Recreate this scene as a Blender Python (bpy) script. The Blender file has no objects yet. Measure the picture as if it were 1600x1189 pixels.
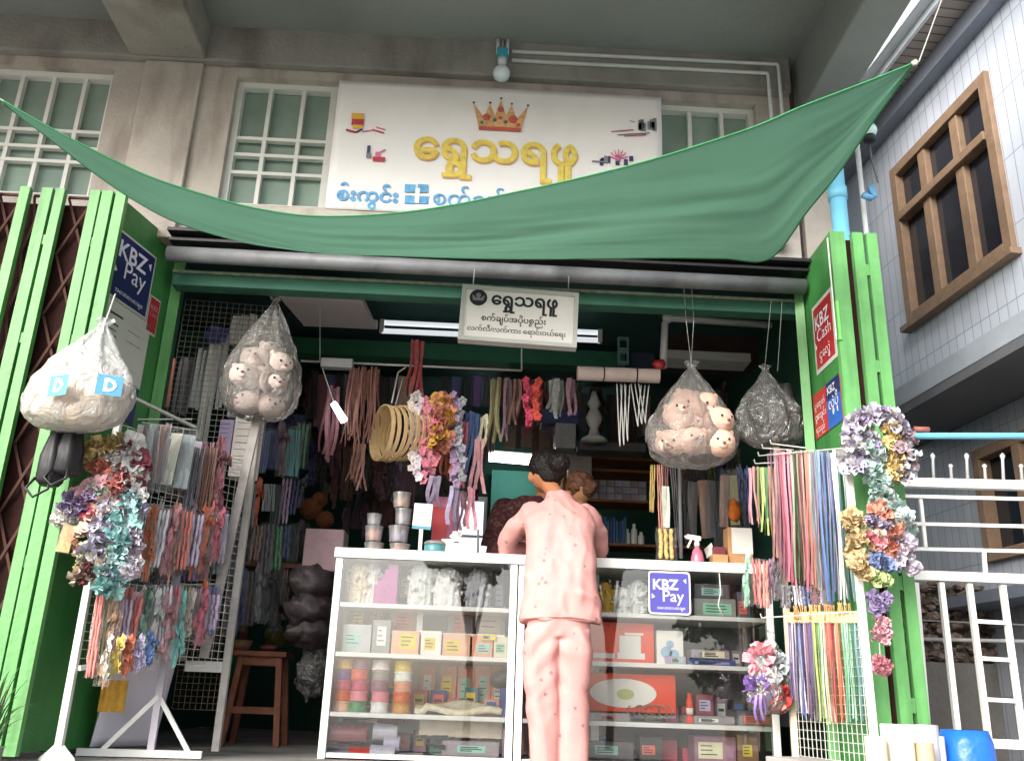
import bpy, bmesh, math, random
from mathutils import Vector, Matrix, noise
random.seed(11)
sc = bpy.context.scene
COL = sc.collection
R = math.radians
# ------------------------------------------------------------------ camera, sky, sun, exposure
F, PITCH, ROLL, YAW, CZ = 1430.0, R(19.3), R(2.05), R(1.7), 0.29      # focal in pixels of the 1600 px wide photograph
cam = bpy.data.objects.new('camera', bpy.data.cameras.new('camera'))
COL.objects.link(cam)
cam.data.sensor_width = 36.0
cam.data.lens = 36.0 * F / 1600.0
cam.data.clip_start = 0.05
cam.data.clip_end = 2000
cam.matrix_world = Matrix.Translation((0, 0, CZ)) @ Matrix.Rotation(-YAW, 4, 'Z') @ Matrix.Rotation(R(90) + PITCH, 4, 'X') @ Matrix.Rotation(ROLL, 4, 'Z')
sc.camera = cam
SUN_EL, SUN_AZ = R(31), R(218)          # azimuth clockwise from +Y: the sun stands behind the photographer
w = bpy.data.worlds.new('World')
sc.world = w
w.use_nodes = True
nt = w.node_tree
sky = nt.nodes.new('ShaderNodeTexSky')
sky.sky_type = 'NISHITA'
sky.sun_disc = False
sky.sun_elevation = SUN_EL
sky.sun_rotation = SUN_AZ
sky.air_density = 1.0
sky.dust_density = 4.0
sky.ozone_density = 1.0
hs = nt.nodes.new('ShaderNodeHueSaturation')          # thin overcast: paler than a clear sky
hs.inputs['Saturation'].default_value = 0.45
nt.links.new(sky.outputs[0], hs.inputs['Color'])
nt.links.new(hs.outputs[0], nt.nodes['Background'].inputs[0])
nt.nodes['Background'].inputs[1].default_value = 0.15
sun = bpy.data.objects.new('sun', bpy.data.lights.new('sun', 'SUN'))
COL.objects.link(sun)
sun.data.energy = 1.45
sun.data.angle = R(35)
sun.data.color = (1.0, 0.96, 0.9)
sd = Vector((math.sin(SUN_AZ) * math.cos(SUN_EL), math.cos(SUN_AZ) * math.cos(SUN_EL), math.sin(SUN_EL)))
sun.rotation_euler = sd.to_track_quat('Z', 'Y').to_euler()
sc.view_settings.view_transform = 'Standard'
sc.view_settings.look = 'None'
sc.view_settings.exposure = 1.45
sc.view_settings.gamma = 1.0
sc.cycles.use_denoising = True
sc.cycles.max_bounces = 8
sc.cycles.diffuse_bounces = 4
sc.cycles.glossy_bounces = 3
sc.cycles.transparent_max_bounces = 24
sc.cycles.caustics_reflective = False
sc.cycles.caustics_refractive = False


# ------------------------------------------------------------------ measuring helper (pixel + known depth -> metres)
def ray(px, py):
    dx, dy = px - 800, 594.5 - py
    u = dx * math.cos(ROLL) - dy * math.sin(ROLL)
    v = dx * math.sin(ROLL) + dy * math.cos(ROLL)
    y = F * math.cos(PITCH) - v * math.sin(PITCH)
    z = F * math.sin(PITCH) + v * math.cos(PITCH)
    return Vector((u * math.cos(YAW) + y * math.sin(YAW), -u * math.sin(YAW) + y * math.cos(YAW), z))


def P(px, py, Y):
    r = ray(px, py)
    return Vector((0, 0, CZ)) + r * (Y / r.y)


def PZ(px, py, Z):
    r = ray(px, py)
    return Vector((0, 0, CZ)) + r * ((Z - CZ) / r.z)


def spot(x0, y0, x1, y1, Y):
    """centre x, top z, width, height of a measured rectangle at depth Y"""
    a = P((x0 + x1) / 2, y0, Y)
    b = P((x0 + x1) / 2, y1, Y)
    l, r = P(x0, (y0 + y1) / 2, Y), P(x1, (y0 + y1) / 2, Y)
    return (a.x + b.x) / 2, a.z, (r.x - l.x), a.z - b.z


# ------------------------------------------------------------------ materials
def lin(h):
    h = h.lstrip('#')
    c = [int(h[i:i + 2], 16) / 255 for i in (0, 2, 4)]
    return tuple(x / 12.92 if x < .04045 else ((x + .055) / 1.055) ** 2.4 for x in c)


_mats = {}


def M(key, col=None, rough=.6, var=.15, scale=6., bump=.15, bscale=60., metal=0., spec=.4, oc=False, stain=None, detail=4.):
    """procedural principled material; oc=True takes the object's own colour"""
    if key in _mats:
        return _mats[key]
    m = bpy.data.materials.new(key)
    m.use_nodes = True
    t = m.node_tree
    b = t.nodes['Principled BSDF']
    b.inputs['Roughness'].default_value = rough
    b.inputs['Metallic'].default_value = metal
    b.inputs['Specular IOR Level'].default_value = spec
    tc = t.nodes.new('ShaderNodeTexCoord')
    n = t.nodes.new('ShaderNodeTexNoise')
    n.inputs['Scale'].default_value = scale
    n.inputs['Detail'].default_value = detail
    n.inputs['Roughness'].default_value = .65
    t.links.new(tc.outputs['Object'], n.inputs['Vector'])
    mr = t.nodes.new('ShaderNodeMapRange')
    mr.inputs[1].default_value = .3
    mr.inputs[2].default_value = .7
    mr.inputs[3].default_value = 1 - var
    mr.inputs[4].default_value = 1 + var
    t.links.new(n.outputs['Fac'], mr.inputs[0])
    mx = t.nodes.new('ShaderNodeVectorMath')
    mx.operation = 'SCALE'
    t.links.new(mr.outputs[0], mx.inputs['Scale'])
    if oc:
        oi = t.nodes.new('ShaderNodeObjectInfo')
        t.links.new(oi.outputs['Color'], mx.inputs[0])
    else:
        mx.inputs[0].default_value = lin(col) if isinstance(col, str) else col
    out = mx.outputs[0]
    if stain:
        n2 = t.nodes.new('ShaderNodeTexNoise')
        n2.inputs['Scale'].default_value = stain[1]
        n2.inputs['Detail'].default_value = 6
        if len(stain) > 2:
            mp = t.nodes.new('ShaderNodeMapping')
            mp.inputs['Scale'].default_value = (1, 1, stain[2])
            t.links.new(tc.outputs['Object'], mp.inputs['Vector'])
            t.links.new(mp.outputs[0], n2.inputs['Vector'])
        else:
            t.links.new(tc.outputs['Object'], n2.inputs['Vector'])
        r2 = t.nodes.new('ShaderNodeMapRange')
        r2.inputs[1].default_value = .5
        r2.inputs[2].default_value = .72
        t.links.new(n2.outputs['Fac'], r2.inputs[0])
        mm = t.nodes.new('ShaderNodeMix')
        mm.data_type = 'RGBA'
        t.links.new(r2.outputs[0], mm.inputs[0])
        t.links.new(out, mm.inputs[6])
        mm.inputs[7].default_value = (*lin(stain[0]), 1)
        out = mm.outputs[2]
    t.links.new(out, b.inputs['Base Color'])
    if bump:
        n3 = t.nodes.new('ShaderNodeTexNoise')
        n3.inputs['Scale'].default_value = bscale
        n3.inputs['Detail'].default_value = 3
        t.links.new(tc.outputs['Object'], n3.inputs['Vector'])
        bp = t.nodes.new('ShaderNodeBump')
        bp.inputs['Strength'].default_value = bump
        bp.inputs['Distance'].default_value = .02
        t.links.new(n3.outputs['Fac'], bp.inputs['Height'])
        t.links.new(bp.outputs[0], b.inputs['Normal'])
    _mats[key] = m
    return m


def clear(key, tint=(1, 1, 1), milk=.1, gloss=.12, rough=.08, bump=0., milkcol=(.8, .8, .8), bscale=18, ior=1.35):
    """thin clear film or glass: see-through, with a fresnel reflection and a little milkiness"""
    if key in _mats:
        return _mats[key]
    m = bpy.data.materials.new(key)
    m.use_nodes = True
    t = m.node_tree
    t.nodes.remove(t.nodes['Principled BSDF'])
    out = t.nodes['Material Output']
    tr = t.nodes.new('ShaderNodeBsdfTransparent')
    tr.inputs[0].default_value = (*tint, 1)
    df = t.nodes.new('ShaderNodeBsdfDiffuse')
    df.inputs[0].default_value = (*milkcol, 1)
    tl = t.nodes.new('ShaderNodeBsdfTranslucent')
    tl.inputs[0].default_value = (*milkcol, 1)
    ad = t.nodes.new('ShaderNodeMixShader')
    ad.inputs[0].default_value = .4
    t.links.new(df.outputs[0], ad.inputs[1])
    t.links.new(tl.outputs[0], ad.inputs[2])
    m1 = t.nodes.new('ShaderNodeMixShader')
    m1.inputs[0].default_value = milk
    t.links.new(tr.outputs[0], m1.inputs[1])
    t.links.new(ad.outputs[0], m1.inputs[2])
    gl = t.nodes.new('ShaderNodeBsdfGlossy')
    gl.inputs['Roughness'].default_value = rough
    fr = t.nodes.new('ShaderNodeFresnel')
    fr.inputs['IOR'].default_value = ior
    ma = t.nodes.new('ShaderNodeMath')
    ma.operation = 'ADD'
    ma.use_clamp = True
    ma.inputs[1].default_value = gloss
    t.links.new(fr.outputs[0], ma.inputs[0])
    m2 = t.nodes.new('ShaderNodeMixShader')
    t.links.new(ma.outputs[0], m2.inputs[0])
    t.links.new(m1.outputs[0], m2.inputs[1])
    t.links.new(gl.outputs[0], m2.inputs[2])
    t.links.new(m2.outputs[0], out.inputs[0])
    if bump:
        tc = t.nodes.new('ShaderNodeTexCoord')
        n3 = t.nodes.new('ShaderNodeTexNoise')
        n3.inputs['Scale'].default_value = bscale
        n3.inputs['Detail'].default_value = 4
        n3.inputs['Distortion'].default_value = 1.5
        t.links.new(tc.outputs['Object'], n3.inputs['Vector'])
        bp = t.nodes.new('ShaderNodeBump')
        bp.inputs['Strength'].default_value = bump
        bp.inputs['Distance'].default_value = .05
        t.links.new(n3.outputs['Fac'], bp.inputs['Height'])
        for nd in (df, gl):
            t.links.new(bp.outputs[0], nd.inputs['Normal'])
    _mats[key] = m
    return m


def glow(key, col, s):
    m = bpy.data.materials.new(key)
    m.use_nodes = True
    b = m.node_tree.nodes['Principled BSDF']
    b.inputs['Base Color'].default_value = (*col, 1)
    b.inputs['Emission Color'].default_value = (*col, 1)
    b.inputs['Emission Strength'].default_value = s
    return m


def cloth_sheet(key, col, trans=.35):
    """thin woven cloth that lets some light through"""
    m = M(key, col, .75, .08, 3, .3, 260, spec=.2)
    t = m.node_tree
    out = t.nodes['Material Output']
    b = t.nodes['Principled BSDF']
    tl = t.nodes.new('ShaderNodeBsdfTranslucent')
    tl.inputs[0].default_value = (*lin(col), 1)
    mx = t.nodes.new('ShaderNodeMixShader')
    mx.inputs[0].default_value = trans
    t.links.new(b.outputs[0], mx.inputs[1])
    t.links.new(tl.outputs[0], mx.inputs[2])
    t.links.new(mx.outputs[0], out.inputs[0])
    return m


def tile_mat(key, col, line, bw, bh, mortar=.004, axis='YZ', offset=0., rough=.35, var=.06):
    """tiles or boards laid on a plane of the object's own axes"""
    m = M(key, col, rough, var, 3, .05, 90)
    t = m.node_tree
    b = t.nodes['Principled BSDF']
    src = b.inputs['Base Color'].links[0].from_socket
    tc = [n for n in t.nodes if n.type == 'TEX_COORD'][0]
    sx = t.nodes.new('ShaderNodeSeparateXYZ')
    t.links.new(tc.outputs['Object'], sx.inputs[0])
    cx = t.nodes.new('ShaderNodeCombineXYZ')
    t.links.new(sx.outputs[axis[0]], cx.inputs[0])
    t.links.new(sx.outputs[axis[1]], cx.inputs[1])
    br = t.nodes.new('ShaderNodeTexBrick')
    br.offset = offset
    br.inputs['Color1'].default_value = (.94, .94, .94, 1)
    br.inputs['Color2'].default_value = (1.05, 1.05, 1.05, 1)
    br.inputs['Mortar'].default_value = (*[a / max(c, .01) for a, c in zip(lin(line), lin(col))], 1)
    br.inputs['Scale'].default_value = 1
    br.inputs['Mortar Size'].default_value = mortar
    br.inputs['Brick Width'].default_value = bw
    br.inputs['Row Height'].default_value = bh
    t.links.new(cx.outputs[0], br.inputs['Vector'])
    ml = t.nodes.new('ShaderNodeVectorMath')
    ml.operation = 'MULTIPLY'
    t.links.new(src, ml.inputs[0])
    t.links.new(br.outputs['Color'], ml.inputs[1])
    t.links.new(ml.outputs[0], b.inputs['Base Color'])
    return m


# ------------------------------------------------------------------ mesh helper
class MB:
    def __init__(s):
        s.v, s.f, s.m = [], [], []

    def add(s, vs, fs, mi=0):
        o = len(s.v)
        s.v += [Vector(v) for v in vs]
        s.f += [tuple(i + o for i in f) for f in fs]
        s.m += [mi] * len(fs)
        return s

    def box(s, c, d, mi=0, rot=None):
        c = Vector(c)
        vs = []
        for x in (-.5, .5):
            for y in (-.5, .5):
                for z in (-.5, .5):
                    q = Vector((x * d[0], y * d[1], z * d[2]))
                    if rot:
                        q = rot @ q
                    vs.append(c + q)
        s.add(vs, [(0, 1, 3, 2), (4, 6, 7, 5), (0, 4, 5, 1), (2, 3, 7, 6), (0, 2, 6, 4), (1, 5, 7, 3)], mi)
        return s

    def span(s, a, b, mi=0):
        return s.box([(p + q) / 2 for p, q in zip(a, b)], [abs(q - p) for p, q in zip(a, b)], mi)

    def bar(s, a, b, wd, th, mi=0, up=(0, 0, 1)):
        """rectangular bar from a to b"""
        a, b = Vector(a), Vector(b)
        d = (b - a)
        L = d.length
        d.normalize()
        u = Vector(up)
        if abs(d.dot(u)) > .95:
            u = Vector((0, 1, 0))
        x = d.cross(u).normalized()
        z = x.cross(d)
        return s.box((a + b) / 2, (wd, L, th), mi, Matrix((x, d, z)).transposed())

    def tube(s, pts, r, n=8, mi=0, caps=True):
        pts = [Vector(p) for p in pts]
        rs = r if isinstance(r, (list, tuple)) else [r] * len(pts)
        o = len(s.v)
        ref = None
        for i, p in enumerate(pts):
            d = pts[min(i + 1, len(pts) - 1)] - pts[max(i - 1, 0)]
            d = d.normalized() if d.length > 1e-9 else Vector((0, 0, 1))
            if ref is None:
                ref = Vector((1, 0, 0)) if abs(d.x) < .8 else Vector((0, 1, 0))
            x = (ref - d * ref.dot(d)).normalized()
            ref = x
            y = d.cross(x)
            for k in range(n):
                a = 2 * math.pi * k / n
                s.v.append(p + (x * math.cos(a) + y * math.sin(a)) * rs[i])
        for i in range(len(pts) - 1):
            for k in range(n):
                k2 = (k + 1) % n
                s.f.append((o + i * n + k, o + i * n + k2, o + (i + 1) * n + k2, o + (i + 1) * n + k))
                s.m.append(mi)
        if caps:
            s.f.append(tuple(o + k for k in range(n))[::-1])
            s.f.append(tuple(o + (len(pts) - 1) * n + k for k in range(n)))
            s.m += [mi, mi]
        return s

    def sheet(s, fn, nu, nv, mi=0):
        o = len(s.v)
        for i in range(nu + 1):
            for j in range(nv + 1):
                s.v.append(Vector(fn(i / nu, j / nv)))
        for i in range(nu):
            for j in range(nv):
                a = o + i * (nv + 1) + j
                s.f.append((a, a + nv + 1, a + nv + 2, a + 1))
                s.m.append(mi)
        return s

    def lathe(s, prof, c, n=16, mi=0, ax=None, wob=None):
        c = Vector(c)
        o = len(s.v)
        for i, (r, z) in enumerate(prof):
            for k in range(n):
                a = 2 * math.pi * k / n
                rr = r * (wob(a, i / max(1, len(prof) - 1)) if wob else 1)
                q = Vector((rr * math.cos(a), rr * math.sin(a), z))
                s.v.append(c + (ax @ q if ax else q))
        for i in range(len(prof) - 1):
            for k in range(n):
                k2 = (k + 1) % n
                s.f.append((o + i * n + k, o + i * n + k2, o + (i + 1) * n + k2, o + (i + 1) * n + k))
                s.m.append(mi)
        s.f.append(tuple(o + k for k in range(n))[::-1])
        s.f.append(tuple(o + (len(prof) - 1) * n + k for k in range(n)))
        s.m += [mi, mi]
        return s

    def ell(s, c, r, n=12, mi=0, amp=0., fs=6., rot=None, seed=0.):
        c = Vector(c)
        r = (r, r, r) if not isinstance(r, (list, tuple)) else r
        o = len(s.v)
        m_ = max(5, n // 2 + 1)
        for i in range(m_ + 1):
            th = math.pi * i / m_
            for k in range(n):
                a = 2 * math.pi * k / n
                d = Vector((math.sin(th) * math.cos(a), math.sin(th) * math.sin(a), math.cos(th)))
                q = Vector((d.x * r[0], d.y * r[1], d.z * r[2]))
                if amp:
                    q *= 1 + amp * noise.noise(d * fs * .3 + Vector((seed, seed * 1.7, 0)))
                s.v.append(c + (rot @ q if rot else q))
        for i in range(m_):
            for k in range(n):
                k2 = (k + 1) % n
                s.f.append((o + i * n + k, o + (i + 1) * n + k, o + (i + 1) * n + k2, o + i * n + k2))
                s.m.append(mi)
        return s

    def poly(s, pts, mi=0):
        s.add(pts, [tuple(range(len(pts)))], mi)
        return s

    def move(s, mat):
        s.v = [mat @ v for v in s.v]
        return s

    def build(s, name, mats, parent=None, loc=None, smooth=False, bev=0., solid=0., color=None, world=True):
        """one mesh object; vertices are given in world space and stored relative to the object's base"""
        me = bpy.data.meshes.new(name)
        base = Vector((0, 0, 0))
        if parent is not None and world:
            q = parent
            while q is not None:
                base += Vector(q.location)
                q = q.parent
        if loc is not None:
            base += Vector(loc)
        me.from_pydata([tuple(v - base) for v in s.v] if world or loc is not None else [tuple(v) for v in s.v], [], s.f)
        for m in (mats if isinstance(mats, (list, tuple)) else [mats]):
            me.materials.append(m)
        me.polygons.foreach_set('material_index', s.m)
        me.polygons.foreach_set('use_smooth', [smooth] * len(s.f))
        me.update()
        o = bpy.data.objects.new(name, me)
        COL.objects.link(o)
        if parent is not None:
            o.parent = parent
        if loc is not None:
            o.location = loc
        if bev:
            md = o.modifiers.new('bevel', 'BEVEL')
            md.width = bev
            md.segments = 2
            md.limit_method = 'ANGLE'
        if solid:
            md = o.modifiers.new('solid', 'SOLIDIFY')
            md.thickness = solid
        if color is not None:
            o.color = (*(lin(color) if isinstance(color, str) else color), 1)
        return o


def tag(o, label=None, cat=None, group=None, kind=None):
    if label:
        o['label'] = label
    if cat:
        o['category'] = cat
        o['kind'] = 'thing'
    if group:
        o['group'] = group
    if kind:
        o['kind'] = kind
    return o


def thing(name, label, cat, loc=(0, 0, 0), group=None):
    o = bpy.data.objects.new(name, None)
    COL.objects.link(o)
    o.location = loc
    o.empty_display_size = .05
    return tag(o, label, cat, group)


def tree_copy(root, loc, label=None, group=None, rot=None, color=None, scale=None):
    r = root.copy()
    COL.objects.link(r)
    r.location = loc
    if rot is not None:
        r.rotation_euler = rot
    if scale is not None:
        r.scale = scale
    if label:
        r['label'] = label
    if group:
        r['group'] = group
    for ch in list(root.children):
        c = ch.copy()
        COL.objects.link(c)
        c.parent = r
        if color is not None:
            c.color = (*color, 1)
        for g in ch.children:
            d = g.copy()
            COL.objects.link(d)
            d.parent = c
    if color is not None:
        r.color = (*color, 1)
    return r


ORD = ['first', 'second', 'third', 'fourth', 'fifth', 'sixth', 'seventh', 'eighth', 'ninth', 'tenth', 'eleventh', 'twelfth', 'thirteenth',
       'fourteenth', 'fifteenth', 'sixteenth', 'seventeenth', 'eighteenth', 'nineteenth', 'twentieth', 'twenty-first', 'twenty-second', 'twenty-third', 'twenty-fourth']


def text_geo(body, offset=0.):
    c = bpy.data.curves.new('lettering', 'FONT')
    c.body = body
    c.size = 1
    c.offset = offset
    c.resolution_u = 3
    o = bpy.data.objects.new('lettering', c)
    COL.objects.link(o)
    dg = bpy.context.evaluated_depsgraph_get()
    me = bpy.data.meshes.new_from_object(o.evaluated_get(dg))
    vs = [v.co.copy() for v in me.vertices]
    fs = [tuple(p.vertices) for p in me.polygons]
    # marks that overlap their letter lie a hair in front of it
    par = list(range(len(vs)))

    def find(a):
        while par[a] != a:
            par[a] = par[par[a]]
            a = par[a]
        return a
    for f in fs:
        for q in f[1:]:
            par[find(q)] = find(f[0])
    lay = {}
    for i, v in enumerate(vs):
        v.z = .0004 * (lay.setdefault(find(i), len(lay)) % 4)
    bpy.data.objects.remove(o)
    bpy.data.curves.remove(c)
    bpy.data.meshes.remove(me)
    return vs, fs


def text_into(mb, body, mat, x0, x1, ybase, height=None, mi=0, offset=0., extra=()):
    """lettering fitted between x0 and x1 on the plane of mat (x right, y up, z out); extra: (prefix, glyph, dx, dy, scale)"""
    vs, fs = text_geo(body, offset)
    if not vs:
        return
    lo, hi = min(v.x for v in vs), max(v.x for v in vs)
    s = (x1 - x0) / (hi - lo)
    sy = s if height is None else height
    mb.add([mat @ Vector((x0 + (v.x - lo) * s, ybase + v.y * sy, v.z)) for v in vs], fs, mi)
    for pre, g, dx, dy, k in extra:
        pv, _ = text_geo(pre, offset)
        px = max(v.x for v in pv) if pv else lo
        gv, gf = text_geo(g, offset)
        gl = min(v.x for v in gv)
        mb.add([mat @ Vector((x0 + (px - lo + dx + (v.x - gl) * k) * s, ybase + (dy + v.y * k) * sy, .0018)) for v in gv], gf, mi)


def frame(o, xdir, ydir):
    x, y = Vector(xdir).normalized(), Vector(ydir).normalized()
    z = x.cross(y)
    m = Matrix((x, y, z)).transposed().to_4x4()
    m.translation = Vector(o)
    return m


def front(x, y, z, roll=0.):
    """plane facing the street (-Y), x right, y up"""
    return Matrix.Translation((x, y, z)) @ Matrix.Rotation(R(90), 4, 'X') @ Matrix.Rotation(roll, 4, 'Z')


SHWE = "ေရွသရဖူ"
SHWE_X = [("ေရ", "ှ", -.66, -.02, .9)]

# ------------------------------------------------------------------ shared materials
concrete = M('concrete', '#8d8b86', .9, .2, 2.2, .4, 45, stain=('#66625d', 3.0, .4))
concrete_dark = M('concrete_ceiling', '#858a88', .92, .14, 1.6, .3, 30, stain=('#6b6f6d', .8))
plaster_pale = M('plaster_pale', '#b3aca4', .9, .14, 2.5, .35, 50, stain=('#867c73', 5.0, .22))
floor_m = M('floor_cement', '#8a8782', .85, .15, 3, .25, 80, stain=('#5f5c58', 2.2))
street_m = M('street_concrete', '#a09c95', .9, .15, 1.2, .3, 50, stain=('#7d7972', .6))
white_paint = M('white_paint', '#dcdcd8', .4, .05, 4, .05, 40)
white_frame = M('white_frame', '#d9dad6', .5, .07, 5, .08, 40)
green_paint = M('green_paint', '#5a9556', .5, .18, 3.5, .15, 30, stain=('#4a7a45', 16, .12))
green_panel = M('green_panel', '#3a7a3e', .45, .14, 2.0, .15, 14, stain=('#2c5f31', 6, .15))
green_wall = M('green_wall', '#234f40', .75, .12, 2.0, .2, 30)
green_fascia = M('green_fascia', '#2a5c49', .7, .18, 2.0, .15, 30, stain=('#234a40', 3))
maroon_metal = M('maroon_metal', '#2a1715', .85, .3, 6, .2, 40, spec=.1)
steel_tube = M('grey_steel', '#75787b', .55, .2, 5, .12, 20, metal=.2, stain=('#55575a', 4))
black_m = M('black_paint', '#17171b', .5, .2, 5, .1, 30)
blue_pvc = M('blue_pvc', '#74bedb', .4, .06, 4, .02, 30)
white_pvc = M('white_pvc', '#cfd3d2', .45, .05, 4, .02, 30)
wood_red = M('stool_wood', '#7d4a33', .55, .25, 14, .15, 40)
wood_shelf = M('shelf_wood', '#8f5a2e', .55, .25, 9, .15, 40)
wood_win = M('window_wood', '#836c58', .6, .18, 12, .12, 60)
paper = M('paper_white', '#e4e2dc', .7, .04, 6, .05, 30)
cardboard = M('cardboard', '#b98d63', .8, .1, 6, .1, 40)
wire = M('wire_white', '#c9c9c4', .4, .08, 10, 0, 30, metal=.2)
wire_dark = M('wire_grey', '#85857f', .45, .1, 10, 0, 30, metal=.4)
oc_cloth = M('coloured_cloth', None, .8, .22, 30, .4, 180, oc=True, spec=.2)
oc_gloss = M('coloured_satin', None, .38, .15, 20, .15, 80, oc=True, spec=.5)
oc_plain = M('coloured_card', None, .55, .12, 14, .08, 60, oc=True)
film = clear('clear_film', milk=.15, gloss=.10, rough=.12, bump=1.0, bscale=9)
bagfilm = clear('bag_film', milk=.30, gloss=.03, rough=.16, bump=.8, bscale=16, milkcol=(.62, .6, .58))
greyfilm = clear('grey_bag_film', milk=.55, gloss=.09, rough=.2, bump=1.0, bscale=16, milkcol=(.33, .33, .32))
milkfilm = clear('milky_bag_film', milk=.56, gloss=.05, rough=.3, bump=.8, bscale=12, milkcol=(.8, .81, .82))
case_glass = clear('case_glass', tint=(.98, .99, .985), milk=.004, gloss=.035, rough=.012, ior=1.5)
win_glass = M('window_glass_green', '#8b9f95', .14, .22, 1.6, .05, 3, spec=.7)
dark_glass = M('window_glass_dark', '#23252d', .1, .2, 1.5, .03, 5, spec=.7)

exec_later = []
# ================================================================== GROUND
g = MB().sheet(lambda u, v: (-150 + 300 * u, -150 + 300 * v, -1.02), 8, 8).build('street', street_m)
tag(g, kind='structure')
fl = MB().span((-9, 2.75, -1.015), (9, 8.6, 0)).build('shop_floor', floor_m, bev=.01)
tag(fl, kind='structure')

# ================================================================== SHOP BUILDING
FY = 4.35                                             # the facade's outer face
XL, XR = -1.66, 1.64                                  # the shop opening
b = thing('shop_building', 'grey concrete shop building with balcony slab, beams and white-framed windows above the open shop', 'building', (0, FY, 0))
# facade wall above the opening, with window holes
WZ0, WZ1 = 2.74, 3.545
mb = MB()


def wall_with_holes(mb, x0, x1, z0, z1, y0, y1, holes):
    xs = sorted({x0, x1, *[h[0] for h in holes], *[h[1] for h in holes]})
    for a, c in zip(xs, xs[1:]):
        hs = [h for h in holes if h[0] <= a and h[1] >= c]
        zs = [z0]
        for h in sorted(hs, key=lambda h: h[2]):
            zs += [h[2], h[3]]
        zs.append(z1)
        for q in range(0, len(zs), 2):
            if zs[q + 1] - zs[q] > 1e-4:
                mb.span((a, y0, zs[q]), (c, y1, zs[q + 1]))


holes = [(-3.55, -2.155, WZ0, WZ1), (-1.475, 1.46, WZ0, WZ1)]
wall_with_holes(mb, -7, 1.66, 2.5, 4.2, FY, FY + .2, holes)
mb.span((-7, FY, -.0), (-2.62, FY + .2, 2.497))
mb.span((1.70, FY + .02, 0), (1.925, FY + .22, 4.2))
mb.build('facade_wall', plaster_pale, b)
MB().span((-7, FY - .06, 3.60), (1.655, FY - .003, 4.197)).build('lintel_beam', concrete, b, bev=.01)
# window sill ledge, pilaster beside the window
MB().span((-1.56, FY - .07, 2.62), (1.56, FY - .002, 2.70)).build('window_ledge', plaster_pale, b, bev=.008)
mb = MB().span((-1.98, FY - .035, 2.503), (-1.66, FY - .002, 3.597))
mb.build('pilaster', plaster_pale, b, bev=.006)
# balcony slab, its beams and the side beam
MB().span((-7, 2.95, 3.83), (1.70, FY + .1, 4.05)).build('balcony_slab', concrete_dark, b)
MB().span((-2.06, 2.93, 3.60), (-1.64, FY - .063, 3.828)).build('ceiling_beam', concrete, b, bev=.012)
MB().span((1.70, 2.90, 3.47), (1.925, FY + .017, 4.06)).build('side_beam', concrete_dark, b, bev=.012)
MB().span((-7, 2.80, 3.52), (1.698, 2.945, 4.06)).build('front_beam', concrete_dark, b, bev=.012)
# upper storeys and roof mass (seen only from the side)
MB().span((-7, FY + .203, 4.06), (1.925, 8.6, 7.4)).build('upper_wall', plaster_pale, b)
# interior shell
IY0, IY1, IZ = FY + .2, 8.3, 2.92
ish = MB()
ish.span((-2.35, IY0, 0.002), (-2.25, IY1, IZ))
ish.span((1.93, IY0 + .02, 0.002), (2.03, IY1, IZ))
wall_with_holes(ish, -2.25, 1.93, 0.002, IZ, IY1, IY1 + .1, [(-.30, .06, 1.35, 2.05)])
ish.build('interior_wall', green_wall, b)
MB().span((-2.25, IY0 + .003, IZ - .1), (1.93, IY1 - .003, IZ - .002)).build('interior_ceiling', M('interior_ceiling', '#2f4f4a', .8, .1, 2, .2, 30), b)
MB().span((-1.66, FY + .05, 2.275), (1.64, FY + .14, 2.34)).build('fascia_board', green_fascia, b, bev=.004)
# cream chipped edge under the tube
MB().span((-1.66, FY + .04, 2.343), (1.64, FY + .09, 2.356)).build('fascia_trim', M('trim_cream', '#7f8c78', .7, .3, 30, .2, 60), b)
MB().span((-2.248, 6.2, 2.60), (1.0, 6.34, 2.72)).build('cross_beam', M('beam_green', '#2f6a50', .7, .15, 3), b)
# door jambs
MB().span((1.655, FY + .03, 0.002), (1.9, FY + .13, 2.49)).build('door_jamb', green_fascia, b, bev=.004)
MB().span((-1.95, FY + .205, 0.002), (-1.67, FY + .29, 2.49)).build('door_jamb', green_wall, b, bev=.004)
# back window opening, bright yard behind
wf = MB()
for a, c in (((-.30, 1.35), (-.27, 2.05)), ((.03, 1.35), (.06, 2.05)), ((-.27, 1.35), (.03, 1.38)), ((-.27, 2.02), (.03, 2.05))):
    wf.span((a[0], IY1 - .02, a[1]), (c[0], IY1 + .06, c[1]))
wf.span((-.27, IY1, 1.68), (.03, IY1 + .03, 1.70))
wf.build('back_window_frame', white_frame, b)


def window(x0, x1, z0, z1, y, cols, rails, name='window', parent=b, half=None):
    f = MB()
    t = .032
    f.span((x0, y - .02, z0), (x0 + t, y + .03, z1))
    f.span((x1 - t, y - .02, z0), (x1, y + .03, z1))
    f.span((x0 + t, y - .02, z1 - t), (x1 - t, y + .03, z1))
    f.span((x0 + t, y - .02, z0), (x1 - t, y + .03, z0 + t))
    n = cols
    for k in range(1, n):
        x = x0 + (x1 - x0) * k / n
        f.span((x - .011, y - .014, z0 + t), (x + .011, y + .02, z1 - t))
    for q in rails:
        z = z0 + (z1 - z0) * q
        f.span((x0 + t, y - .017, z - .010), (x1 - t, y + .017, z + .010))
    o = f.build(name, white_frame, parent)
    # panes: clear lower strip shows a pale inner sill, the glass is greenish
    MB().span((x0 + t, y + .035, z0 + t), (x1 - t, y + .041, z1 - t)).build('pane', win_glass, o)
    return o


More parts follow.
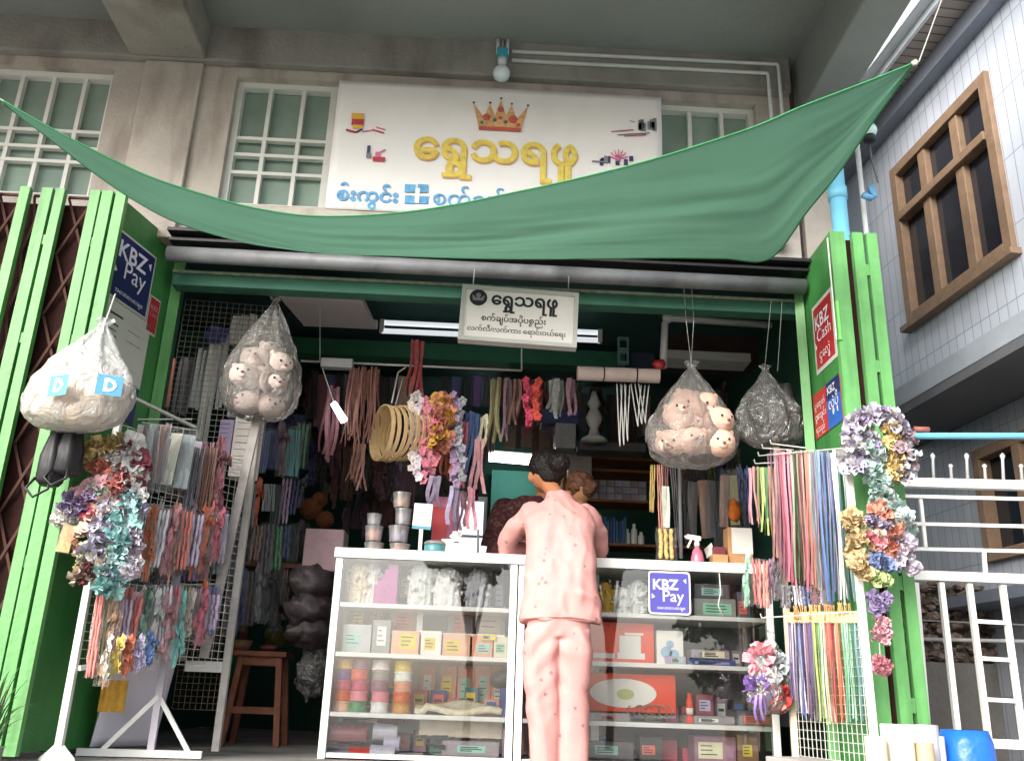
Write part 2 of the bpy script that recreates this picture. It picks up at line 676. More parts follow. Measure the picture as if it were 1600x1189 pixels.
wy = FY + .07
for k in range(2):
    window(-3.55 + k * .70, -2.865 + k * .70 + (.01 if k else 0), WZ0, WZ1, wy, 4, (.29, .40, .53))
window(-1.475, -.92, WZ0, WZ1, wy, 3, (.28, .42, .55))
window(-.92, .36, WZ0, WZ1, wy, 7, (.28, .42, .55))
window(.36, 1.46, WZ0, WZ1, wy, 6, (.28, .42, .55))
MB().span((-3.5, wy + .0435, WZ0 + .035), (-2.2, wy + .05, WZ0 + .15)).build('lower_pane_strip', M('pale_blue_pane', '#b9cdd3', .3, .08, 4, .02, 20), b)
MB().span((-1.44, wy + .0435, WZ0 + .035), (-1.0, wy + .05, WZ0 + .14)).build('lower_pane_strip', M('pale_blue_pane'), b)

# ================================================================== ROLLER TUBE and black shutter slot
rt = MB().tube([(-1.66, FY - .06, 2.395), (-.5, FY - .06, 2.392), (1.64, FY - .06, 2.385)], .041, 18).build('shutter_tube', steel_tube, loc=(0, FY - .06, 2.39), smooth=True)
tag(rt, 'long grey steel tube across the top of the shop opening', 'tube')
mb = MB().span((-1.66, FY - .09, 2.463), (1.66, FY - .004, 2.478)).span((-1.66, FY - .06, 2.478), (1.66, FY - .004, 2.497))
mb.span((-1.66, FY - .13, 2.497), (1.66, FY - .004, 2.515))
sh = mb.build('shutter_slot', black_m, loc=(0, FY, 2.49))
tag(sh, 'black shutter slot running above the grey tube', 'shutter housing')

# ================================================================== CONDUITS, LAMP, PIPES
c0 = P(785, 85, FY - .09)
lamp = thing('bulb_lamp', 'white bulb lamp with turquoise holder hanging from the balcony soffit', 'lamp', c0)
mb = MB()
for dx in (-.028, .028):
    mb.tube([(c0.x + dx, c0.y, c0.z), (c0.x + dx, c0.y, 3.825)], .009, 8)
mb.tube([(c0.x, c0.y + .01, c0.z), (c0.x, c0.y + .01, 3.825)], .004, 6)
mb.build('conduit', white_pvc, lamp, smooth=True)
MB().box((c0.x, c0.y, c0.z + .0), (.062, .05, .06)).build('holder', M('turquoise_plastic', '#3b9cb3', .4, .05, 5, 0), lamp, bev=.006)
MB().lathe([(.024, -.028), (.026, -.05), (.022, -.072), (.018, -.078)], c0, 16).build('socket', white_pvc, lamp, smooth=True)
MB().lathe([(.016, -.079), (.03, -.09), (.047, -.115), (.05, -.135), (.042, -.16), (.022, -.178), (.004, -.184)], c0, 20).build('bulb', M('bulb_glass', '#d6e2ea', .15, .03, 4, 0, 10, spec=.7), lamp, smooth=True)
cp = thing('wall_conduit', 'pair of white conduits running right along the beam and down the wall', 'conduit', (c0.x, FY - .075, c0.z))
for k, (px, py, qx, qy) in enumerate(((800, 81, 1216, 101), (800, 95, 1200, 115))):
    a, q = P(px, py, FY - .075), P(qx, qy, FY - .075)
    MB().tube([a, q + Vector((-.01, 0, 0)), q + Vector((0, 0, -.01)), (q.x + .004, q.y, 2.72)], .011, 8).build('pipe', white_pvc, cp, smooth=True)

yb = 4.2
a = P(1311, 330, yb)
dp = thing('rain_pipe', 'thick light blue downpipe beside the right end of the green sail', 'pipe', (a.x, yb, 0))
MB().tube([(a.x, yb, .0), (a.x, yb, 3.46)], .043, 18).build('pipe', blue_pvc, dp, smooth=True)
MB().tube([(a.x, yb, 2.86), (a.x, yb, 2.93)], .05, 18).build('pipe_collar', blue_pvc, dp, smooth=True)
a2 = P(1350, 330, 4.3)
wp = MB().tube([(a2.x, 4.3, .0), (a2.x, 4.3, 3.5)], .014, 10).build('thin_pipe', white_pvc, loc=(a2.x, 4.3, 0), smooth=True)
tag(wp, 'thin pale pipe standing right of the light blue downpipe', 'pipe')
gl = P(1357, 205, 4.15)
gp = thing('globe_lamp', 'round pale globe lamp on the wall corner under the sail tip', 'lamp', gl)
MB().ell(gl, .045, 18).build('globe', M('globe_glass', '#b9d9d4', .2, .03, 4, 0, 10, spec=.6), gp, smooth=True)
MB().lathe([(.03, -.02), (.036, .0), (.03, .015)], gl + Vector((0, 0, -.045)), 14).build('bracket', black_m, gp, smooth=True)
MB().tube([gl + Vector((.02, .05, -.03)), gl + Vector((.03, .06, -.15)), gl + Vector((.05, .06, -.28))], .006, 6).build('cable', M('cable_grey', '#55575a', .6), gp)
sp = P(1362, 310, 4.2)
sb = thing('blue_spout', 'short blue angled spout pipe beside the tiled wall corner', 'pipe', sp)
MB().tube([sp + Vector((.0, 0, .07)), sp + Vector((.015, 0, .01)), sp + Vector((-.005, 0, -.0)), sp + Vector((-.05, -.01, .01))], .018, 10).build('spout', M('spout_blue', '#5c9bc4', .4), sb, smooth=True)

# ================================================================== NEIGHBOUR HOUSE
NA = math.atan(.0738)
nb = thing('neighbour_house', 'neighbouring house with white tiled upper wall and brown wooden windows at right', 'house', (3.29, 0, 0))
nb.rotation_euler = (0, 0, NA)
NM = Matrix.Translation((3.29, 0, 0)) @ Matrix.Rotation(NA, 4, 'Z')
NI = NM.inverted()


def N(px, py, off=0.):
    """pixel -> house-local (x=off, y, z)"""
    o, d = NI @ Vector((0, 0, CZ)), NI.to_3x3() @ ray(px, py)
    return o + d * ((off - o.x) / d.x)


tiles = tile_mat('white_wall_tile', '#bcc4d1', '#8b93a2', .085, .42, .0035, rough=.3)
y0, y1 = 2.6, 6.35
wz0 = 2.28
wn = [N(1395, 270), N(1545, 110), N(1425, 510), N(1590, 390)]
wy0, wy1 = (wn[1].y + wn[3].y) / 2, (wn[0].y + wn[2].y) / 2
wz_b, wz_t = (wn[2].z + wn[3].z) / 2, (wn[0].z + wn[1].z) / 2
mb = MB()


def nwall(mb, x0, x1, y0, y1, z0, z1, holes):
    t = MB()
    wall_with_holes(t, y0, y1, z0, z1, x0, x1, holes)
    t.v = [Vector((v.y, v.x, v.z)) for v in t.v]
    t.f = [f[::-1] for f in t.f]
    mb.v += t.v
    o = len(mb.v) - len(t.v)
    mb.f += [tuple(i + o for i in f) for f in t.f]
    mb.m += t.m


nwall(mb, 0, .2, y0, y1, wz0 + .14, 4.55, [(wy0, wy1, wz_b, wz_t)])
mb.build('upper_wall', tiles, nb, world=False)
MB().span((-.03, y0, wz0), (.25, y1 + .02, wz0 + .137)).build('band', M('grey_band', '#a7b0ba', .6, .15, 3, .1, 30), nb, world=False, bev=.006)
MB().span((-.02, y1 - .28, wz0 + .14), (-.003, y1, 4.45)).build('corner_strip', M('grey_strip', '#8e9aab', .5, .1, 4, .05, 20), nb, world=False)
# wooden window
wood = MB()
wt = .075
for (ya, yb_, za, zb) in ((wy0, wy0 + wt, wz_b, wz_t), (wy1 - wt, wy1, wz_b, wz_t), (wy0 + wt, wy1 - wt, wz_t - wt, wz_t), (wy0 + wt, wy1 - wt, wz_b, wz_b + wt)):
    wood.span((-.035, ya, za), (.09, yb_, zb))
zt = wz_b + (wz_t - wz_b) * .66
wood.span((-.05, wy0 + wt, zt - .03), (.09, wy1 - wt, zt + .03))
for k in (1, 2):
    yy = wy0 + (wy1 - wy0) * k / 3
    wood.span((-.02, yy - .042, wz_b + wt), (.06, yy + .042, zt - .03))
    wood.span((-.02, yy - .042, zt + .03), (.06, yy + .042, wz_t - wt))
wo = wood.build('window', wood_win, nb, world=False, bev=.005)
for k in range(3):
    ya = wy0 + (wy1 - wy0) * k / 3 + .05
    yb_ = wy0 + (wy1 - wy0) * (k + 1) / 3 - .05
    MB().span((.022, ya - .006, wz_b + wt), (.028, yb_ + .006, zt - .03)).build('pane', dark_glass, wo, world=False)
    MB().span((.022, ya - .006, zt + .03), (.028, yb_ + .006, wz_t - wt)).build('pane', dark_glass, wo, world=False)
MB().span((-.07, wy0 - .03, wz_b - .04), (.0, wy1 + .03, wz_b - .002)).build('window_sill', wood_win, nb, world=False)
# eaves: boarded soffit, grey wall plate, gutter, roof
soff = tile_mat('soffit_boards', '#9a928d', '#5a5655', .60, .075, .006, axis='XY', rough=.7, var=.12)
MB().span((-.28, y0, 4.42), (-.10, 7.2, 4.445)).build('soffit', soff, nb, world=False)
MB().span((-.098, y0, 4.30), (-.002, 7.2, 4.44)).build('wall_plate', M('plate_grey', '#7f8794', .6, .1, 4, .1, 30), nb, world=False)
mb = MB().span((-.305, y0, 4.42), (-.282, 7.2, 4.56)).span((-.37, y0, 4.47), (-.307, 7.2, 4.482)).span((-.384, y0, 4.47), (-.372, 7.2, 4.56))
mb.build('gutter', M('gutter_white', '#cdd6dc', .35, .05, 3, .03, 20), nb, world=False)
rm = MB()
rm.add([(-.40, y0, 4.60), (3, y0, 5.9), (3, 7.2, 5.9), (-.40, 7.2, 4.60), (-.40, y0, 4.64), (3, y0, 5.95), (3, 7.2, 5.95), (-.40, 7.2, 4.64)],
       [(0, 1, 2, 3), (7, 6, 5, 4), (0, 4, 5, 1), (1, 5, 6, 2), (2, 6, 7, 3), (3, 7, 4, 0)])
rm.build('roof', M('roof_sheet', '#77706c', .6, .15, 3, .1, 20), nb, world=False)
# ground floor, set back under the overhang
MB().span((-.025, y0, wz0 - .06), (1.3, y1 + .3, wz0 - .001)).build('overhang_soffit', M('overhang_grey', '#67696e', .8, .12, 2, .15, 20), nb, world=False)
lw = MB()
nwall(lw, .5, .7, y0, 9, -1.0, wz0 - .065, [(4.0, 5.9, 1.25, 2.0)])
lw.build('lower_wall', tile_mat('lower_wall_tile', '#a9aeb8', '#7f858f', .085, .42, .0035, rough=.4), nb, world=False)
w2 = MB()
for (ya, yb_, za, zb) in ((4.0, 4.07, 1.25, 2.0), (5.83, 5.9, 1.25, 2.0), (4.07, 5.83, 1.93, 2.0), (4.07, 5.83, 1.25, 1.32), (4.42, 4.5, 1.32, 1.93), (4.9, 4.98, 1.32, 1.93), (5.4, 5.48, 1.32, 1.93)):
    w2.span((.46, ya, za), (.58, yb_, zb))
w2o = w2.build('window', wood_win, nb, world=False, bev=.005)
MB().span((.55, 4.07, 1.32), (.556, 5.83, 1.93)).build('pane', dark_glass, w2o, world=False)
MB().span((.18, y0, .95), (.497, 9, 1.02)).build('grey_ledge', M('ledge_grey', '#6f7683', .7, .1, 3, .1, 20), nb, world=False)

# compound wall between the houses: rough stone on top of grey plaster
rw = thing('compound_wall', 'low compound wall behind the white gate, rough brown stone above dark grey plaster', 'wall', (3.0, 6.0, -1))
MB().span((2.06, 6.0, -1.0), (4.2, 6.2, .62)).build('plaster_base', M('wall_dark_plaster', '#6c6a68', .95, .2, 2, .4, 25, stain=('#4f4d4b', 1.5)), rw)
st = MB()
for i in range(520):
    x = random.uniform(2.05, 4.1)
    z = random.uniform(.64, 1.12)
    q = random.uniform(.014, .042)
    st.ell((x, 6.03 + random.uniform(-.03, .05), z), (q * 1.2, .06, q * .8), 7, amp=.5, seed=i * 3.1)
st.build('stone_course', M('rough_stone', '#7a6d63', .95, .4, 22, .6, 60, stain=('#3f3835', 14)), rw)
MB().span((2.06, 6.06, .6), (4.2, 6.18, 1.1)).build('mortar_core', M('stone_mortar', '#4a443f', .95, .2, 6, .3, 30), rw)

# ================================================================== WHITE GATE
GY = 4.3
gt = thing('white_gate', 'white painted steel gate with spiked top rail at the right', 'gate', (P(1440, 1189, GY).x, GY, 0))


def gbar(px, py, qx, qy, t=.02, mbx=None, y=GY):
    mbx.bar(P(px, py, y), P(qx, qy, y), t, t, up=(0, 1, 0))


m1 = MB()
gbar(1405, 754, 1900, 766, .045, m1)
gbar(1405, 898, 1900, 916, .045, m1)
gbar(1520, 1160, 1900, 1176, .04, m1)
m1.build('rail', white_paint, gt, bev=.003)
m2 = MB()
for a_ in ((1405, 775, 1900, 787), (1410, 818, 1900, 829), (1412, 857, 1900, 868)):
    gbar(*a_, .016, m2)
for a_ in ((1438, 780, 1446, 856), (1537, 862, 1540, 898), (1640, 820, 1648, 866)):
    gbar(*a_, .016, m2)
m2.build('top_grid', white_paint, gt)
for a_ in ((1430, 910, 1449, 1140), (1470, 910, 1497, 1150), (1514, 912, 1545, 1160), (1566, 914, 1601, 1170), (1625, 914, 1660, 1180)):
    m3 = MB()
    gbar(*a_, .024, m3)
    m3.build('upright', white_paint, gt)
for (x0_, y_, x1_) in ((1520, 970, 1572), (1528, 1028, 1580), (1536, 1092, 1590)):
    m4 = MB()
    gbar(x0_, y_, x1_, y_ + 3, .018, m4)
    m4.build('rung', white_paint, gt)
for k, px in enumerate((1432, 1459, 1487, 1512, 1540, 1568, 1597)):
    hi = 42 if k % 2 else 25
    a_, q_ = P(px, 750, GY), P(px - 2, 750 - hi, GY)
    sp_ = MB().tube([a_, a_.lerp(q_, .75), a_.lerp(q_, .9), q_], [.008, .007, .013, .004], 8)
    sp_.build('spike', M('spike_grey', '#b0b2b2', .5, .1, 10, 0), gt, smooth=True)
a_, q_ = P(1395, 681, GY - .05), P(1900, 681, GY - .05)
bp = thing('blue_rail', 'horizontal blue pipe above the white gate', 'pipe', a_)
MB().tube([a_, a_.lerp(q_, .08), q_], .016, 12).build('pipe', blue_pvc, bp, smooth=True)
c_ = P(1442, 671, GY - .05)
MB().tube([c_ + Vector((-.045, 0, .0)), c_ + Vector((.03, 0, 0))], .014, 10).build('red_cap', M('cap_red', '#a8655c', .5), bp, smooth=True)
hw = MB().tube([P(1425, 968, GY + .3), P(1900, 990, GY + .3)], .004, 6).build('wire_line', wire_dark, loc=P(1425, 968, GY + .3))
tag(hw, 'thin grey wire stretched behind the white gate uprights', 'wire')
hw = MB().tube([P(1425, 998, GY + .3), P(1900, 1008, GY + .3)], .010, 6).build('grey_pipe', M('pipe_grey', '#8e8f8f', .5), loc=P(1425, 998, GY + .3), smooth=True)
tag(hw, 'thin grey pipe behind the white gate, just below the stretched wire', 'pipe')

# ================================================================== FOLDING GATES (left and right)
SY = 3.95


def slat(parent, px0, px1, py, name='slat', ztop=2.55):
    a, q = PZ(px0, py, ztop), PZ(px1, py, ztop)
    x0, x1 = a.x * SY / a.y, q.x * SY / q.y
    x0, x1 = P(px0, py, SY).x, P(px1, py, SY).x
    mb = MB()
    # C channel: face and two flanges, a slot in the flange
    mb.span((x0, SY, .02), (x1, SY + .004, ztop))
    mb.span((x0, SY + .0045, .02), (x0 + .004, SY + .034, ztop))
    mb.span((x1 - .004, SY + .0045, .02), (x1, SY + .034, ztop))
    return mb.build(name, green_paint, parent), x0, x1


lg = thing('folding_gate', 'bright green folding steel gate pushed open at the left of the shop', 'gate', (-1.9, SY, 0))
xs = []
for px in ((-90, -74), (-68, -52), (-24, -8), (32, 47), (66, 83), (88, 102), (143, 158), (161, 178), (183, 199)):
    _, a_, q_ = slat(lg, *px, 293)
    xs.append((a_, q_))
# joining tabs between the paired channels
for i in (4, 6):
    for z in (.25, .75, 1.25, 1.75, 2.25):
        MB().span((xs[i][1] - .002, SY + .006, z), (xs[i + 1][0] + .002, SY + .02, z + .05)).build('joining_tab', green_paint, lg)
la = MB()
yl = SY + .05
xa, xb_ = xs[0][0], xs[8][1]
for (p0, p1) in ((xs[1][1], xs[2][0]), (xs[2][1], xs[3][0]), (xs[3][1], xs[4][0]), (xs[5][1], xs[6][0]), (xs[7][1], xs[8][0])):
    for k in range(9):
        z0, z1 = .05 + k * .31, .05 + (k + 1) * .31
        z1 = min(z1, 2.53)
        la.bar((p0, yl, z0), (p1, yl, z1), .012, .004, up=(0, 1, 0))
        la.bar((p0, yl + .006, z1), (p1, yl + .006, z0), .012, .004, up=(0, 1, 0))
la.build('lattice', M('lattice_brown', '#4a322d', .8, .2, 8, .1, 40, spec=.15), lg)
MB().span((xs[0][0], yl + .025, .03), (xs[8][0] - .02, yl + .03, 2.5)).build('backing_sheet', maroon_metal, lg)
# the flat sheet leaf with the posters
PA, PB = Vector((-1.835, SY + .02, 0)), Vector((-1.70, 4.50, 0))
pdir = (PB - PA).normalized()
pl = MB().bar((PA.x, PA.y, 1.29), (PB.x, PB.y, 1.29), .006, 2.52)
pl.build('sheet_panel', green_panel, lg)
ed = MB()
ed.bar((PB.x, PB.y, 1.29), (PB.x + .045, PB.y + .03, 1.29), .03, 2.52)
ed.build('edge_channel', green_paint, lg)
ch = MB()
for i in range(28):
    z = 2.42 - i * .03
    ch.ell((PA.x + .012, PA.y - .015, z), (.006, .006, .013), 6)
ch.build('latch_chain', M('chain_green', '#4f7d45', .5, .2, 20), lg)

rg = thing('folding_gate', 'bright green folding steel gate pushed open at the right of the shop', 'gate', (1.7, SY, 0))
rs = []
for px in ((1296, 1319), (1331, 1347), (1353, 1369)):
    a_ = P(px[0], 360, SY - .06)
    q_ = P(px[1], 360, SY - .06)
    _, x0_, x1_ = slat(rg, px[0], px[1], 360, ztop=2.53)
    rs.append((x0_, x1_))
for z in (.3, .8, 1.3, 1.8, 2.3):
    MB().span((rs[1][1] - .002, SY + .006, z), (rs[2][0] + .002, SY + .02, z + .06)).build('joining_tab', green_paint, rg)
MB().span((rs[0][1] + .002, SY + .03, .03), (rs[1][0] - .002, SY + .05, 2.5)).build('backing_sheet', maroon_metal, rg)
QA, QB = Vector((rs[0][0] + .006, SY + .02, 0)), Vector((1.665, 4.40, 0))
MB().bar((QA.x, QA.y, 1.28), (QB.x, QB.y, 1.28), .006, 2.50).build('sheet_panel', green_panel, rg)
MB().bar((QB.x - .004, QB.y - .03, 1.28), (QB.x - .045, QB.y - .01, 1.28), .05, 2.50).build('edge_channel', green_paint, rg)
MB().bar((QA.x - .004, QA.y - .02, 1.95), (QA.x - .004, QA.y - .02, 2.15), .012, .02).build('latch', M('latch_green', '#6fbf62', .4), rg)
MB().tube([(QA.x - .02, QA.y - .02, 2.49), (QA.x - .02, QA.y - .02, 1.95)], .004, 6).build('drop_wire', wire, rg)

# ================================================================== GREEN SAIL
T = [(5, 158), (60, 190), (120, 222), (180, 252), (240, 279), (320, 305), (400, 326), (490, 338), (600, 335), (700, 322), (800, 302), (900, 280), (1000, 255), (1090, 228), (1180, 198), (1250, 168), (1310, 145), (1370, 122), (1425, 100)]
B_ = [(5, 162), (75, 215), (140, 265), (205, 310), (270, 345), (340, 368), (420, 385), (530, 396), (640, 401), (740, 404), (840, 405), (940, 404), (1040, 403), (1130, 404), (1203, 404), (1262, 330), (1312, 268), (1368, 185), (1425, 104)]
YT = [3.05, 3.1, 3.16, 3.22, 3.28, 3.36, 3.42, 3.46, 3.46, 3.44, 3.40, 3.36, 3.32, 3.26, 3.2, 3.14, 3.08, 3.03, 3.0]
YB = [3.06, 3.3, 3.5, 3.7, 3.9, 4.0, 4.05, 4.08, 4.08, 4.08, 4.08, 4.08, 4.08, 4.06, 4.02, 3.7, 3.45, 3.2, 3.01]
tp = [P(a_[0], a_[1], y) for a_, y in zip(T, YT)]
bt = [P(a_[0], a_[1], y) for a_, y in zip(B_, YB)]


def cr(pts, t):
    n = len(pts) - 1
    x = min(max(t * n, 0), n - 1e-6)
    i = int(x)
    f = x - i
    p = [pts[max(0, min(n, i + k))] for k in (-1, 0, 1, 2)]
    return .5 * ((2 * p[1]) + (p[2] - p[0]) * f + (2 * p[0] - 5 * p[1] + 4 * p[2] - p[3]) * f * f + (3 * p[1] - p[0] - 3 * p[2] + p[3]) * f ** 3)


def sail_fn(u, v):
    a_, q_ = cr(tp, u), cr(bt, u)
    p = a_.lerp(q_, v)
    ww = math.sin(math.pi * u) * math.sin(math.pi * v)
    p += Vector((0, .03, -.05)) * ww
    # drag folds running from the tips
    fold = noise.noise(Vector((u * 5 + v * 2.2, v * 11 - u * 9, 4))) + .5 * noise.noise(Vector((u * 13, v * 26 - u * 22, 9)))
    p += Vector((0, .012, .010)) * fold * ww
    p.z -= .008 * max(0, math.sin(math.pi * v)) * (.5 + .5 * math.sin(38 * u)) * (1 - v) * ww
    p.z += .006 * math.sin(9 * v + 14 * u) * min(1, 4 * v * (1 - v)) * (1 if u > .02 else 0) + .004 * noise.noise(Vector((u * 14, v * 3, 1))) * ww
    return p


sail = thing('shade_sail', 'green cloth shade sail stretched over the shop front', 'shade sail', tp[8])
sc_ = cloth_sheet('sail_green', '#63907a', .48)
MB().sheet(sail_fn, 160, 40).build('cloth', sc_, sail, smooth=True)
hem = MB().tube([sail_fn(i / 160, 0) for i in range(161)], .004, 6).tube([sail_fn(i / 160, 1) for i in range(161)], .004, 6)
hem.build('hem', M('sail_hem', '#2f7d4c', .7, .1, 10, .2, 200), sail, smooth=True)
MB().tube([tp[-1], tp[-1] + Vector((.03, .0, .012)), tp[-1] + Vector((.30, .12, .60))], .0028, 6).ell(tp[-1] + Vector((.012, 0, .004)), .014, 8, amp=.4).tube([tp[0], tp[0] + Vector((-.3, -.1, .12))], .004, 6).build('rope', M('rope_grey', '#9a9c96', .8), sail)

# ================================================================== BANNER
by = FY - .075
ban = thing('shop_banner', 'white vinyl banner with gold shop name and crown above the shop', 'banner', (0, by, 2.76))
bl, br_ = P(519, 225, by).x, P(1035, 240, by).x
bz0, bz1 = P(512, 326, by).z, P(530, 125, by).z


def ban_fn(u, v):
    return (bl + (br_ - bl) * u, by - .0022 * noise.noise(Vector((u * 5, v * 9, 2))) - .0012 * math.sin(v * 23 + u * 4), bz0 + (bz1 - bz0) * v)


MB().sheet(ban_fn, 40, 24).build('vinyl_sheet', M('banner_vinyl', '#e6e3e3', .45, .05, 1.5, .08, 12, stain=('#d3cfcc', 1.3)), ban, smooth=True, solid=.002)
Yf = by - .0065


def BX(px, py):
    p = P(px, py, Yf)
    return p.x, p.z


bm = front(0, Yf, 0)
gold, goldb = M('gold_ink', '#d9c25a', .5, .2, 30, 0), M('gold_shadow_ink', '#c99a5c', .5, .15, 12, 0)
x0_, zb_ = BX(645, 246)
x1_, _ = BX(902, 246)
tb = MB()
text_into(tb, SHWE, front(.004, Yf + .0015, -.009), x0_, x1_, zb_, None, 1, .028, SHWE_X)
text_into(tb, SHWE, front(0, Yf, 0), x0_, x1_, zb_, None, 0, .022, SHWE_X)
tb.build('gold_lettering', [gold, goldb], ban)
blue_ink = M('blue_ink', '#5a9ccb', .5, .3, 40, 0)
tb = MB()
xa_, za_ = BX(525, 312)
xb2, _ = BX(622, 312)
text_into(tb, "စီးကွင်း", bm, xa_, xb2, za_, None, 0, .03)
xa_, za_ = BX(676, 319)
xb2, _ = BX(790, 319)
text_into(tb, "စက်ချုပ်", bm, xa_, xb2, za_, None, 0, .01)
tb.build('blue_lettering', blue_ink, ban)
lg_ = MB()
for i in range(2):
    for j in range(2):
        x_, z_ = BX(633 + i * 20, 288 + j * 18)
        lg_.span((x_, Yf - .001, z_ - .047), (x_ + .055, Yf + .001, z_))
for px, py, q in ((652, 305, .02),):
    x_, z_ = BX(px, py)
    lg_.span((x_ - .06, Yf - .002, z_ - .006), (x_ + .06, Yf - .001, z_ + .004), 1)
    lg_.span((x_ - .012, Yf - .004, z_ - .05), (x_ + .012, Yf - .002, z_ + .04), 1)
lg_.build('blue_emblem', [blue_ink, paper], ban)
cw = MB()
cx_, cz_ = BX(781, 202)
base = [(-.115, 0), (.115, .0), (.15, .155), (.09, .07), (.06, .16), (.03, .085), (0, .19), (-.03, .085), (-.06, .16), (-.09, .07), (-.15, .155)]
cw.poly([(cx_ + a_[0], Yf, cz_ + a_[1]) for a_ in base], 0)
cw.span((cx_ - .115, Yf - .002, cz_ - .012), (cx_ + .115, Yf - .001, cz_ + .012), 1)
for (dx, dz, q, mi) in ((-.075, .07, .022, 1), (.07, .065, .026, 1), (0, .125, .018, 1), (-.03, .055, .012, 2), (.03, .045, .012, 2), (-.1, .035, .010, 2), (.1, .03, .012, 1), (0, .07, .012, 1)):
    cw.lathe([(q, 0), (q, .001)], (cx_ + dx, Yf - .002, cz_ + dz), 12, mi, Matrix.Rotation(R(90), 3, 'X'))
for (dx, dz) in ((-.15, .16), (-.06, .165), (0, .197), (.06, .165), (.15, .16)):
    cw.lathe([(.007, 0), (.007, .001)], (cx_ + dx, Yf - .002, cz_ + dz), 10, 3, Matrix.Rotation(R(90), 3, 'X'))
cw.build('printed_crown', [M('crown_gold', '#cfa070', .5, .3, 45, 0), M('crown_red', '#b5564c', .5, .3, 40, 0), M('crown_teal', '#3f6f66', .45), M('crown_pearl', '#5d4a49', .45)], ban)
pr = MB()
inks = [M('ink_red', '#b23a46', .5), M('ink_yellow', '#d9ad45', .5), M('ink_navy', '#3b3a63', .5), M('ink_pink', '#d56a92', .5), M('ink_grey', '#7d7d84', .5)]


def blot(px0, py0, px1, py1, mi):
    a_, q_ = BX(px0, py1), BX(px1, py0)
    pr.span((a_[0], Yf - .001 - .0004 * mi, a_[1]), (q_[0], Yf + .0005, q_[1]), mi)


def pix_line(px0, py0, px1, py1, wd, mi):
    a_, q_ = P(px0, py0, Yf - .001), P(px1, py1, Yf - .001)
    pr.tube([a_, q_], wd / 2, 5, mi)


blot(549, 178, 569, 186, 1); blot(549, 186, 569, 196, 0); blot(551, 196, 567, 201, 1)
pix_line(541, 203, 556, 207, .012, 0); pix_line(556, 207, 566, 202, .010, 2); pix_line(566, 206, 585, 203, .006, 3); pix_line(582, 203, 600, 208, .008, 0)
pix_line(588, 199, 602, 203, .006, 3)
blot(573, 228, 579, 240, 2); blot(572, 240, 580, 247, 4); blot(582, 246, 602, 252, 0); blot(586, 238, 594, 246, 3); pix_line(594, 238, 602, 234, .008, 3)
for k in range(9):
    px = random.uniform(993, 1022)
    blot(px, random.uniform(184, 196), px + 5, random.uniform(200, 205), random.choice((2, 4, 4)))
pix_line(955, 206, 990, 203, .005, 0); pix_line(965, 211, 1015, 208, .006, 4); pix_line(975, 213, 1010, 211, .005, 0); pix_line(984, 189, 992, 191, .004, 4)
for k in range(7):
    an = R(20 + k * 23)
    pix_line(966, 250, 966 + 16 * math.cos(an), 250 - 16 * math.sin(an), .006, 3)
for k in range(9):
    px = random.uniform(935, 1000)
    blot(px, random.uniform(242, 250), px + 6, random.uniform(252, 259), random.choice((2, 2, 4, 3)))
pix_line(925, 252, 950, 254, .010, 4)
pr.build('printed_wares', inks, ban)

# ================================================================== HANGING SHOP SIGN
sy = 4.17
sc0 = P(811, 493, sy)
sg = thing('hanging_sign', 'white rectangular sign with black shop name and round emblem hanging under the tube', 'sign', sc0)
sm_ = front(sc0.x, sc0.y, sc0.z, R(-1.7))
sw, shh = .585, .295


def sbox(mb, x0, x1, y0, y1, z0, z1, mi=0):
    o = len(mb.v)
    mb.span((x0, y0, z0), (x1, y1, z1), mi)
    for i in range(o, len(mb.v)):
        mb.v[i] = sm_ @ mb.v[i]


mb = MB()
sbox(mb, -sw / 2 + .02, sw / 2 - .02, -shh / 2 + .02, shh / 2 - .02, -.05, -.012)
mb.build('face', M('sign_face', '#d8d2cf', .5, .03, 4, .02, 20), sg)
mb = MB()
for (x0_, x1_, y0_, y1_) in ((-sw / 2, -sw / 2 + .02, -shh / 2, shh / 2), (sw / 2 - .02, sw / 2, -shh / 2, shh / 2), (-sw / 2 + .02, sw / 2 - .02, -shh / 2, -shh / 2 + .02), (-sw / 2 + .02, sw / 2 - .02, shh / 2 - .02, shh / 2)):
    sbox(mb, x0_, x1_, y0_, y1_, -.06, 0)
mb.build('frame', M('sign_frame', '#a9aaa6', .4, .08, 6, .05, 30), sg)
ink = M('black_ink', '#15131b', .5, .1, 9, 0)
mb = MB()
fm = sm_ @ Matrix.Translation((0, 0, -.0105))
text_into(mb, SHWE, fm, -.142, .19, .055, None, 0, .03, SHWE_X)
text_into(mb, "စက်ချုပ်အပိုပစည်း", fm, -.185, .135, -.035, None, 0, .012, [("စက်ချုပ်အပိုပ", "စ", .06, -.42, .62)])
text_into(mb, "လက်လီ/လက်ကား ေရာင်းဝယ်ေရး", fm, -.25, .235, -.092, None, 0, .006)
mb.build('lettering', ink, sg)
mb = MB()
ec = Vector((-.208, .085, 0))
ring = [(.044 * math.cos(2 * math.pi * k / 32), .044 * math.sin(2 * math.pi * k / 32)) for k in range(32)]
mb.poly([fm @ (ec + Vector((x, y, .0005))) for x, y in ring], 0)
cwn = [(-.026, -.016), (.026, -.016), (.032, .014), (.016, .004), (.009, .022), (0, .026), (-.009, .022), (-.016, .004), (-.032, .014)]
mb.poly([fm @ (ec + Vector((x, y, .0015))) for x, y in cwn], 1)
for dx in (-.012, .012):
    mb.poly([fm @ (ec + Vector((dx + .005 * math.cos(k), .003 + .005 * math.sin(k), .0025))) for k in [2 * math.pi * q / 10 for q in range(10)]], 0)
mb.build('emblem', [ink, M('emblem_grey', '#77757b', .5)], sg)
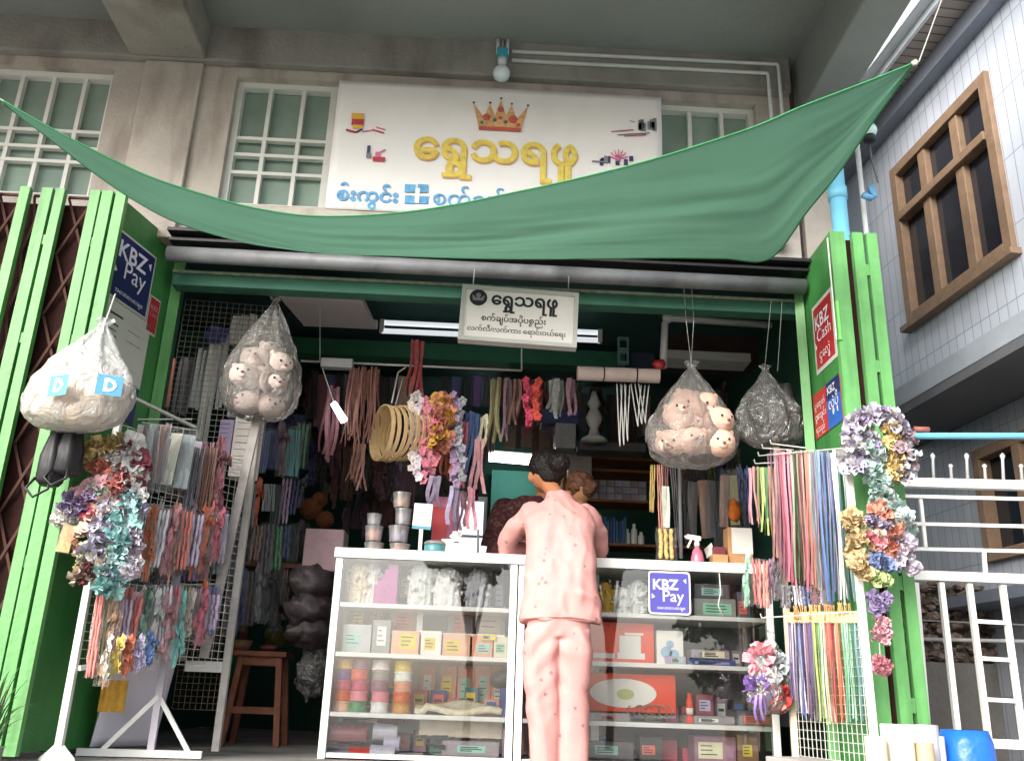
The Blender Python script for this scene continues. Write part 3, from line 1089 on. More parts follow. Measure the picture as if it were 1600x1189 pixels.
mb = MB().tube([sm_ @ Vector((-.24, shh / 2, -.03)), sm_ @ Vector((-.24, shh / 2 + .10, -.03))], .003, 6).tube([sm_ @ Vector((.24, shh / 2, -.03)), sm_ @ Vector((.24, shh / 2 + .10, -.03))], .003, 6)
mb.build('hanger', wire_dark, sg)


# ================================================================== POSTERS on the gate leaves
def on_panel(A, Bv, side, off=.006):
    """frame on a vertical leaf: x along A->B, y up; side=+1 puts it on the shop side (towards +X)"""
    d = (Bv - A).normalized()
    nrm = Vector((d.y, -d.x, 0)) * side
    return d, nrm


def poster(name, label, cat, A, Bv, side, s0, s1, z0, z1, border, face, texts=(), extra=None, flip=False):
    d, nrm = on_panel(A, Bv, side)
    o3 = A + nrm * .006
    rt_ = thing(name, label, cat, o3 + d * ((s0 + s1) / 2) + Vector((0, 0, z0)))
    # reading direction: on the left leaf x runs A->B, on the right leaf B->A
    if not flip:
        fm = frame(o3 + d * s0, d, (0, 0, 1))
        wdt = s1 - s0
    else:
        fm = frame(o3 + d * s1, -d, (0, 0, 1))
        wdt = s1 - s0
    fm = Matrix.Translation(Vector((0, 0, z0))) @ fm
    h = z1 - z0
    bk = MB()
    bk.add([fm @ Vector(p) for p in ((0, 0, 0), (wdt, 0, 0), (wdt, h, 0), (0, h, 0), (0, 0, -.003), (wdt, 0, -.003), (wdt, h, -.003), (0, h, -.003))],
           [(0, 1, 2, 3), (7, 6, 5, 4), (0, 4, 5, 1), (1, 5, 6, 2), (2, 6, 7, 3), (3, 7, 4, 0)])
    bk.build('backing', border, rt_)
    fc = MB()
    for (a0, b0, a1, b1, m_) in face:
        fc.add([fm @ Vector((wdt * x, h * y, .0012)) for x, y in ((a0, b0), (a1, b0), (a1, b1), (a0, b1))], [(0, 1, 2, 3)], m_[1])
    fc.build('print', [m_ for m_ in extra['mats']], rt_)
    tx = MB()
    for (body, x0, x1, y, hh, mi, off) in texts:
        text_into(tx, body, fm @ Matrix.Translation((0, 0, .0026)), wdt * x0, wdt * x1, h * y, hh, mi, off)
    for pl_ in extra.get('polys', ()):
        tx.poly([fm @ Vector((wdt * x, h * y, .0028)) for x, y in pl_], 0)
    if tx.f:
        tx.build('lettering', extra['ink'], rt_)
    return rt_


navy = M('poster_navy', '#1f2a5c', .4, .06, 5, 0)
violet = M('sticker_violet', '#4a4a93', .4, .05, 5, 0)
redp = M('poster_red', '#a82a30', .4, .08, 5, 0)
bluep = M('poster_blue', '#2258a5', .4, .08, 5, 0)
inkw = M('ink_white', '#d8d8e2', .5, .03, 5, 0)
inkb = M('ink_dark', '#3c3a44', .5, .05, 5, 0)
gry_pap = M('poster_paper', '#b9bcb6', .55, .04, 5, 0)
tri1 = [(.83, .80), (.90, .84), (.90, .72)]
tri2 = [(.08, .36), (.08, .48), (.16, .40)]


def leafpos(px, py, A, Bv):
    """where the pixel's ray meets the leaf: distance along A->B and height"""
    d = (Bv - A).normalized()
    n_ = Vector((d.y, -d.x, 0))
    r = ray(px, py)
    o = Vector((0, 0, CZ))
    t = (Vector((A.x, A.y, 0)) - o).dot(n_) / r.dot(n_)
    p = o + r * t
    return (p - A).dot(d), p.z


ix = [navy, inkw, redp, bluep, gry_pap]
poster('payment_poster', 'navy blue KBZ Pay poster on the left green leaf', 'poster', PA, PB, 1, .05, .385, 2.045, 2.395, gry_pap,
       [(.03, .03, .97, .965, (navy, 0))],
       [("KBZ", .12, .80, .62, None, 0, .02), ("Pay", .32, .84, .36, None, 0, .0), ("အေးဆေးပေးချေ", .18, .86, .11, None, 0, .0)],
       {'mats': [navy], 'ink': inkw, 'polys': [tri1, tri2]})
poster('notice_poster', 'pale grey notice poster with printed lines below the navy poster', 'poster', PA, PB, 1, .05, .437, 1.69, 2.042, M('notice_back', '#a9aca6', .6),
       [(.02, .02, .98, .98, (gry_pap, 0)), (.12, .80, .42, .83, (inkb, 1)), (.12, .66, .36, .685, (inkb, 1)), (.12, .58, .34, .60, (inkb, 1)), (.12, .50, .36, .52, (inkb, 1)),
        (.55, .80, .85, .815, (inkb, 1)), (.55, .70, .85, .712, (inkb, 1)), (.55, .55, .86, .562, (inkb, 1)), (.55, .18, .86, .19, (inkb, 1)), (.55, .06, .86, .07, (inkb, 1))], [],
       {'mats': [gry_pap, inkb], 'ink': inkb})
poster('blue_poster_strip', 'plain navy strip hanging below the pale notice poster', 'poster', PA, PB, 1, .20, .43, 1.50, 1.687, navy, [(.02, .02, .98, .98, (navy, 0))], [], {'mats': [navy], 'ink': inkw})
poster('red_sticker', 'small red sticker with white border beside the navy poster', 'sticker', PA, PB, 1, .392, .482, 1.99, 2.19, gry_pap,
       [(.06, .05, .94, .95, (redp, 0))], [("KBZ", .14, .84, .64, None, 0, .01), ("Cash", .14, .84, .47, None, 0, .0)], {'mats': [redp], 'ink': M('ink_rose', '#c98c92', .5)})
poster('payment_poster', 'red KBZ Cash poster with white border on the right green leaf', 'poster', QA, QB, -1, .02, .30, 1.885, 2.25, gry_pap,
       [(.07, .06, .93, .94, (redp, 0))], [("KBZ", .14, .80, .62, None, 0, .02), ("Cash", .20, .84, .42, None, 0, .0), ("ငွေလွှဲ", .25, .75, .17, None, 0, .0)], {'mats': [redp], 'ink': inkw, 'polys': [[(x, y - .03) for x, y in tri2]]}, flip=True)
poster('notice_sticker', 'red and blue split sticker with pale writing below the red poster', 'sticker', QA, QB, -1, .02, .375, 1.57, 1.80, redp,
       [(.0, .0, .5, 1.0, (redp, 0)), (.5, .0, 1.0, .62, (bluep, 1)), (.5, .62, 1.0, 1.0, (navy, 2))],
       [("ငွေထုတ်", .06, .44, .66, None, 0, .0), ("ငွေသွင်း", .06, .46, .40, None, 0, .01), ("ရသည်", .06, .38, .12, None, 0, .0), ("KBZ", .56, .84, .74, None, 0, .01), ("လွှဲပို့", .58, .92, .40, None, 0, .0)],
       {'mats': [redp, bluep, navy], 'ink': inkw}, flip=True)

# ================================================================== GOODS: shared shapes
CN = {'red': '#b3332f', 'orange': '#d0622b', 'yellow': '#d9bd3c', 'lime': '#a9bf4c', 'green': '#3f8a55', 'mint': '#8fc4ae', 'turquoise': '#6fbcc2', 'blue': '#3f68a8', 'navy': '#3a4880', 'purple': '#6a4b93',
      'lilac': '#a898b8', 'pink': '#d98a98', 'rose': '#c0506b', 'cream': '#d8cdb4', 'white': '#d9d8d6', 'grey': '#8d8b8c', 'brown': '#845e4c', 'maroon': '#7a3844', 'charcoal': '#56545a', 'beige': '#b59f83',
      'olive': '#7d7a3f', 'salmon': '#d78f74', 'teal': '#3c7478', 'coral': '#d2604f', 'mauve': '#8d6379', 'ochre': '#c08a3a', 'gold': '#d0a545', 'black': '#363438', 'peach': '#d9a98a', 'silver': '#a9abb0', 'rust': '#8a4d38'}


def rc(name, j=.10):
    return tuple(min(1, max(0, x * random.uniform(1 - j, 1 + j))) for x in lin(CN[name]))


def soften(c, k=.34):
    g_ = .3 * c[0] + .55 * c[1] + .15 * c[2]
    return tuple(x * (1 - k) + k * (g_ * .6 + .33) for x in c)


def mesh_of(mb, name, mats, smooth=False):
    o = mb.build(name, mats, world=False, smooth=smooth)
    me = o.data
    bpy.data.objects.remove(o)
    return me


def petal_cloud(mb, c, r, n, size, rnd, mi=0):
    for _ in range(n):
        d = Vector((rnd.gauss(0, 1), rnd.gauss(0, 1), rnd.gauss(0, 1))).normalized()
        p = Vector(c) + Vector((d.x * r[0], d.y * r[1], d.z * r[2])) * rnd.uniform(.65, 1.0)
        t = d.cross(Vector((rnd.gauss(0, 1), rnd.gauss(0, 1), rnd.gauss(0, 1)))).normalized()
        b2 = d.cross(t)
        s = size * rnd.uniform(.7, 1.3)
        a = p + d * s * .9
        mb.add([p - t * s * .5, a - t * s * .35 + b2 * s * .25, a + t * s * .35 - b2 * s * .2, p + t * s * .5], [(0, 1, 2, 3)], mi)


def ruffle(mb, c, r, rnd, mi=0):
    """gathered fabric rosette: two frilled rings round a centre, tipped at random"""
    ax = Matrix.Rotation(rnd.uniform(0, 6.28), 3, 'Z') @ Matrix.Rotation(rnd.uniform(-1.3, 1.3), 3, 'X') @ Matrix.Rotation(rnd.uniform(-1.3, 1.3), 3, 'Y')
    n = 18
    for (k0, k1, hgt, fr) in ((.15, 1.05, .30, .34), (.1, .72, .52, .26)):
        ph, lob = rnd.uniform(0, 6), rnd.choice((5, 6, 7))
        o = len(mb.v)
        for k in range(n):
            a = 2 * math.pi * k / n
            for (q, t) in ((k0, 0), ((k0 + k1) / 2, .6), (k1, 1)):
                z = hgt * t * .6 + fr * t * math.sin(lob * a + ph)
                rr = q * (1 + .12 * t * math.sin(lob * a * .5 + ph))
                mb.v.append(Vector(c) + ax @ (Vector((rr * math.cos(a), rr * math.sin(a), z)) * r))
        for k in range(n):
            k2 = (k + 1) % n
            for q in range(2):
                mb.f.append((o + k * 3 + q, o + k2 * 3 + q, o + k2 * 3 + q + 1, o + k * 3 + q + 1))
                mb.m.append(mi)


rnd = random.Random(5)
PK = {}
for kind in ('card', 'flowers', 'strands', 'beads'):
    for var in range(3):
        mb = MB()
        if kind == 'card':
            sd_ = var * 7.3
            mb.sheet(lambda u, v: (-.42 + .84 * u, -.10 * math.sin(math.pi * u) * math.sin(math.pi * v) - .05 * noise.noise(Vector((u * 4, v * 5, sd_))), -.1 - .86 * v), 8, 12)
            mb.sheet(lambda u, v: (.42 - .84 * u, .06 * math.sin(math.pi * u) * math.sin(math.pi * v), -.1 - .86 * v), 3, 3)
        elif kind == 'flowers':
            for q in range(6):
                ruffle(mb, (rnd.uniform(-.2, .2), rnd.uniform(-.12, .06), -.14 - .14 * q), .26, rnd)
        elif kind == 'strands':
            for q in range(11):
                x = -.38 + .76 * q / 10 + rnd.uniform(-.03, .03)
                yq = rnd.uniform(-.12, .05)
                pts = [(x + .03 * math.sin(k * .9 + q), yq + rnd.uniform(-.03, .03), -.08 - .88 * k / 6) for k in range(7)]
                mb.tube(pts, .038, 4)
        else:
            for q in range(7):
                for k in range(3):
                    mb.ell((-.26 + .26 * k + rnd.uniform(-.05, .05), rnd.uniform(-.1, .02), -.14 - .125 * q), .11, 6, amp=.3, seed=rnd.random() * 50)
        PK[kind, var] = mesh_of(mb, 'content', oc_cloth if kind in ('flowers', 'strands') else oc_plain, True)
SL = []
for var in range(3):
    mb = MB()

    def sl(u, v, s=1):
        e = .5 * (1 - .05 * math.sin(v * 9 + var))
        return (-e + 2 * e * u, s * (-.13 * math.sin(math.pi * u) * math.sin(math.pi * min(1, v * 1.1)) - .05 * noise.noise(Vector((u * 6, v * 6, var * 5 + s)))), -v)
    mb.sheet(lambda u, v: sl(u, v, 1), 10, 14)
    SL.append(mesh_of(mb, 'sleeve', film, True))


def packet(kind, x, Y, z, wd, h, colour, label, group, rz=0., tilt=0., name='hanging_packet', sleeve=True, cat='packet'):
    v = rnd.randrange(3)
    if sleeve:
        r = thing(name, label, cat, (x, Y, z), group)
        c = bpy.data.objects.new('content', PK[kind, v])
        COL.objects.link(c)
        c.parent = r
        s = bpy.data.objects.new('sleeve', SL[rnd.randrange(3)])
        COL.objects.link(s)
        s.parent = r
    else:
        r = c = bpy.data.objects.new(name, PK[kind, v])
        COL.objects.link(r)
        r.location = (x, Y, z)
        tag(r, label, cat, group)
    r.scale = (wd * 1.1, wd * 1.15, h)
    r.rotation_euler = (rnd.uniform(-.05, .05), tilt, rz)
    c.color = (*soften(rc(colour), .18), 1)
    return r


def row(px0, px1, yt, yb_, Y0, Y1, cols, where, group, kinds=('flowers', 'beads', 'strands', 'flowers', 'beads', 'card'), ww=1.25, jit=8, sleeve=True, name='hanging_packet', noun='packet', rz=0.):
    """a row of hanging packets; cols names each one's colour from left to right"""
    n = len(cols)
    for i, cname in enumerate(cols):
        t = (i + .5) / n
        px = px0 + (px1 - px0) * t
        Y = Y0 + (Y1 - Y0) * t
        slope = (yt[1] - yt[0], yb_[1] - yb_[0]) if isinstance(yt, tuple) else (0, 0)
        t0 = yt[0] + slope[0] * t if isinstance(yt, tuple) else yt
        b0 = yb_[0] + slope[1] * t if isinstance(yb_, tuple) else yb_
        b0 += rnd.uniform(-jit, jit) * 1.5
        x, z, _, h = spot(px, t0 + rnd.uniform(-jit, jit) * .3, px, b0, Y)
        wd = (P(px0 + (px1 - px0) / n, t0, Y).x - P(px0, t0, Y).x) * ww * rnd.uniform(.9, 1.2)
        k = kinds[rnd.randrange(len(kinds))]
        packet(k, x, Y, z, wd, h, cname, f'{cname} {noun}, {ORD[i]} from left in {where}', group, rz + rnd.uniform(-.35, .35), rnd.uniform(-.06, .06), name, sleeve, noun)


def garland(pts, Y, r, cname, label, group, n=None, col2=None, name='flower_garland', size=.9, cat='garland'):
    """ruffled artificial-flower strand following measured points"""
    w_ = [P(px, py, Y + (yy[0] if yy else 0)) for px, py, *yy in pts]
    L = sum((q - p).length for p, q in zip(w_, w_[1:]))
    n = n or max(5, int(L / (r * .8)))
    base = w_[0]
    mb = MB()
    r = r * 1.4
    n = int(n * 4.6) + 5
    for i in range(n):
        c = cr(w_, (i + .5) / n) if len(w_) > 2 else w_[0].lerp(w_[-1], (i + .5) / n)
        c = c + Vector((rnd.uniform(-.75, .75), rnd.uniform(-.7, .1), rnd.uniform(-.2, .2))) * r
        ruffle(mb, c, r * rnd.uniform(.5, .8), rnd, 1 if (col2 and i % 3 == 1) else 0)
    mats = [oc_cloth] if not col2 else [oc_cloth, M('petal_' + col2, CN[col2], .8, .2, 30, .3, 150)]
    o = mb.build(name, mats, loc=tuple(base), color=soften(rc(cname)), smooth=True)
    return tag(o, label, cat, group)


def ribbons(x, Y, z, wd, h, cname, label, group, n=5, name='ribbon_bundle', wave=.012, cat='ribbons', mat=None, flare=1.0, dyw=.02, seg=7, uneven=.08):
    mb = MB()
    sw_ = wd / n * 1.25
    for k in range(n):
        xk = x + (-.5 + (k + .5) / n) * wd
        ph, y0_ = rnd.uniform(0, 6), Y + rnd.uniform(-dyw, dyw)
        hh = h * rnd.uniform(1 - uneven, 1)
        aw = rnd.uniform(-.6, .6)

        def fn(u, v):
            xx = x + (xk - x) * (.75 + (flare - .75) * v) + wave * math.sin(ph + v * 4) * v
            ca, sa = math.cos(aw + v * .6), math.sin(aw + v * .6)
            return (xx + (u - .5) * sw_ * ca, y0_ + (u - .5) * sw_ * sa + wave * math.cos(ph + v * 3) * v, z - hh * v)
        mb.sheet(fn, 1, seg)
    o = mb.build(name, mat or oc_gloss, loc=(x, Y, z), color=soften(rc(cname), .2), smooth=True)
    return tag(o, label, cat, group)


def mesh_panel(mb, a, b_, z0, z1, step=.05, r=.0016):
    a, b_ = Vector(a), Vector(b_)
    L = (b_ - a).length
    n = max(2, int(L / step))
    for i in range(n + 1):
        p = a.lerp(b_, i / n)
        mb.bar((p.x, p.y, z0), (p.x, p.y, z1), r * 2, r * 2, up=(0, 1, 0))
    m_ = max(2, int((z1 - z0) / step))
    for j in range(m_ + 1):
        z = z0 + (z1 - z0) * j / m_
        mb.bar((a.x, a.y - r * 2, z), (b_.x, b_.y - r * 2, z), r * 2, r * 2)


# ================================================================== LEFT RACK with packets
RA, RB = Vector((-1.665, 4.07, 0)), Vector((-1.20, 4.72, 0))


def rackY(px):
    return 4.07 + (px - 120) / 215 * .62


lr = thing('display_rack', 'white steel mesh display rack on feet, full of packets, left of the entrance', 'rack', (RA.x, RA.y, 0))
MB().bar((RA.x, RA.y, .02), (RA.x, RA.y, 1.62), .03, .03).build('post', white_frame, lr, bev=.003)
MB().bar((RB.x, RB.y, .02), (RB.x, RB.y, 1.68), .035, .035).build('post', M('post_worn', '#a8a49e', .6, .2, 8, .1, 40), lr, bev=.003)
MB().bar((RA.x + .02, RA.y, .36), (RB.x - .25, RB.y - .33, .42), .03, .02).build('lower_rail', white_frame, lr)
MB().bar((RB.x - .2, RB.y + .02, .40), (RB.x, RB.y, .40), .03, .05).build('lower_rail', white_frame, lr)
pm = RA.lerp(RB, .55)
MB().bar((pm.x, pm.y, .03), (pm.x, pm.y, 1.3), .03, .02).build('post', M('post_lilac', '#b7b3bd', .5, .1, 8), lr)
MB().bar((pm.x - .3, pm.y - .05, .02), (pm.x + .22, pm.y + .02, .02), .035, .03).bar((pm.x - .2, pm.y - .03, .03), (pm.x, pm.y, .26), .02, .02).bar((pm.x + .16, pm.y + .02, .03), (pm.x, pm.y, .26), .02, .02).build('foot', white_frame, lr)
MB().lathe([(.075, .0), (.07, .012), (.03, .05), (.022, .06)], (RA.x, RA.y, .002), 4).build('foot', white_frame, lr)
mb = MB()
mesh_panel(mb, (RA.x + .01, RA.y + .012, 0), (RB.x - .02, RB.y, 0), .40, 1.42, .036, .0013)
mb.build('wire_mesh', wire, lr)
mb = MB()
mesh_panel(mb, (RB.x - .28, RB.y + .16, 0), (RB.x - .01, RB.y + .1, 0), .2, .75, .03, .0014)
mb.build('wire_mesh', M('wire_rust', '#6f5a4c', .6, .2, 10), lr)
for (px, py, qx, qy) in ((215, 655, 300, 655), (222, 660, 305, 672), (228, 671, 310, 683), (208, 785, 350, 798), (225, 915, 335, 912), (250, 776, 306, 781)):
    MB().tube([P(px, py, rackY(px) - .03), P(qx, qy, rackY(qx) - .1)], .0035, 6).build('hook_rod', wire, lr)
MB().bar(P(205, 620, 4.0), P(305, 668, 4.2), .02, .012).build('top_bar', M('bar_grey', '#8b8d84', .5), lr)

row(208, 262, 655, 765, 4.12, 4.25, ['grey', 'charcoal', 'silver', 'grey', 'beige', 'silver'], 'the top row of the left rack', 'grey needle packs on the left rack', ('strands',), 1.1, 6, False, 'needle_pack', 'pack')
row(262, 300, (665, 672), (765, 775), 4.28, 4.38, ['white', 'silver'], 'the pale pair of the left rack', 'pale card packs on the left rack', ('card',), 1.0, 4, True, 'card_pack', 'card pack')
row(292, 355, (690, 690), (830, 790), 4.40, 4.5, ['charcoal', 'brown', 'maroon'], 'the brown hair bundles of the left rack', 'hair bundles on the left rack', ('strands', 'flowers'), 1.2, 4, False, 'hair_bundle', 'bundle')
row(205, 352, (785, 796), (905, 880), 4.12, 4.52, ['lilac', 'white', 'orange', 'silver', 'rose', 'salmon', 'coral', 'charcoal', 'mauve', 'orange', 'coral', 'rose', 'lilac'], 'the middle row of the left rack', 'packets in the middle row of the left rack')
row(140, 340, (915, 912), (1050, 985), 3.98, 4.52, ['coral', 'olive', 'purple', 'red', 'pink', 'green', 'silver', 'white', 'rose', 'olive', 'lilac', 'orange', 'navy'], 'the bottom row of the left rack', 'packets in the bottom row of the left rack')
row(158, 245, (1000, 990), (1062, 1040), 3.94, 4.1, ['cream', 'yellow', 'orange', 'lilac', 'blue'], 'the flower fringe under the left rack', 'flower packets under the left rack', ('flowers',), 1.35, 5, False)
row(210, 345, (855, 850), (915, 900), 4.22, 4.58, ['teal', 'charcoal', 'lilac', 'mauve', 'purple', 'maroon', 'charcoal'], 'the shaded row of the left rack', 'packets in the shaded row of the left rack', jit=5)

row(215, 350, (800, 806), (895, 885), 4.22, 4.58, ['silver', 'white', 'lilac', 'peach', 'silver', 'white', 'pink', 'silver', 'cream', 'lilac'], 'the inner middle row of the left rack', 'packets in the inner middle row of the left rack', ww=1.5)
row(150, 335, (925, 920), (1030, 980), 4.10, 4.58, ['white', 'lilac', 'silver', 'cream', 'peach', 'silver', 'white', 'mint', 'silver', 'lilac'], 'the inner bottom row of the left rack', 'packets in the inner bottom row of the left rack', ww=1.5)
row(215, 345, (660, 690), (770, 790), 4.24, 4.56, ['beige', 'silver', 'grey', 'brown', 'silver', 'mauve', 'brown'], 'the inner top row of the left rack', 'packets in the inner top row of the left rack', ('strands', 'card'), 1.4, 6, False)
row(165, 340, (935, 925), (1062, 1000), 4.02, 4.50, ['peach', 'lilac', 'coral', 'mint', 'white', 'pink', 'turquoise', 'cream', 'rose', 'lilac'], 'the outer bottom row of the left rack', 'packets in the outer bottom row of the left rack', ('flowers', 'beads', 'flowers'), 1.3, 14)
row(225, 350, (795, 800), (890, 880), 4.12, 4.48, ['orange', 'white', 'pink', 'coral', 'lilac', 'orange', 'rose'], 'the outer middle row of the left rack', 'packets in the outer middle row of the left rack', ('flowers', 'beads', 'flowers'), 1.2, 10)
G1 = 'flower garlands on the left rack post'
for pts, r, c1, c2, lab in (
        ([(138, 715), (155, 702), (176, 694)], .042, 'yellow', None, 'bright yellow garland topping the left bunch'),
        ([(150, 725), (170, 735), (180, 750)], .034, 'orange', None, 'orange garland under the yellow one'),
        ([(178, 768), (188, 748)], .034, 'coral', None, 'short coral red garland in the left bunch'),
        ([(200, 690), (208, 720), (205, 770)], .042, 'white', 'maroon', 'white and maroon garland beside the needle packs'),
        ([(180, 705), (188, 735), (185, 770)], .030, 'silver', None, 'silvery garland between the orange and the white maroon one'),
        ([(160, 758), (140, 765), (125, 778)], .036, 'pink', None, 'pink garland at the left edge of the bunch'),
        ([(135, 775), (120, 785), (108, 798)], .036, 'purple', 'lilac', 'purple garland above the white puff'),
        ([(108, 800), (100, 815)], .030, 'white', None, 'white puff at the far left of the bunch'),
        ([(168, 780), (155, 800), (140, 830)], .034, 'peach', 'rose', 'peach and rose garland left of the lilac one'),
        ([(178, 790), (165, 830), (150, 870)], .042, 'lilac', None, 'wide lilac garland in the middle of the left bunch'),
        ([(205, 775), (198, 810), (190, 850), (180, 890), (168, 925)], .040, 'turquoise', None, 'long turquoise garland hanging at the front of the left bunch'),
        ([(170, 855), (150, 868), (138, 880)], .034, 'cream', 'olive', 'cream garland below the lilac one'),
        ([(158, 880), (142, 895), (132, 905)], .036, 'beige', 'maroon', 'beige and maroon garland at the bottom of the bunch'),
        ([(213, 775), (214, 800)], .028, 'lilac', 'white', 'small pale garland right of the turquoise top'),
        ([(160, 765), (175, 775)], .030, 'mint', None, 'small mint garland under the coral one'),
        ([(168, 700), (180, 715), (192, 722)], .030, 'cream', None, 'cream garland end between the yellow and the white maroon ones'),
        ([(180, 770), (188, 800), (186, 830)], .030, 'pink', 'white', 'pink and white garland just left of the turquoise one'),
        ([(160, 830), (172, 860), (166, 900)], .030, 'silver', 'lilac', 'silver lilac garland left of the lower turquoise end'),
        ([(205, 830), (210, 860), (208, 900)], .030, 'lilac', 'silver', 'lilac silver garland right of the lower turquoise end'),
        ([(130, 850), (135, 870), (146, 890)], .028, 'cream', 'peach', 'cream peach garland at the lower left of the bunch')):
    garland(pts, 3.93, r, c1, lab, G1, col2=c2)
# small clear pack with orange bottom at the far left
x, z, wd, h = spot(95, 815, 118, 865, 3.9)
packet('card', x, 3.9, z, wd, h, 'ochre', 'clear packet with ochre contents hanging below the white puff', 'flower garlands on the left rack post', 0, .1)
# white sheets and cloth behind the lower rack
x, z, wd, h = spot(176, 1010, 245, 1185, 4.45)
ws = MB().sheet(lambda u, v: (x - wd / 2 + wd * u - .05 * v, 4.4 + .25 * u + .01 * math.sin(7 * u), z - .02 - (z - .06) * v), 8, 10)
ws_ = ws.build('paper_sheet', M('sheet_lilac_white', '#c9c6d2', .6, .05, 4, .1, 10), loc=(x, 4.45, .05), smooth=True, solid=.003)
tag(ws_, 'lilac white sheet standing behind the lower part of the left rack', 'sheet')
x, z, wd, h = spot(160, 1062, 200, 1112, 4.36)
yc = MB().sheet(lambda u, v: (x - wd / 2 + wd * u, 4.33 + .012 * math.sin(20 * u), z - h * v), 12, 4).build('yellow_cloth', oc_cloth, loc=(x, 4.34, z), smooth=True, color='#b78f3d')
tag(yc, 'ochre yellow cloth hanging low behind the left rack mesh', 'cloth')


a_, q_ = P(404, 645, 4.60), P(318, 1028, 4.60)
pk_ = MB().bar(q_, a_, .045, .02, up=(0, 1, 0)).build('leaning_plank', M('plank_grey', '#9a9491', .6, .2, 10, .15, 40), loc=tuple(q_), bev=.003)
tag(pk_, 'worn grey plank leaning beside the left rack post', 'plank')

# ================================================================== BAGS
def bag(name, label, px0, py0, px1, py1, Y, film_m, neck=None, seed=0., depth=.8, lumps=.1, cat='bag', neckpx=None):
    """gathered plastic bag: full below, drawn together at the neck"""
    x, z, wd, h = spot(px0, py0, px1, py1, Y)
    r = thing(name, label, cat, (x, Y, z - h))
    nx = P(neckpx, py0, Y).x if neckpx else x
    prof = [(0, .40), (.03, .66), (.10, .90), (.24, 1.0), (.40, .95), (.54, .76), (.68, .52), (.80, .31), (.90, .13), (.95, .07), (1.0, .17)]
    mb = MB()
    n, rows_ = 72, 34
    for i in range(rows_ + 1):
        t = i / rows_
        for (t0, k0), (t1, k1) in zip(prof, prof[1:]):
            if t0 <= t <= t1:
                k = k0 + (k1 - k0) * (t - t0) / (t1 - t0)
                break
        for a in range(n):
            th = 2 * math.pi * a / n
            q = Vector((math.cos(th), math.sin(th), t * 2.2))
            wob = 1 + lumps * noise.noise(q * 1.6 + Vector((seed, 0, 0)))
            wob += .09 * (.35 - abs(noise.noise(q * 3.1 + Vector((0, seed, 0))))) + .05 * (.35 - abs(noise.noise(q * 6.5 + Vector((0, 0, seed)))))
            wob += (.03 + .12 * t) * math.sin(th * 8 + seed + 3 * t) * t + .05 * math.sin(th * 15 + 5 * t + seed) * t
            cx = x + (nx - x) * max(0, (t - .3) / .7)
            dz = .02 * h * noise.noise(q * 3 + Vector((seed, seed, 1)))
            mb.v.append(Vector((cx + math.cos(th) * wd / 2 * k * wob, Y + math.sin(th) * wd / 2 * depth * k * wob, z - h + h * t + dz)))
    for i in range(rows_):
        for a in range(n):
            a2 = (a + 1) % n
            mb.f.append((i * n + a, i * n + a2, (i + 1) * n + a2, (i + 1) * n + a))
            mb.m.append(0)
    mb.f.append(tuple(range(n))[::-1])
    mb.m.append(0)
    body = mb.build('film', film_m, r, smooth=True)
    return r, x, z, wd, h


plush_m = M('plush_cream', '#d9b3a0', .85, .12, 20, .4, 120)
plush_b = M('plush_pale', '#d8c6bf', .85, .12, 20, .4, 120)
eye_m = M('plush_eye', '#241a1c', .3, .1, 5, 0)
nose_m = M('plush_nose', '#7d3a3c', .5, .1, 5, 0)


def plush(label, c, r, group, pale=False, face=0., tip=0.):
    t = thing('plush_head', label, 'toy head', c, group)
    rot = Matrix.Rotation(face, 3, 'Z') @ Matrix.Rotation(tip, 3, 'X')
    m_ = plush_b if pale else plush_m
    c = Vector(c)
    mb = MB().ell(c, (r, r * .92, r * .9), 18, amp=.05, seed=c.x * 9)
    mb.ell(c + rot @ Vector((0, -r * .82, -r * .25)), (r * .30, r * .18, r * .22), 12)
    for s in (-1, 1):
        mb.ell(c + rot @ Vector((s * r * .66, .0, r * .66)), (r * .24, r * .14, r * .24), 10)
    mb.build('head', m_, t, smooth=True)
    for s in (-1, 1):
        MB().ell(c + rot @ Vector((s * r * .36, -r * .86, r * .13)), r * .085, 8).build('eye', eye_m, t, smooth=True)
    mb = MB().ell(c + rot @ Vector((0, -r * 1.06, -r * .14)), (r * .12, r * .08, r * .09), 8)
    mb.build('nose', nose_m, t, smooth=True)
    return t


def heads_in(x, z, wd, h, Y, label, group, n, pale, seed):
    rr = random.Random(seed)
    r = wd * .175
    pos = []
    tries = 0
    while len(pos) < n and tries < 4000:
        tries += 1
        p = Vector((x + rr.uniform(-.5, .5) * wd * .66, Y + rr.uniform(-.26, .02) * wd, z - h + r * .95 + rr.uniform(0, .48) * h))
        fz = (p.z - (z - h)) / h
        kz = 1 if fz < .36 else max(.3, 1 - (fz - .36) * 1.7)
        if abs(p.x - x) > max(.01, wd * .45 * kz - r * .9) or p.y < Y - wd * .40 * kz + r * .7:
            continue
        if all((p - q).length > r * 1.34 for q in pos):
            pos.append(p)
    pos.sort(key=lambda p: (-p.z, p.x))
    for i, p in enumerate(pos):
        plush(f'{label}, {ORD[i]} counting down from the top', p, r, group, pale, rr.uniform(-.9, .9), rr.uniform(-.5, .4))


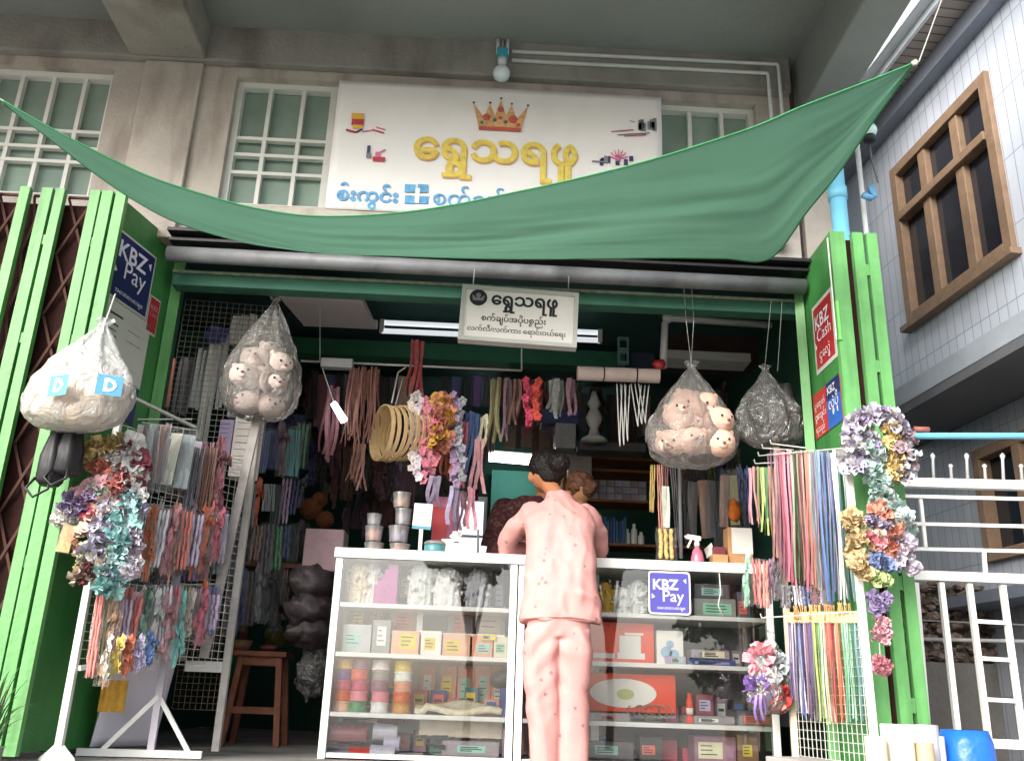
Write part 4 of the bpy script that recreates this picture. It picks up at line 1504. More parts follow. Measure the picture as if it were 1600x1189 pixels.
bg, x, z, wd, h = bag('hanging_bag', 'clear gathered bag of pale plush heads hanging at the left under the fascia', 352, 462, 476, 655, 4.55, bagfilm, seed=1, neckpx=432)
heads_in(x, z, wd, h, 4.55, 'pale plush head in the left clear bag', 'plush heads in the left bag', 9, True, 4)
MB().tube([P(432, 462, 4.55), P(436, 440, 4.52)], .006, 6).build('string', wire, bg)
bg, x, z, wd, h = bag('hanging_bag', 'clear gathered bag of peach plush heads hanging at the right from strings', 1013, 566, 1148, 728, 4.45, bagfilm, seed=7, neckpx=1080)
heads_in(x, z, wd, h, 4.45, 'peach plush head in the right clear bag', 'plush heads in the right bag', 10, False, 9)
for dx in (-6, 6):
    MB().tube([P(1080, 568, 4.45), P(1078 + dx, 500, 4.45), P(1074 + dx, 440, FY - .05)], .0022, 5).build('string', wire_dark, bg)
bg, x, z, wd, h = bag('hanging_bag', 'dark grey see-through bag hanging beside the right door jamb', 1156, 572, 1252, 698, 4.5, greyfilm, seed=13, neckpx=1195, lumps=.3)
MB().tube([P(1195, 574, 4.5), P(1205, 470, FY)], .0022, 5).build('string', wire_dark, bg)
MB().tube([P(1215, 580, 4.5), P(1222, 470, FY)], .0022, 5).build('string', wire_dark, bg)
MB().ell((x, 4.5, z - h * .62), (wd * .34, wd * .22, h * .26), 12, amp=.5, seed=3).ell((x + wd * .22, 4.47, z - h * .45), (wd * .16, wd * .14, h * .2), 10, amp=.5, seed=6).build('dark_contents', M('dark_filling', '#2c2b2c', .6, .3, 12, .3, 40), bg, smooth=True)

# foam bag hung on the left gate
bg, x, z, wd, h = bag('hanging_bag', 'milky white bag of cream foam rolls with blue D labels on the left green gate', 42, 498, 210, 672, 3.72, milkfilm, seed=21, neckpx=166, lumps=.12, depth=.6)
MB().tube([P(166, 500, 3.72), P(180, 460, SY - .01)], .004, 6).build('string', wire, bg)
foam = M('foam_cream', '#d8bf9a', .9, .08, 8, .2, 60)
FG = 'foam rolls in the milky bag'
for i, (px, py, r, lb) in enumerate(((90, 628, .085, 'cream foam roll at the left of the milky bag'), (165, 625, .08, 'cream foam roll at the right of the milky bag'), (125, 600, .07, 'cream foam roll in the middle of the milky bag'), (130, 650, .06, 'small cream foam roll at the bottom of the milky bag'))):
    c_ = P(px, py, 3.74)
    o = MB().tube([c_ + Vector((-.06, .03, .01)), c_ + Vector((.06, -.02, -.005))], r, 20).build('foam_roll', foam, loc=tuple(c_), smooth=False, bev=.006)
    tag(o, lb, 'foam roll', FG)
lab_m = M('label_blue', '#4f8fae', .5, .08, 8, 0)
for px, py, s_, rz in ((91, 602, 1.0, -.45), (171, 602, .95, .35)):
    c_ = P(px, py, 3.72 - wd * .385)
    fm_ = Matrix.Translation(c_) @ Matrix.Rotation(rz, 4, 'Z') @ Matrix.Rotation(R(90), 4, 'X')
    hw_, hh_ = .052 * s_, .044 * s_
    mb = MB()
    mb.poly([fm_ @ Vector(p) for p in ((-hw_, -hh_, 0), (hw_, -hh_, 0), (hw_, hh_, 0), (-hw_, hh_, 0))], 0)
    D = [(-.022, -.03), (-.0, -.03), (.02, -.02), (.03, 0), (.02, .02), (0, .03), (-.022, .03)]
    mb.poly([fm_ @ Vector((a * s_, b__ * s_, .002)) for a, b__ in D], 1)
    mb.poly([fm_ @ Vector((a * s_ * .45, b__ * s_ * .5, .004)) for a, b__ in D], 0)
    mb.build('printed_label', [lab_m, paper], bg)

# black bags hanging below it
for i, (a_, lb) in enumerate((((62, 668, 100, 758), 'black bag hanging behind the milky bag, left one'), ((88, 660, 128, 742), 'black bag hanging behind the milky bag, right one'))):
    x, z, wd, h = spot(*a_, 3.8)
    mb = MB()
    mb.lathe([(wd * .35, 0), (wd * .5, .08 * h), (wd * .48, .5 * h), (wd * .32, .85 * h), (wd * .2, h)], (x, 3.82, z - h), 20, wob=lambda a, t: 1 + .15 * math.sin(5 * a + 3 * t))
    r_ = thing('black_bag', lb, 'bag', (x, 3.82, z - h), 'black bags on the left gate')
    mb.build('body', black_m, r_, smooth=True)
    MB().tube([(x - .04, 3.78, z - h * .9), (x - .06, 3.76, z - h * 1.1), (x - .02, 3.75, z - h * 1.25), (x + .03, 3.76, z - h * 1.1), (x + .02, 3.78, z - h * .8)], .006, 6).build('strap', black_m, r_, smooth=True)

# ================================================================== mesh wall and tubes behind the left bags
mp = thing('wire_grid', 'dark wire grid panel hanging inside the left end of the opening', 'wire grid', (P(330, 640, 4.85).x, 4.85, .9))
mb = MB()
a_, q_ = P(262, 640, 4.9), P(418, 640, 4.95)
mesh_panel(mb, (a_.x, 4.9, 0), (q_.x, 4.95, 0), P(330, 690, 4.9).z, P(330, 470, 4.9).z, .032, .0013)
mb.build('wires', wire_dark, mp)
for i, (px0, px1, py0, py1, cname, lb) in enumerate(((300, 318, 545, 640, 'silver', 'pale tube bundle behind the wire grid, leftmost'), (316, 336, 525, 700, 'white', 'tall white tube bundle behind the wire grid'), (336, 354, 520, 640, 'silver', 'silvery tube bundle with blue cap behind the wire grid'),
                                                   (356, 404, 492, 540, 'white', 'white checked sheet behind the wire grid'), (245, 270, 560, 640, 'orange', 'orange brown strip bundle at the left jamb'), (272, 300, 560, 650, 'charcoal', 'dark strip bundle beside the orange one'))):
    x, z, wd, h = spot(px0, py0, px1, py1, 5.0)
    ribbons(x, 5.0, z, wd, h, cname, lb, 'bundles behind the wire grid', 5, 'tube_bundle', .004, 'bundle', oc_plain)
x, z, wd, h = spot(322, 512, 352, 535, 4.98)
tag(MB().ell((x, 4.98, z - h / 2), (wd * .6, .04, h * .6), 12, amp=.6, seed=2, fs=14).build('crumpled_wrapper', oc_gloss, loc=(x, 4.98, z), color='#3d3f7d'), 'crumpled blue wrapper on top of the tube bundle', 'wrapper')
for i, (a_, cname, lb) in enumerate((((362, 650, 402, 745), 'white', 'white ruled box standing behind the left rack post'), ((340, 655, 362, 720), 'lilac', 'lilac box left of the white ruled box'), ((355, 635, 400, 652), 'silver', 'silver lid box lying above the white ruled box'))):
    x, z, wd, h = spot(*a_, 4.9)
    r_ = thing('stock_box', lb, 'box', (x, 4.9, z - h), 'boxes behind the left rack')
    MB().box((x, 4.95, z - h / 2), (wd, .10, h)).build('carton', oc_plain, r_, bev=.004, color=rc(cname))
    lm = MB()
    for k in range(1, 9):
        lm.box((x - wd * .1, 4.8985, z - h * k / 9), (wd * .6, .002, .002))
    lm.build('printed_lines', inkb, r_)
# ================================================================== RIGHT RACK with ribbons
def rY(px):
    return 4.55 - (px - 1200) / 150 * .65


q0, q1 = P(1316, 675, 3.86), P(1368, 1170, 3.86)
l0 = P(1238, 1100, 4.50)
rr_ = thing('ribbon_rack', 'white steel mesh rack hung with zips and ribbons at the right of the entrance', 'rack', (q1.x, 3.86, 0))
MB().bar((q1.x, 3.86, .02), (q0.x + .01, 3.86, q0.z), .028, .028).build('post', white_frame, rr_, bev=.003)
MB().bar((l0.x, 4.5, .02), (l0.x, 4.5, 1.62), .028, .028).build('post', M('post_cream', '#c8bca8', .5, .1, 8), rr_, bev=.003)
mb = MB()
mesh_panel(mb, (l0.x + .01, 4.51, 0), (q1.x, 3.875, 0), .10, .70, .036, .0013)
mb.build('wire_mesh', wire, rr_)
for (px, py, qx, qy) in ((1186, 712, 1320, 700), (1192, 700, 1240, 703), (1205, 693, 1260, 700), (1180, 724, 1232, 722), (1190, 965, 1345, 955)):
    a_, q_ = P(px, py, rY(px) - .12), P(qx, qy, rY(qx) - .03)
    MB().tube([a_ + Vector((-.005, 0, .02)), a_, q_], .0035, 6).build('hook_rod', wire, rr_)
MB().bar((l0.x - .04, 4.5, .07), (q1.x - .04, 3.9, .07), .22, .05).build('base_ledge', M('ledge_concrete', '#9a9793', .9, .15, 5, .2, 40), rr_, bev=.006)

RG = 'zip and ribbon bundles on the right rack'
for i, (px0, px1, yb_, c) in enumerate(((1206, 1216, 910, 'mauve'), (1214, 1224, 895, 'maroon'), (1222, 1232, 915, 'rose'), (1230, 1242, 925, 'rose'), (1240, 1250, 918, 'green'), (1247, 1257, 922, 'brown'), (1255, 1268, 930, 'rose'), (1264, 1276, 925, 'salmon'),
                                    (1273, 1282, 930, 'teal'), (1279, 1290, 945, 'lilac'), (1286, 1300, 945, 'blue'), (1297, 1307, 940, 'navy'), (1305, 1316, 948, 'white'), (1313, 1327, 950, 'teal'))):
    x, z, wd, h = spot((px0 + px1) / 2 - (px1 - px0) / 2, 706, (px0 + px1) / 2 + (px1 - px0) / 2, yb_, rY(px0) - .06)
    ribbons(x + .012, rY(px0) - .06, z, wd * 2.1, h, c, f'{c} zip bundle, {ORD[i]} from left in the upper row of the right rack', RG, 11, 'zip_bundle', .014, 'zips', flare=1.15, dyw=.035)
for i, (px0, px1, yb_, c) in enumerate(((1172, 1182, 820, 'pink'), (1181, 1191, 830, 'olive'), (1189, 1199, 838, 'lime'), (1197, 1206, 825, 'green'), (1201, 1216, 880, 'peach'))):
    x, z, wd, h = spot(px0, 730, px1, yb_, 4.48)
    ribbons(x, 4.48, z, wd, h, c, f'{c} bundle, {ORD[i]} from left in the short bunch beside the zips', 'short ribbon bundles beside the zips', 4, 'ribbon_bundle', .014)
for i, (px0, px1, yb_, c) in enumerate(((1236, 1244, 1100, 'purple'), (1243, 1251, 1118, 'white'), (1250, 1260, 1128, 'navy'), (1259, 1268, 1125, 'mauve'), (1266, 1275, 1130, 'purple'), (1274, 1284, 1132, 'lime'), (1283, 1291, 1128, 'green'), (1289, 1297, 1132, 'cream'),
                                    (1296, 1306, 1132, 'coral'), (1304, 1314, 1134, 'red'), (1312, 1320, 1130, 'orange'), (1319, 1328, 1134, 'green'), (1327, 1336, 1132, 'mint'), (1334, 1344, 1134, 'green'), (1342, 1352, 1134, 'teal'))):
    Yr = rY(px0 - 16) - .08
    x, z, wd, h = spot(px0, 972, px1, yb_, Yr)
    ribbons(x, Yr, z, wd * 1.7, h, c, f'{c} ribbon hank, {ORD[i]} from left in the lower row of the right rack', 'ribbon hanks in the lower row of the right rack', 9, 'ribbon_hank', .006, flare=1.1)
    hb = MB().box((x, Yr, z + .02), (wd * .95, .03, .05))
    o = hb.build('paper_header', M('header_card', '#cdb98f', .7, .15, 8, .1, 40), loc=(x, Yr, z + .02), bev=.004)
    tag(o, f'cream card header holding the {c} hank, {ORD[i]} from left on the right rack', 'card header', 'card headers of the ribbon hanks')
row(1238, 1330, (945, 940), (972, 965), 4.35, 4.0, ['ochre', 'gold', 'ochre', 'gold'], 'the short ochre row between the two ribbon rows', 'ochre packs on the right rack', ('strands',), 1.0, 3, False, 'tassel_pack', 'tassel pack')
row(1164, 1226, (868, 880), (952, 940), 4.5, 4.45, ['mint', 'red', 'coral', 'mauve', 'charcoal'], 'the lace row left of the long zips', 'lace packs on the right rack', ('beads', 'flowers'), 1.25, 4, True, 'lace_pack', 'lace pack')
row(1222, 1300, (912, 918), (952, 950), 4.42, 4.2, ['charcoal', 'silver', 'navy', 'maroon', 'charcoal'], 'the dark row under the zips', 'dark packs under the zips', ('beads', 'card'), 1.2, 4, True, 'small_pack', 'small pack')
bg, x, z, wd, h = bag('hanging_bag', 'clear bag of purple and red ribbon rolls low on the right rack', 1166, 985, 1236, 1115, 4.5, film, seed=31, neckpx=1205)
for i, (px, py, c, r, lb) in enumerate(((1188, 1030, 'pink', .05, 'pink ribbon roll near the top of the low clear bag'), (1210, 1040, 'silver', .055, 'silver ribbon roll in the middle of the low clear bag'), (1186, 1075, 'purple', .05, 'purple ribbon roll at the left of the low clear bag'), (1214, 1085, 'red', .05, 'red ribbon roll at the bottom of the low clear bag'))):
    mb = MB()
    c_ = P(px, py, 4.47)
    petal_cloud(mb, c_, (r, r * .8, r * 1.2), 70, r * .7, rnd)
    tag(mb.build('ribbon_roll', oc_gloss, loc=tuple(c_), color=rc(c)), lb, 'ribbon roll', 'ribbon rolls in the low clear bag')
x, z, wd, h = spot(1180, 1085, 1196, 1128, 4.42)
ribbons(x, 4.42, z, wd, h, 'purple', 'loose purple ribbon ends hanging out of the low clear bag', 'loose ribbons')

G2 = 'flower garlands at the right gate'
for pts, r, c1, c2, lab in (
        ([(1335, 735), (1332, 700), (1338, 668), (1356, 650), (1380, 650), (1398, 670)], .040, 'lilac', 'white', 'lilac and white garland looped over the top of the right bunch'),
        ([(1350, 655), (1352, 690), (1362, 715)], .034, 'silver', 'lilac', 'short silvery garland inside the right loop'),
        ([(1352, 690), (1362, 730), (1372, 770), (1385, 805)], .034, 'mint', None, 'mint garland down the middle of the right bunch'),
        ([(1382, 650), (1396, 680), (1398, 715), (1390, 750)], .030, 'yellow', None, 'yellow garland in the right bunch'),
        ([(1400, 670), (1412, 710), (1414, 750)], .034, 'mauve', 'silver', 'mauve silver garland at the right edge of the bunch'),
        ([(1388, 770), (1402, 800), (1410, 830)], .036, 'mint', 'silver', 'pale mint garland at the lower right of the bunch'),
        ([(1405, 840), (1412, 865), (1416, 890)], .032, 'lilac', None, 'lilac garland end at the lower right of the bunch'),
        ([(1330, 805), (1338, 850), (1346, 900)], .034, 'gold', None, 'golden yellow garland left of the pole'),
        ([(1366, 795), (1384, 812), (1392, 840), (1390, 870)], .032, 'orange', None, 'orange garland arching in the lower right bunch'),
        ([(1360, 812), (1380, 822)], .030, 'lilac', None, 'small lilac garland under the orange arch'),
        ([(1364, 835), (1366, 858)], .028, 'peach', 'pink', 'peach and pink garland below the small lilac one'),
        ([(1362, 872), (1378, 888)], .030, 'blue', None, 'bright blue puff in the right bunch'),
        ([(1364, 900), (1376, 912)], .030, 'lime', None, 'lime puff under the blue one'),
        ([(1372, 930), (1374, 952)], .026, 'purple', None, 'purple puff hanging below the lime one'),
        ([(1374, 968), (1378, 1000)], .026, 'pink', None, 'pink bow hanging below the purple puff'),
        ([(1374, 1028), (1378, 1050)], .022, 'rose', None, 'lowest rose bow hanging on the right string')):
    garland(pts, 3.78, r, c1, lab, G2, col2=c2)
st_ = MB().tube([P(1362, 880, 3.79), P(1372, 960, 3.79), P(1376, 1050, 3.79)], .002, 5).build('string', wire, loc=tuple(P(1372, 960, 3.79)))
tag(st_, 'thin string carrying the small puffs and bows at right', 'string')

# fabric rolls, box and blue sack at the foot of the right gate
for i, (px, py, r, c, lb) in enumerate(((1367, 1150, .04, 'cream', 'cream cardboard roll standing leftmost beside the right pole'), (1412, 1152, .035, 'cream', 'cream roll standing in front of the white roll'), (1446, 1132, .045, 'silver', 'grey white roll standing tallest at the gate foot'),
                                        (1443, 1160, .035, 'beige', 'beige roll standing in front of the grey white one'), (1462, 1150, .03, 'white', 'thin white roll next to the blue sack'))):
    a_ = P(px, py, 3.6 if i in (1, 3) else 3.7)
    mb = MB().lathe([(r, -.9), (r, 0), (r * .72, .001), (r * .72, -.06), (r * .1, -.061)], a_, 22)
    tag(mb.build('fabric_roll', oc_plain, loc=(a_.x, a_.y, a_.z - .9), color=rc(c), smooth=False), lb, 'roll', 'rolls at the foot of the right gate')
a_ = P(1404, 1131, 3.75)
MBx = MB().box((a_.x, a_.y, a_.z - .45), (.12, .08, .9)).build('white_carton', paper, loc=(a_.x, a_.y, a_.z - .9), bev=.004)
tag(MBx, 'narrow white carton standing among the rolls at the gate foot', 'carton')
a_ = P(1507, 1140, 3.75)
mb = MB()
mb.lathe([(.10, -.5), (.105, -.2), (.10, -.05), (.085, 0), (.05, -.015), (.01, -.03)], a_, 26, wob=lambda a, t: 1 + .10 * noise.noise(Vector((math.cos(a) * 2, math.sin(a) * 2, t * 5))))
tag(mb.build('blue_sack', M('sack_blue', '#1d5fc0', .35, .15, 8, .6, 14), loc=(a_.x, a_.y, a_.z - .5), smooth=True), 'bright blue crumpled plastic sack at the gate foot', 'sack')
# ================================================================== INTERIOR
tb_ = thing('tube_lights', 'pair of white fluorescent tubes under the shop ceiling behind the hanging sign', 'ceiling light', P(766, 515, 6.0))
tube_on = glow('tube_dim', (.9, .95, 1), .26)
for k, (dy0, dy1) in enumerate(((504, 520), (517, 532))):
    MB().tube([P(597, dy0, 5.8), P(937, dy1, 5.8)], .018, 10).build('tube', tube_on, tb_, smooth=True)
for px, py in ((597, 510), (937, 526)):
    MB().box(P(px, py, 5.8), (.03, .05, .09)).build('holder', white_frame, tb_)
a_, q_ = P(430, 452, 5.0), P(562, 462, 5.0)
pn = thing('ceiling_panel', 'flat pale panel light hanging under the ceiling at the left', 'ceiling light', ((a_.x + q_.x) / 2, 5.2, a_.z))
zc_ = a_.z - .02
MB().add([(a_.x, 5.0, zc_), (q_.x, 5.0, zc_), (q_.x + .05, 5.42, zc_ - .03), (a_.x + .1, 5.42, zc_ - .03), (a_.x, 5.0, zc_ + .04), (q_.x, 5.0, zc_ + .04), (q_.x + .05, 5.42, zc_ + .01), (a_.x + .1, 5.42, zc_ + .01)],
         [(0, 1, 2, 3), (7, 6, 5, 4), (0, 4, 5, 1), (1, 5, 6, 2), (2, 6, 7, 3), (3, 7, 4, 0)]).build('panel', M('panel_grey', '#c2bcbd', .5, .05, 4), pn)
MB().bar((q_.x + .06, 5.45, zc_ + .01), (a_.x + .09, 5.45, zc_ + .01), .04, .05).build('lip', white_frame, pn)
rodL = thing('hanging_rod', 'long thin pale rod hung with trims across the shop', 'rod', P(645, 572, 5.15))
MB().tube([P(470, 564, 5.15), P(815, 579, 5.15)], .007, 8).build('bar', wire, rodL, smooth=True)
MB().tube([P(815, 579, 5.15), P(815, 545, 5.15)], .005, 6).build('hanger', wire, rodL)
MB().tube([P(500, 566, 5.15), P(500, 480, 5.15)], .003, 6).build('hanger', wire, rodL)
x, z, wd, h = spot(502, 562, 552, 576, 5.10)
tag(MB().box((x, 5.10, z - h / 2), (wd, .06, h)).build('silver_bracket', M('bracket_silver', '#b5b6b6', .3, .1, 8, .1, metal=.5), loc=(x, 5.10, z), bev=.004), 'silvery bracket on the left end of the rod', 'bracket')
a_ = P(529, 645, 5.05)
lp = thing('hanging_lamp', 'small white stick lamp dangling on a thin cord from the rod', 'lamp', a_)
MB().tube([P(521, 630, 5.05), P(538, 658, 5.05)], [.018, .022], 10).build('tube', glow('lamp_white', (.9, .93, 1), 3.0), lp, smooth=True)
MB().tube([P(504, 576, 5.05), P(522, 630, 5.05)], .003, 6).build('cord', wire, lp)

HG = 'trims and strands hanging from the rod'
for i, (a_, c, n, lb) in enumerate((((538, 575, 566, 700), 'rust', 14, 'rust brown yarn curtain, left strand'), ((560, 575, 592, 690), 'rust', 14, 'darker rust yarn curtain, right strand'), ((545, 690, 570, 765), 'rust', 8, 'lower tail of the rust yarn curtain'),
                                    ((636, 530, 662, 630), 'red', 7, 'bright red tulle hank hanging from the ceiling'), ((500, 600, 526, 720), 'maroon', 6, 'dark red tulle hanging behind the stick lamp'), ((690, 690, 712, 748), 'orange', 6, 'red orange ribbon hank beside the flower trims'),
                                    ((722, 640, 752, 748), 'blue', 8, 'blue ribbon hank in the middle'), ((716, 660, 730, 770), 'rose', 4, 'thin rose ribbon left of the teal hank'), ((738, 685, 756, 772), 'pink', 4, 'pink ribbon hank right of the teal one'),
                                    ((762, 590, 783, 705), 'olive', 6, 'olive tassel hank left of the shopkeeper'), ((784, 590, 800, 690), 'mauve', 5, 'mauve strand hank beside the olive one'), ((800, 590, 815, 665), 'brown', 5, 'brown strand hank beside the mauve one'),
                                    ((856, 588, 884, 650), 'silver', 6, 'silver strand hank under the ceiling at centre'), ((748, 645, 762, 705), 'cream', 4, 'cream tassel beside the teal hank'), ((668, 745, 690, 800), 'lilac', 4, 'lilac ribbon end above the tissue box'),
                                    ((700, 760, 716, 835), 'lilac', 3, 'lilac ribbon trailing to the tissue box, left'), ((714, 765, 728, 835), 'mauve', 3, 'mauve ribbon trailing to the tissue box, middle'), ((728, 760, 742, 830), 'pink', 3, 'pink ribbon trailing to the tissue box, right'),
                                    ((884, 590, 900, 660), 'mauve', 4, 'mauve strand hank left of the foam roll'))):
    Yh = 5.10 if i < 14 else 5.05
    x, z, wd, h = spot(*a_, Yh)
    ribbons(x, Yh + .01 * i % .07, z, wd, h, c, lb, HG, n, 'ribbon_hank', .02, mat=oc_cloth, dyw=.04, uneven=.25)
# flower trims: chains of eyelet flowers
for i, (px, y0_, y1_, c, lb) in enumerate(((645, 616, 735, 'white', 'white eyelet flower trim, leftmost of the pale trims'), (654, 612, 750, 'white', 'white eyelet flower trim, second from the hoops'), (663, 620, 755, 'pink', 'pale pink eyelet flower trim beside the second white one'), (671, 626, 740, 'pink', 'pale pink eyelet flower trim, third of the pale ones'), (679, 632, 728, 'pink', 'pale pink eyelet flower trim beside the orange one'), (710, 612, 760, 'lilac', 'lilac eyelet trim beside the orange hank'), (720, 622, 750, 'silver', 'silvery eyelet trim beside the lilac one'),
                                           (825, 590, 665, 'rose', 'rose flower trim above the shopkeeper'), (838, 592, 655, 'coral', 'coral flower trim above the shopkeeper'))):
    mb = MB()
    n = int((y1_ - y0_) / 9)
    for k in range(n):
        c_ = P(px + rnd.uniform(-4, 4), y0_ + (y1_ - y0_) * (k + .5) / n, 5.03 + rnd.uniform(-.03, .03))
        R0 = .026
        rot = Matrix.Rotation(rnd.uniform(-.7, .7), 3, 'Z') @ Matrix.Rotation(R(90) + rnd.uniform(-.5, .5), 3, 'X')
        o = len(mb.v)
        mb.lathe([(R0 * .35, 0), (R0 * .6, .006), (R0, .002), (R0 * .95, -.003), (R0 * .35, -.002)], c_, 15, 0, rot, wob=lambda a, t: 1 + (.18 * math.sin(5 * a) if .2 < t < .9 else 0))
    tag(mb.build('flower_trim', oc_cloth, loc=tuple(P(px, y0_, 5.03)), color=rc(c), smooth=False), lb, 'trim', 'flower trims on the rod')
garland([(690, 625), (692, 660), (688, 700)], 5.03, .05, 'orange', 'orange flower trim in the middle of the hanging trims', 'flower trims on the rod', col2='gold', name='flower_trim', cat='trim')
# bamboo hoops
hoop_m = M('bamboo_hoop', '#cdb083', .5, .12, 16, .1, 60)
hs_ = thing('hoop_cord', 'white cord tying the bamboo hoops to the rod', 'cord', P(617, 628, 5.05))
MB().tube([P(612, 630, 5.05), P(622, 582, 5.13), P(634, 574, 5.13)], .005, 6).tube([P(618, 632, 5.05), P(630, 590, 5.13)], .004, 6).build('cord', wire, hs_)
for k in range(7):
    c_ = P(597 + 7.5 * k, 676 + (k % 3), 5.05 + .012 * k)
    an = R(28 + 3.5 * k)
    rot = Matrix.Rotation(an, 3, 'Z') @ Matrix.Rotation(R(90), 3, 'Y')
    r_ = .158 - .004 * (k % 2)
    mb = MB()
    n = 40
    for q in range(n):
        a = 2 * math.pi * q / n
        for (dr, dz) in ((0, -.011), (0, .011), (.006, .011), (.006, -.011)):
            v = Vector(((r_ + dr) * math.cos(a), (r_ + dr) * math.sin(a), dz))
            mb.v.append(Vector(c_) + rot @ v)
    for q in range(n):
        q2 = (q + 1) % n
        for e in range(4):
            e2 = (e + 1) % 4
            mb.f.append((q * 4 + e, q2 * 4 + e, q2 * 4 + e2, q * 4 + e2))
            mb.m.append(0)
    tag(mb.build('bamboo_hoop', hoop_m, loc=tuple(c_)), f'pale bamboo embroidery hoop, {ORD[k]} from left in the hanging bunch', 'hoop', 'bamboo hoops hanging from the rod')

# left interior: dark hanging stock in rows
LG = 'stock hanging in the dark left side'
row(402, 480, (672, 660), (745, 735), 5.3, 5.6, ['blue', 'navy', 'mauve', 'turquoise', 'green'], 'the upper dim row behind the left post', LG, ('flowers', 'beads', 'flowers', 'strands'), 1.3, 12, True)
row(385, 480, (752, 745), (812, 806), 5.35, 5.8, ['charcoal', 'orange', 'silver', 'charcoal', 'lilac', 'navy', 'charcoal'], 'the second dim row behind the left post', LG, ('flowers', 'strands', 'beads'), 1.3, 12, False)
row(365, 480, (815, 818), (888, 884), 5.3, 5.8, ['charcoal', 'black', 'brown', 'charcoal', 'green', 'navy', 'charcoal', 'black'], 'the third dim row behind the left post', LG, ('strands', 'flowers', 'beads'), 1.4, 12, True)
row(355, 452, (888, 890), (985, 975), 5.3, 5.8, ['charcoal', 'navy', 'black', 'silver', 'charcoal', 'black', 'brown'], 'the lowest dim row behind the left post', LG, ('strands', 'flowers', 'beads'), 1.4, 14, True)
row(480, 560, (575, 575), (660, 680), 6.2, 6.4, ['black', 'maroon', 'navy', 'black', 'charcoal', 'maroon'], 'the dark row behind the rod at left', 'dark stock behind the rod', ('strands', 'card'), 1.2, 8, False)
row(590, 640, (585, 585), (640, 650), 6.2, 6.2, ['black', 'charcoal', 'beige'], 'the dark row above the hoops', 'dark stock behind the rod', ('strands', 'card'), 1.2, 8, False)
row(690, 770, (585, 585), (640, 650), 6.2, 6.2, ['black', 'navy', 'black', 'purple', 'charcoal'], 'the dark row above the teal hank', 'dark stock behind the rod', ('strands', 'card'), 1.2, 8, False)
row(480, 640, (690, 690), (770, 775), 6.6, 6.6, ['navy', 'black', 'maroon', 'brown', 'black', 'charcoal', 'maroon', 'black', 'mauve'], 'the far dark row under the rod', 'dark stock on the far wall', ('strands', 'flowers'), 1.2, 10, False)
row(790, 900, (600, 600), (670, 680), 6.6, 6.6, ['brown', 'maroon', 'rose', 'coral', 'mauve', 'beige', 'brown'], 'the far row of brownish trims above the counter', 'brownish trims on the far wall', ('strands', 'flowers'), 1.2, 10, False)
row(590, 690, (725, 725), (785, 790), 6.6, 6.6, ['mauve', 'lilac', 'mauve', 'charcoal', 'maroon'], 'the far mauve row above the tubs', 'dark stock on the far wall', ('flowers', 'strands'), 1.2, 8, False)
sack_m = M('sack_dark', '#4b4143', .5, .35, 9, 1.0, 9, spec=.5)
for i, (a_, lb) in enumerate((((452, 888, 520, 935), 'dark plastic sack on top of the pile left of the counter'), ((445, 930, 522, 975), 'dark plastic sack in the middle of the pile'), ((448, 968, 520, 1008), 'dark plastic sack at the bottom of the pile'))):
    x, z, wd, h = spot(*a_, 5.6)
    tag(MB().ell((x, 5.65, z - h / 2), (wd * .55, .2, h * .62), 22, amp=.35, fs=12, seed=i * 4.4).build('plastic_sack', sack_m, loc=(x, 5.65, z - h), smooth=True), lb, 'sack', 'dark plastic sacks in the pile')
x, z, wd, h = spot(465, 1005, 512, 1085, 5.7)
tag(MB().ell((x, 5.75, z - h / 2), (wd * .55, .15, h * .55), 20, amp=.4, fs=14, seed=9).build('clear_sack', greyfilm, loc=(x, 5.75, z - h), smooth=True), 'grey clear bag lying on the floor below the dark sacks', 'bag')
x, z, wd, h = spot(474, 826, 536, 892, 5.6)
pbx = MB().box((x, 5.7, z - h / 2), (wd, .2, h)).build('pink_box', oc_plain, loc=(x, 5.7, z - h), bev=.006, color='#a98c92')
tag(pbx, 'dusty pink printed box on the sack pile left of the counter', 'box')
for i, (px, py, r, lb) in enumerate(((486, 795, .07, 'large brown yarn ball left of the counter tubs'), (508, 812, .055, 'smaller brown yarn ball in front of the large one'), (500, 780, .05, 'dark brown yarn ball behind the large one'))):
    c_ = P(px, py, 6.0)
    mb = MB().ell(c_, r, 16)
    for k in range(14):
        ax = Vector((rnd.gauss(0, 1), rnd.gauss(0, 1), rnd.gauss(0, 1))).normalized()
        u_ = ax.orthogonal().normalized()
        v_ = ax.cross(u_)
        mb.tube([Vector(c_) + (u_ * math.cos(t) + v_ * math.sin(t)) * r * 1.02 for t in [2 * math.pi * q / 16 for q in range(17)]], r * .06, 4)
    tag(mb.build('yarn_ball', M('yarn_brown', '#7a4a2c', .8, .25, 12, .3, 80), loc=tuple(c_), smooth=True), lb, 'yarn ball', 'brown yarn balls')
sh2 = thing('stock_table', 'dark low table carrying the sacks and boxes left of the counter', 'table', (-1.0, 6.0, 0))
MB().span((-1.55, 5.75, 1.02), (-.55, 6.3, 1.05)).build('tabletop', wood_red, sh2)
for x_ in (-1.5, -.6):
    MB().span((x_ - .02, 6.2, 0), (x_ + .02, 6.24, 1.02)).build('leg', wood_red, sh2)
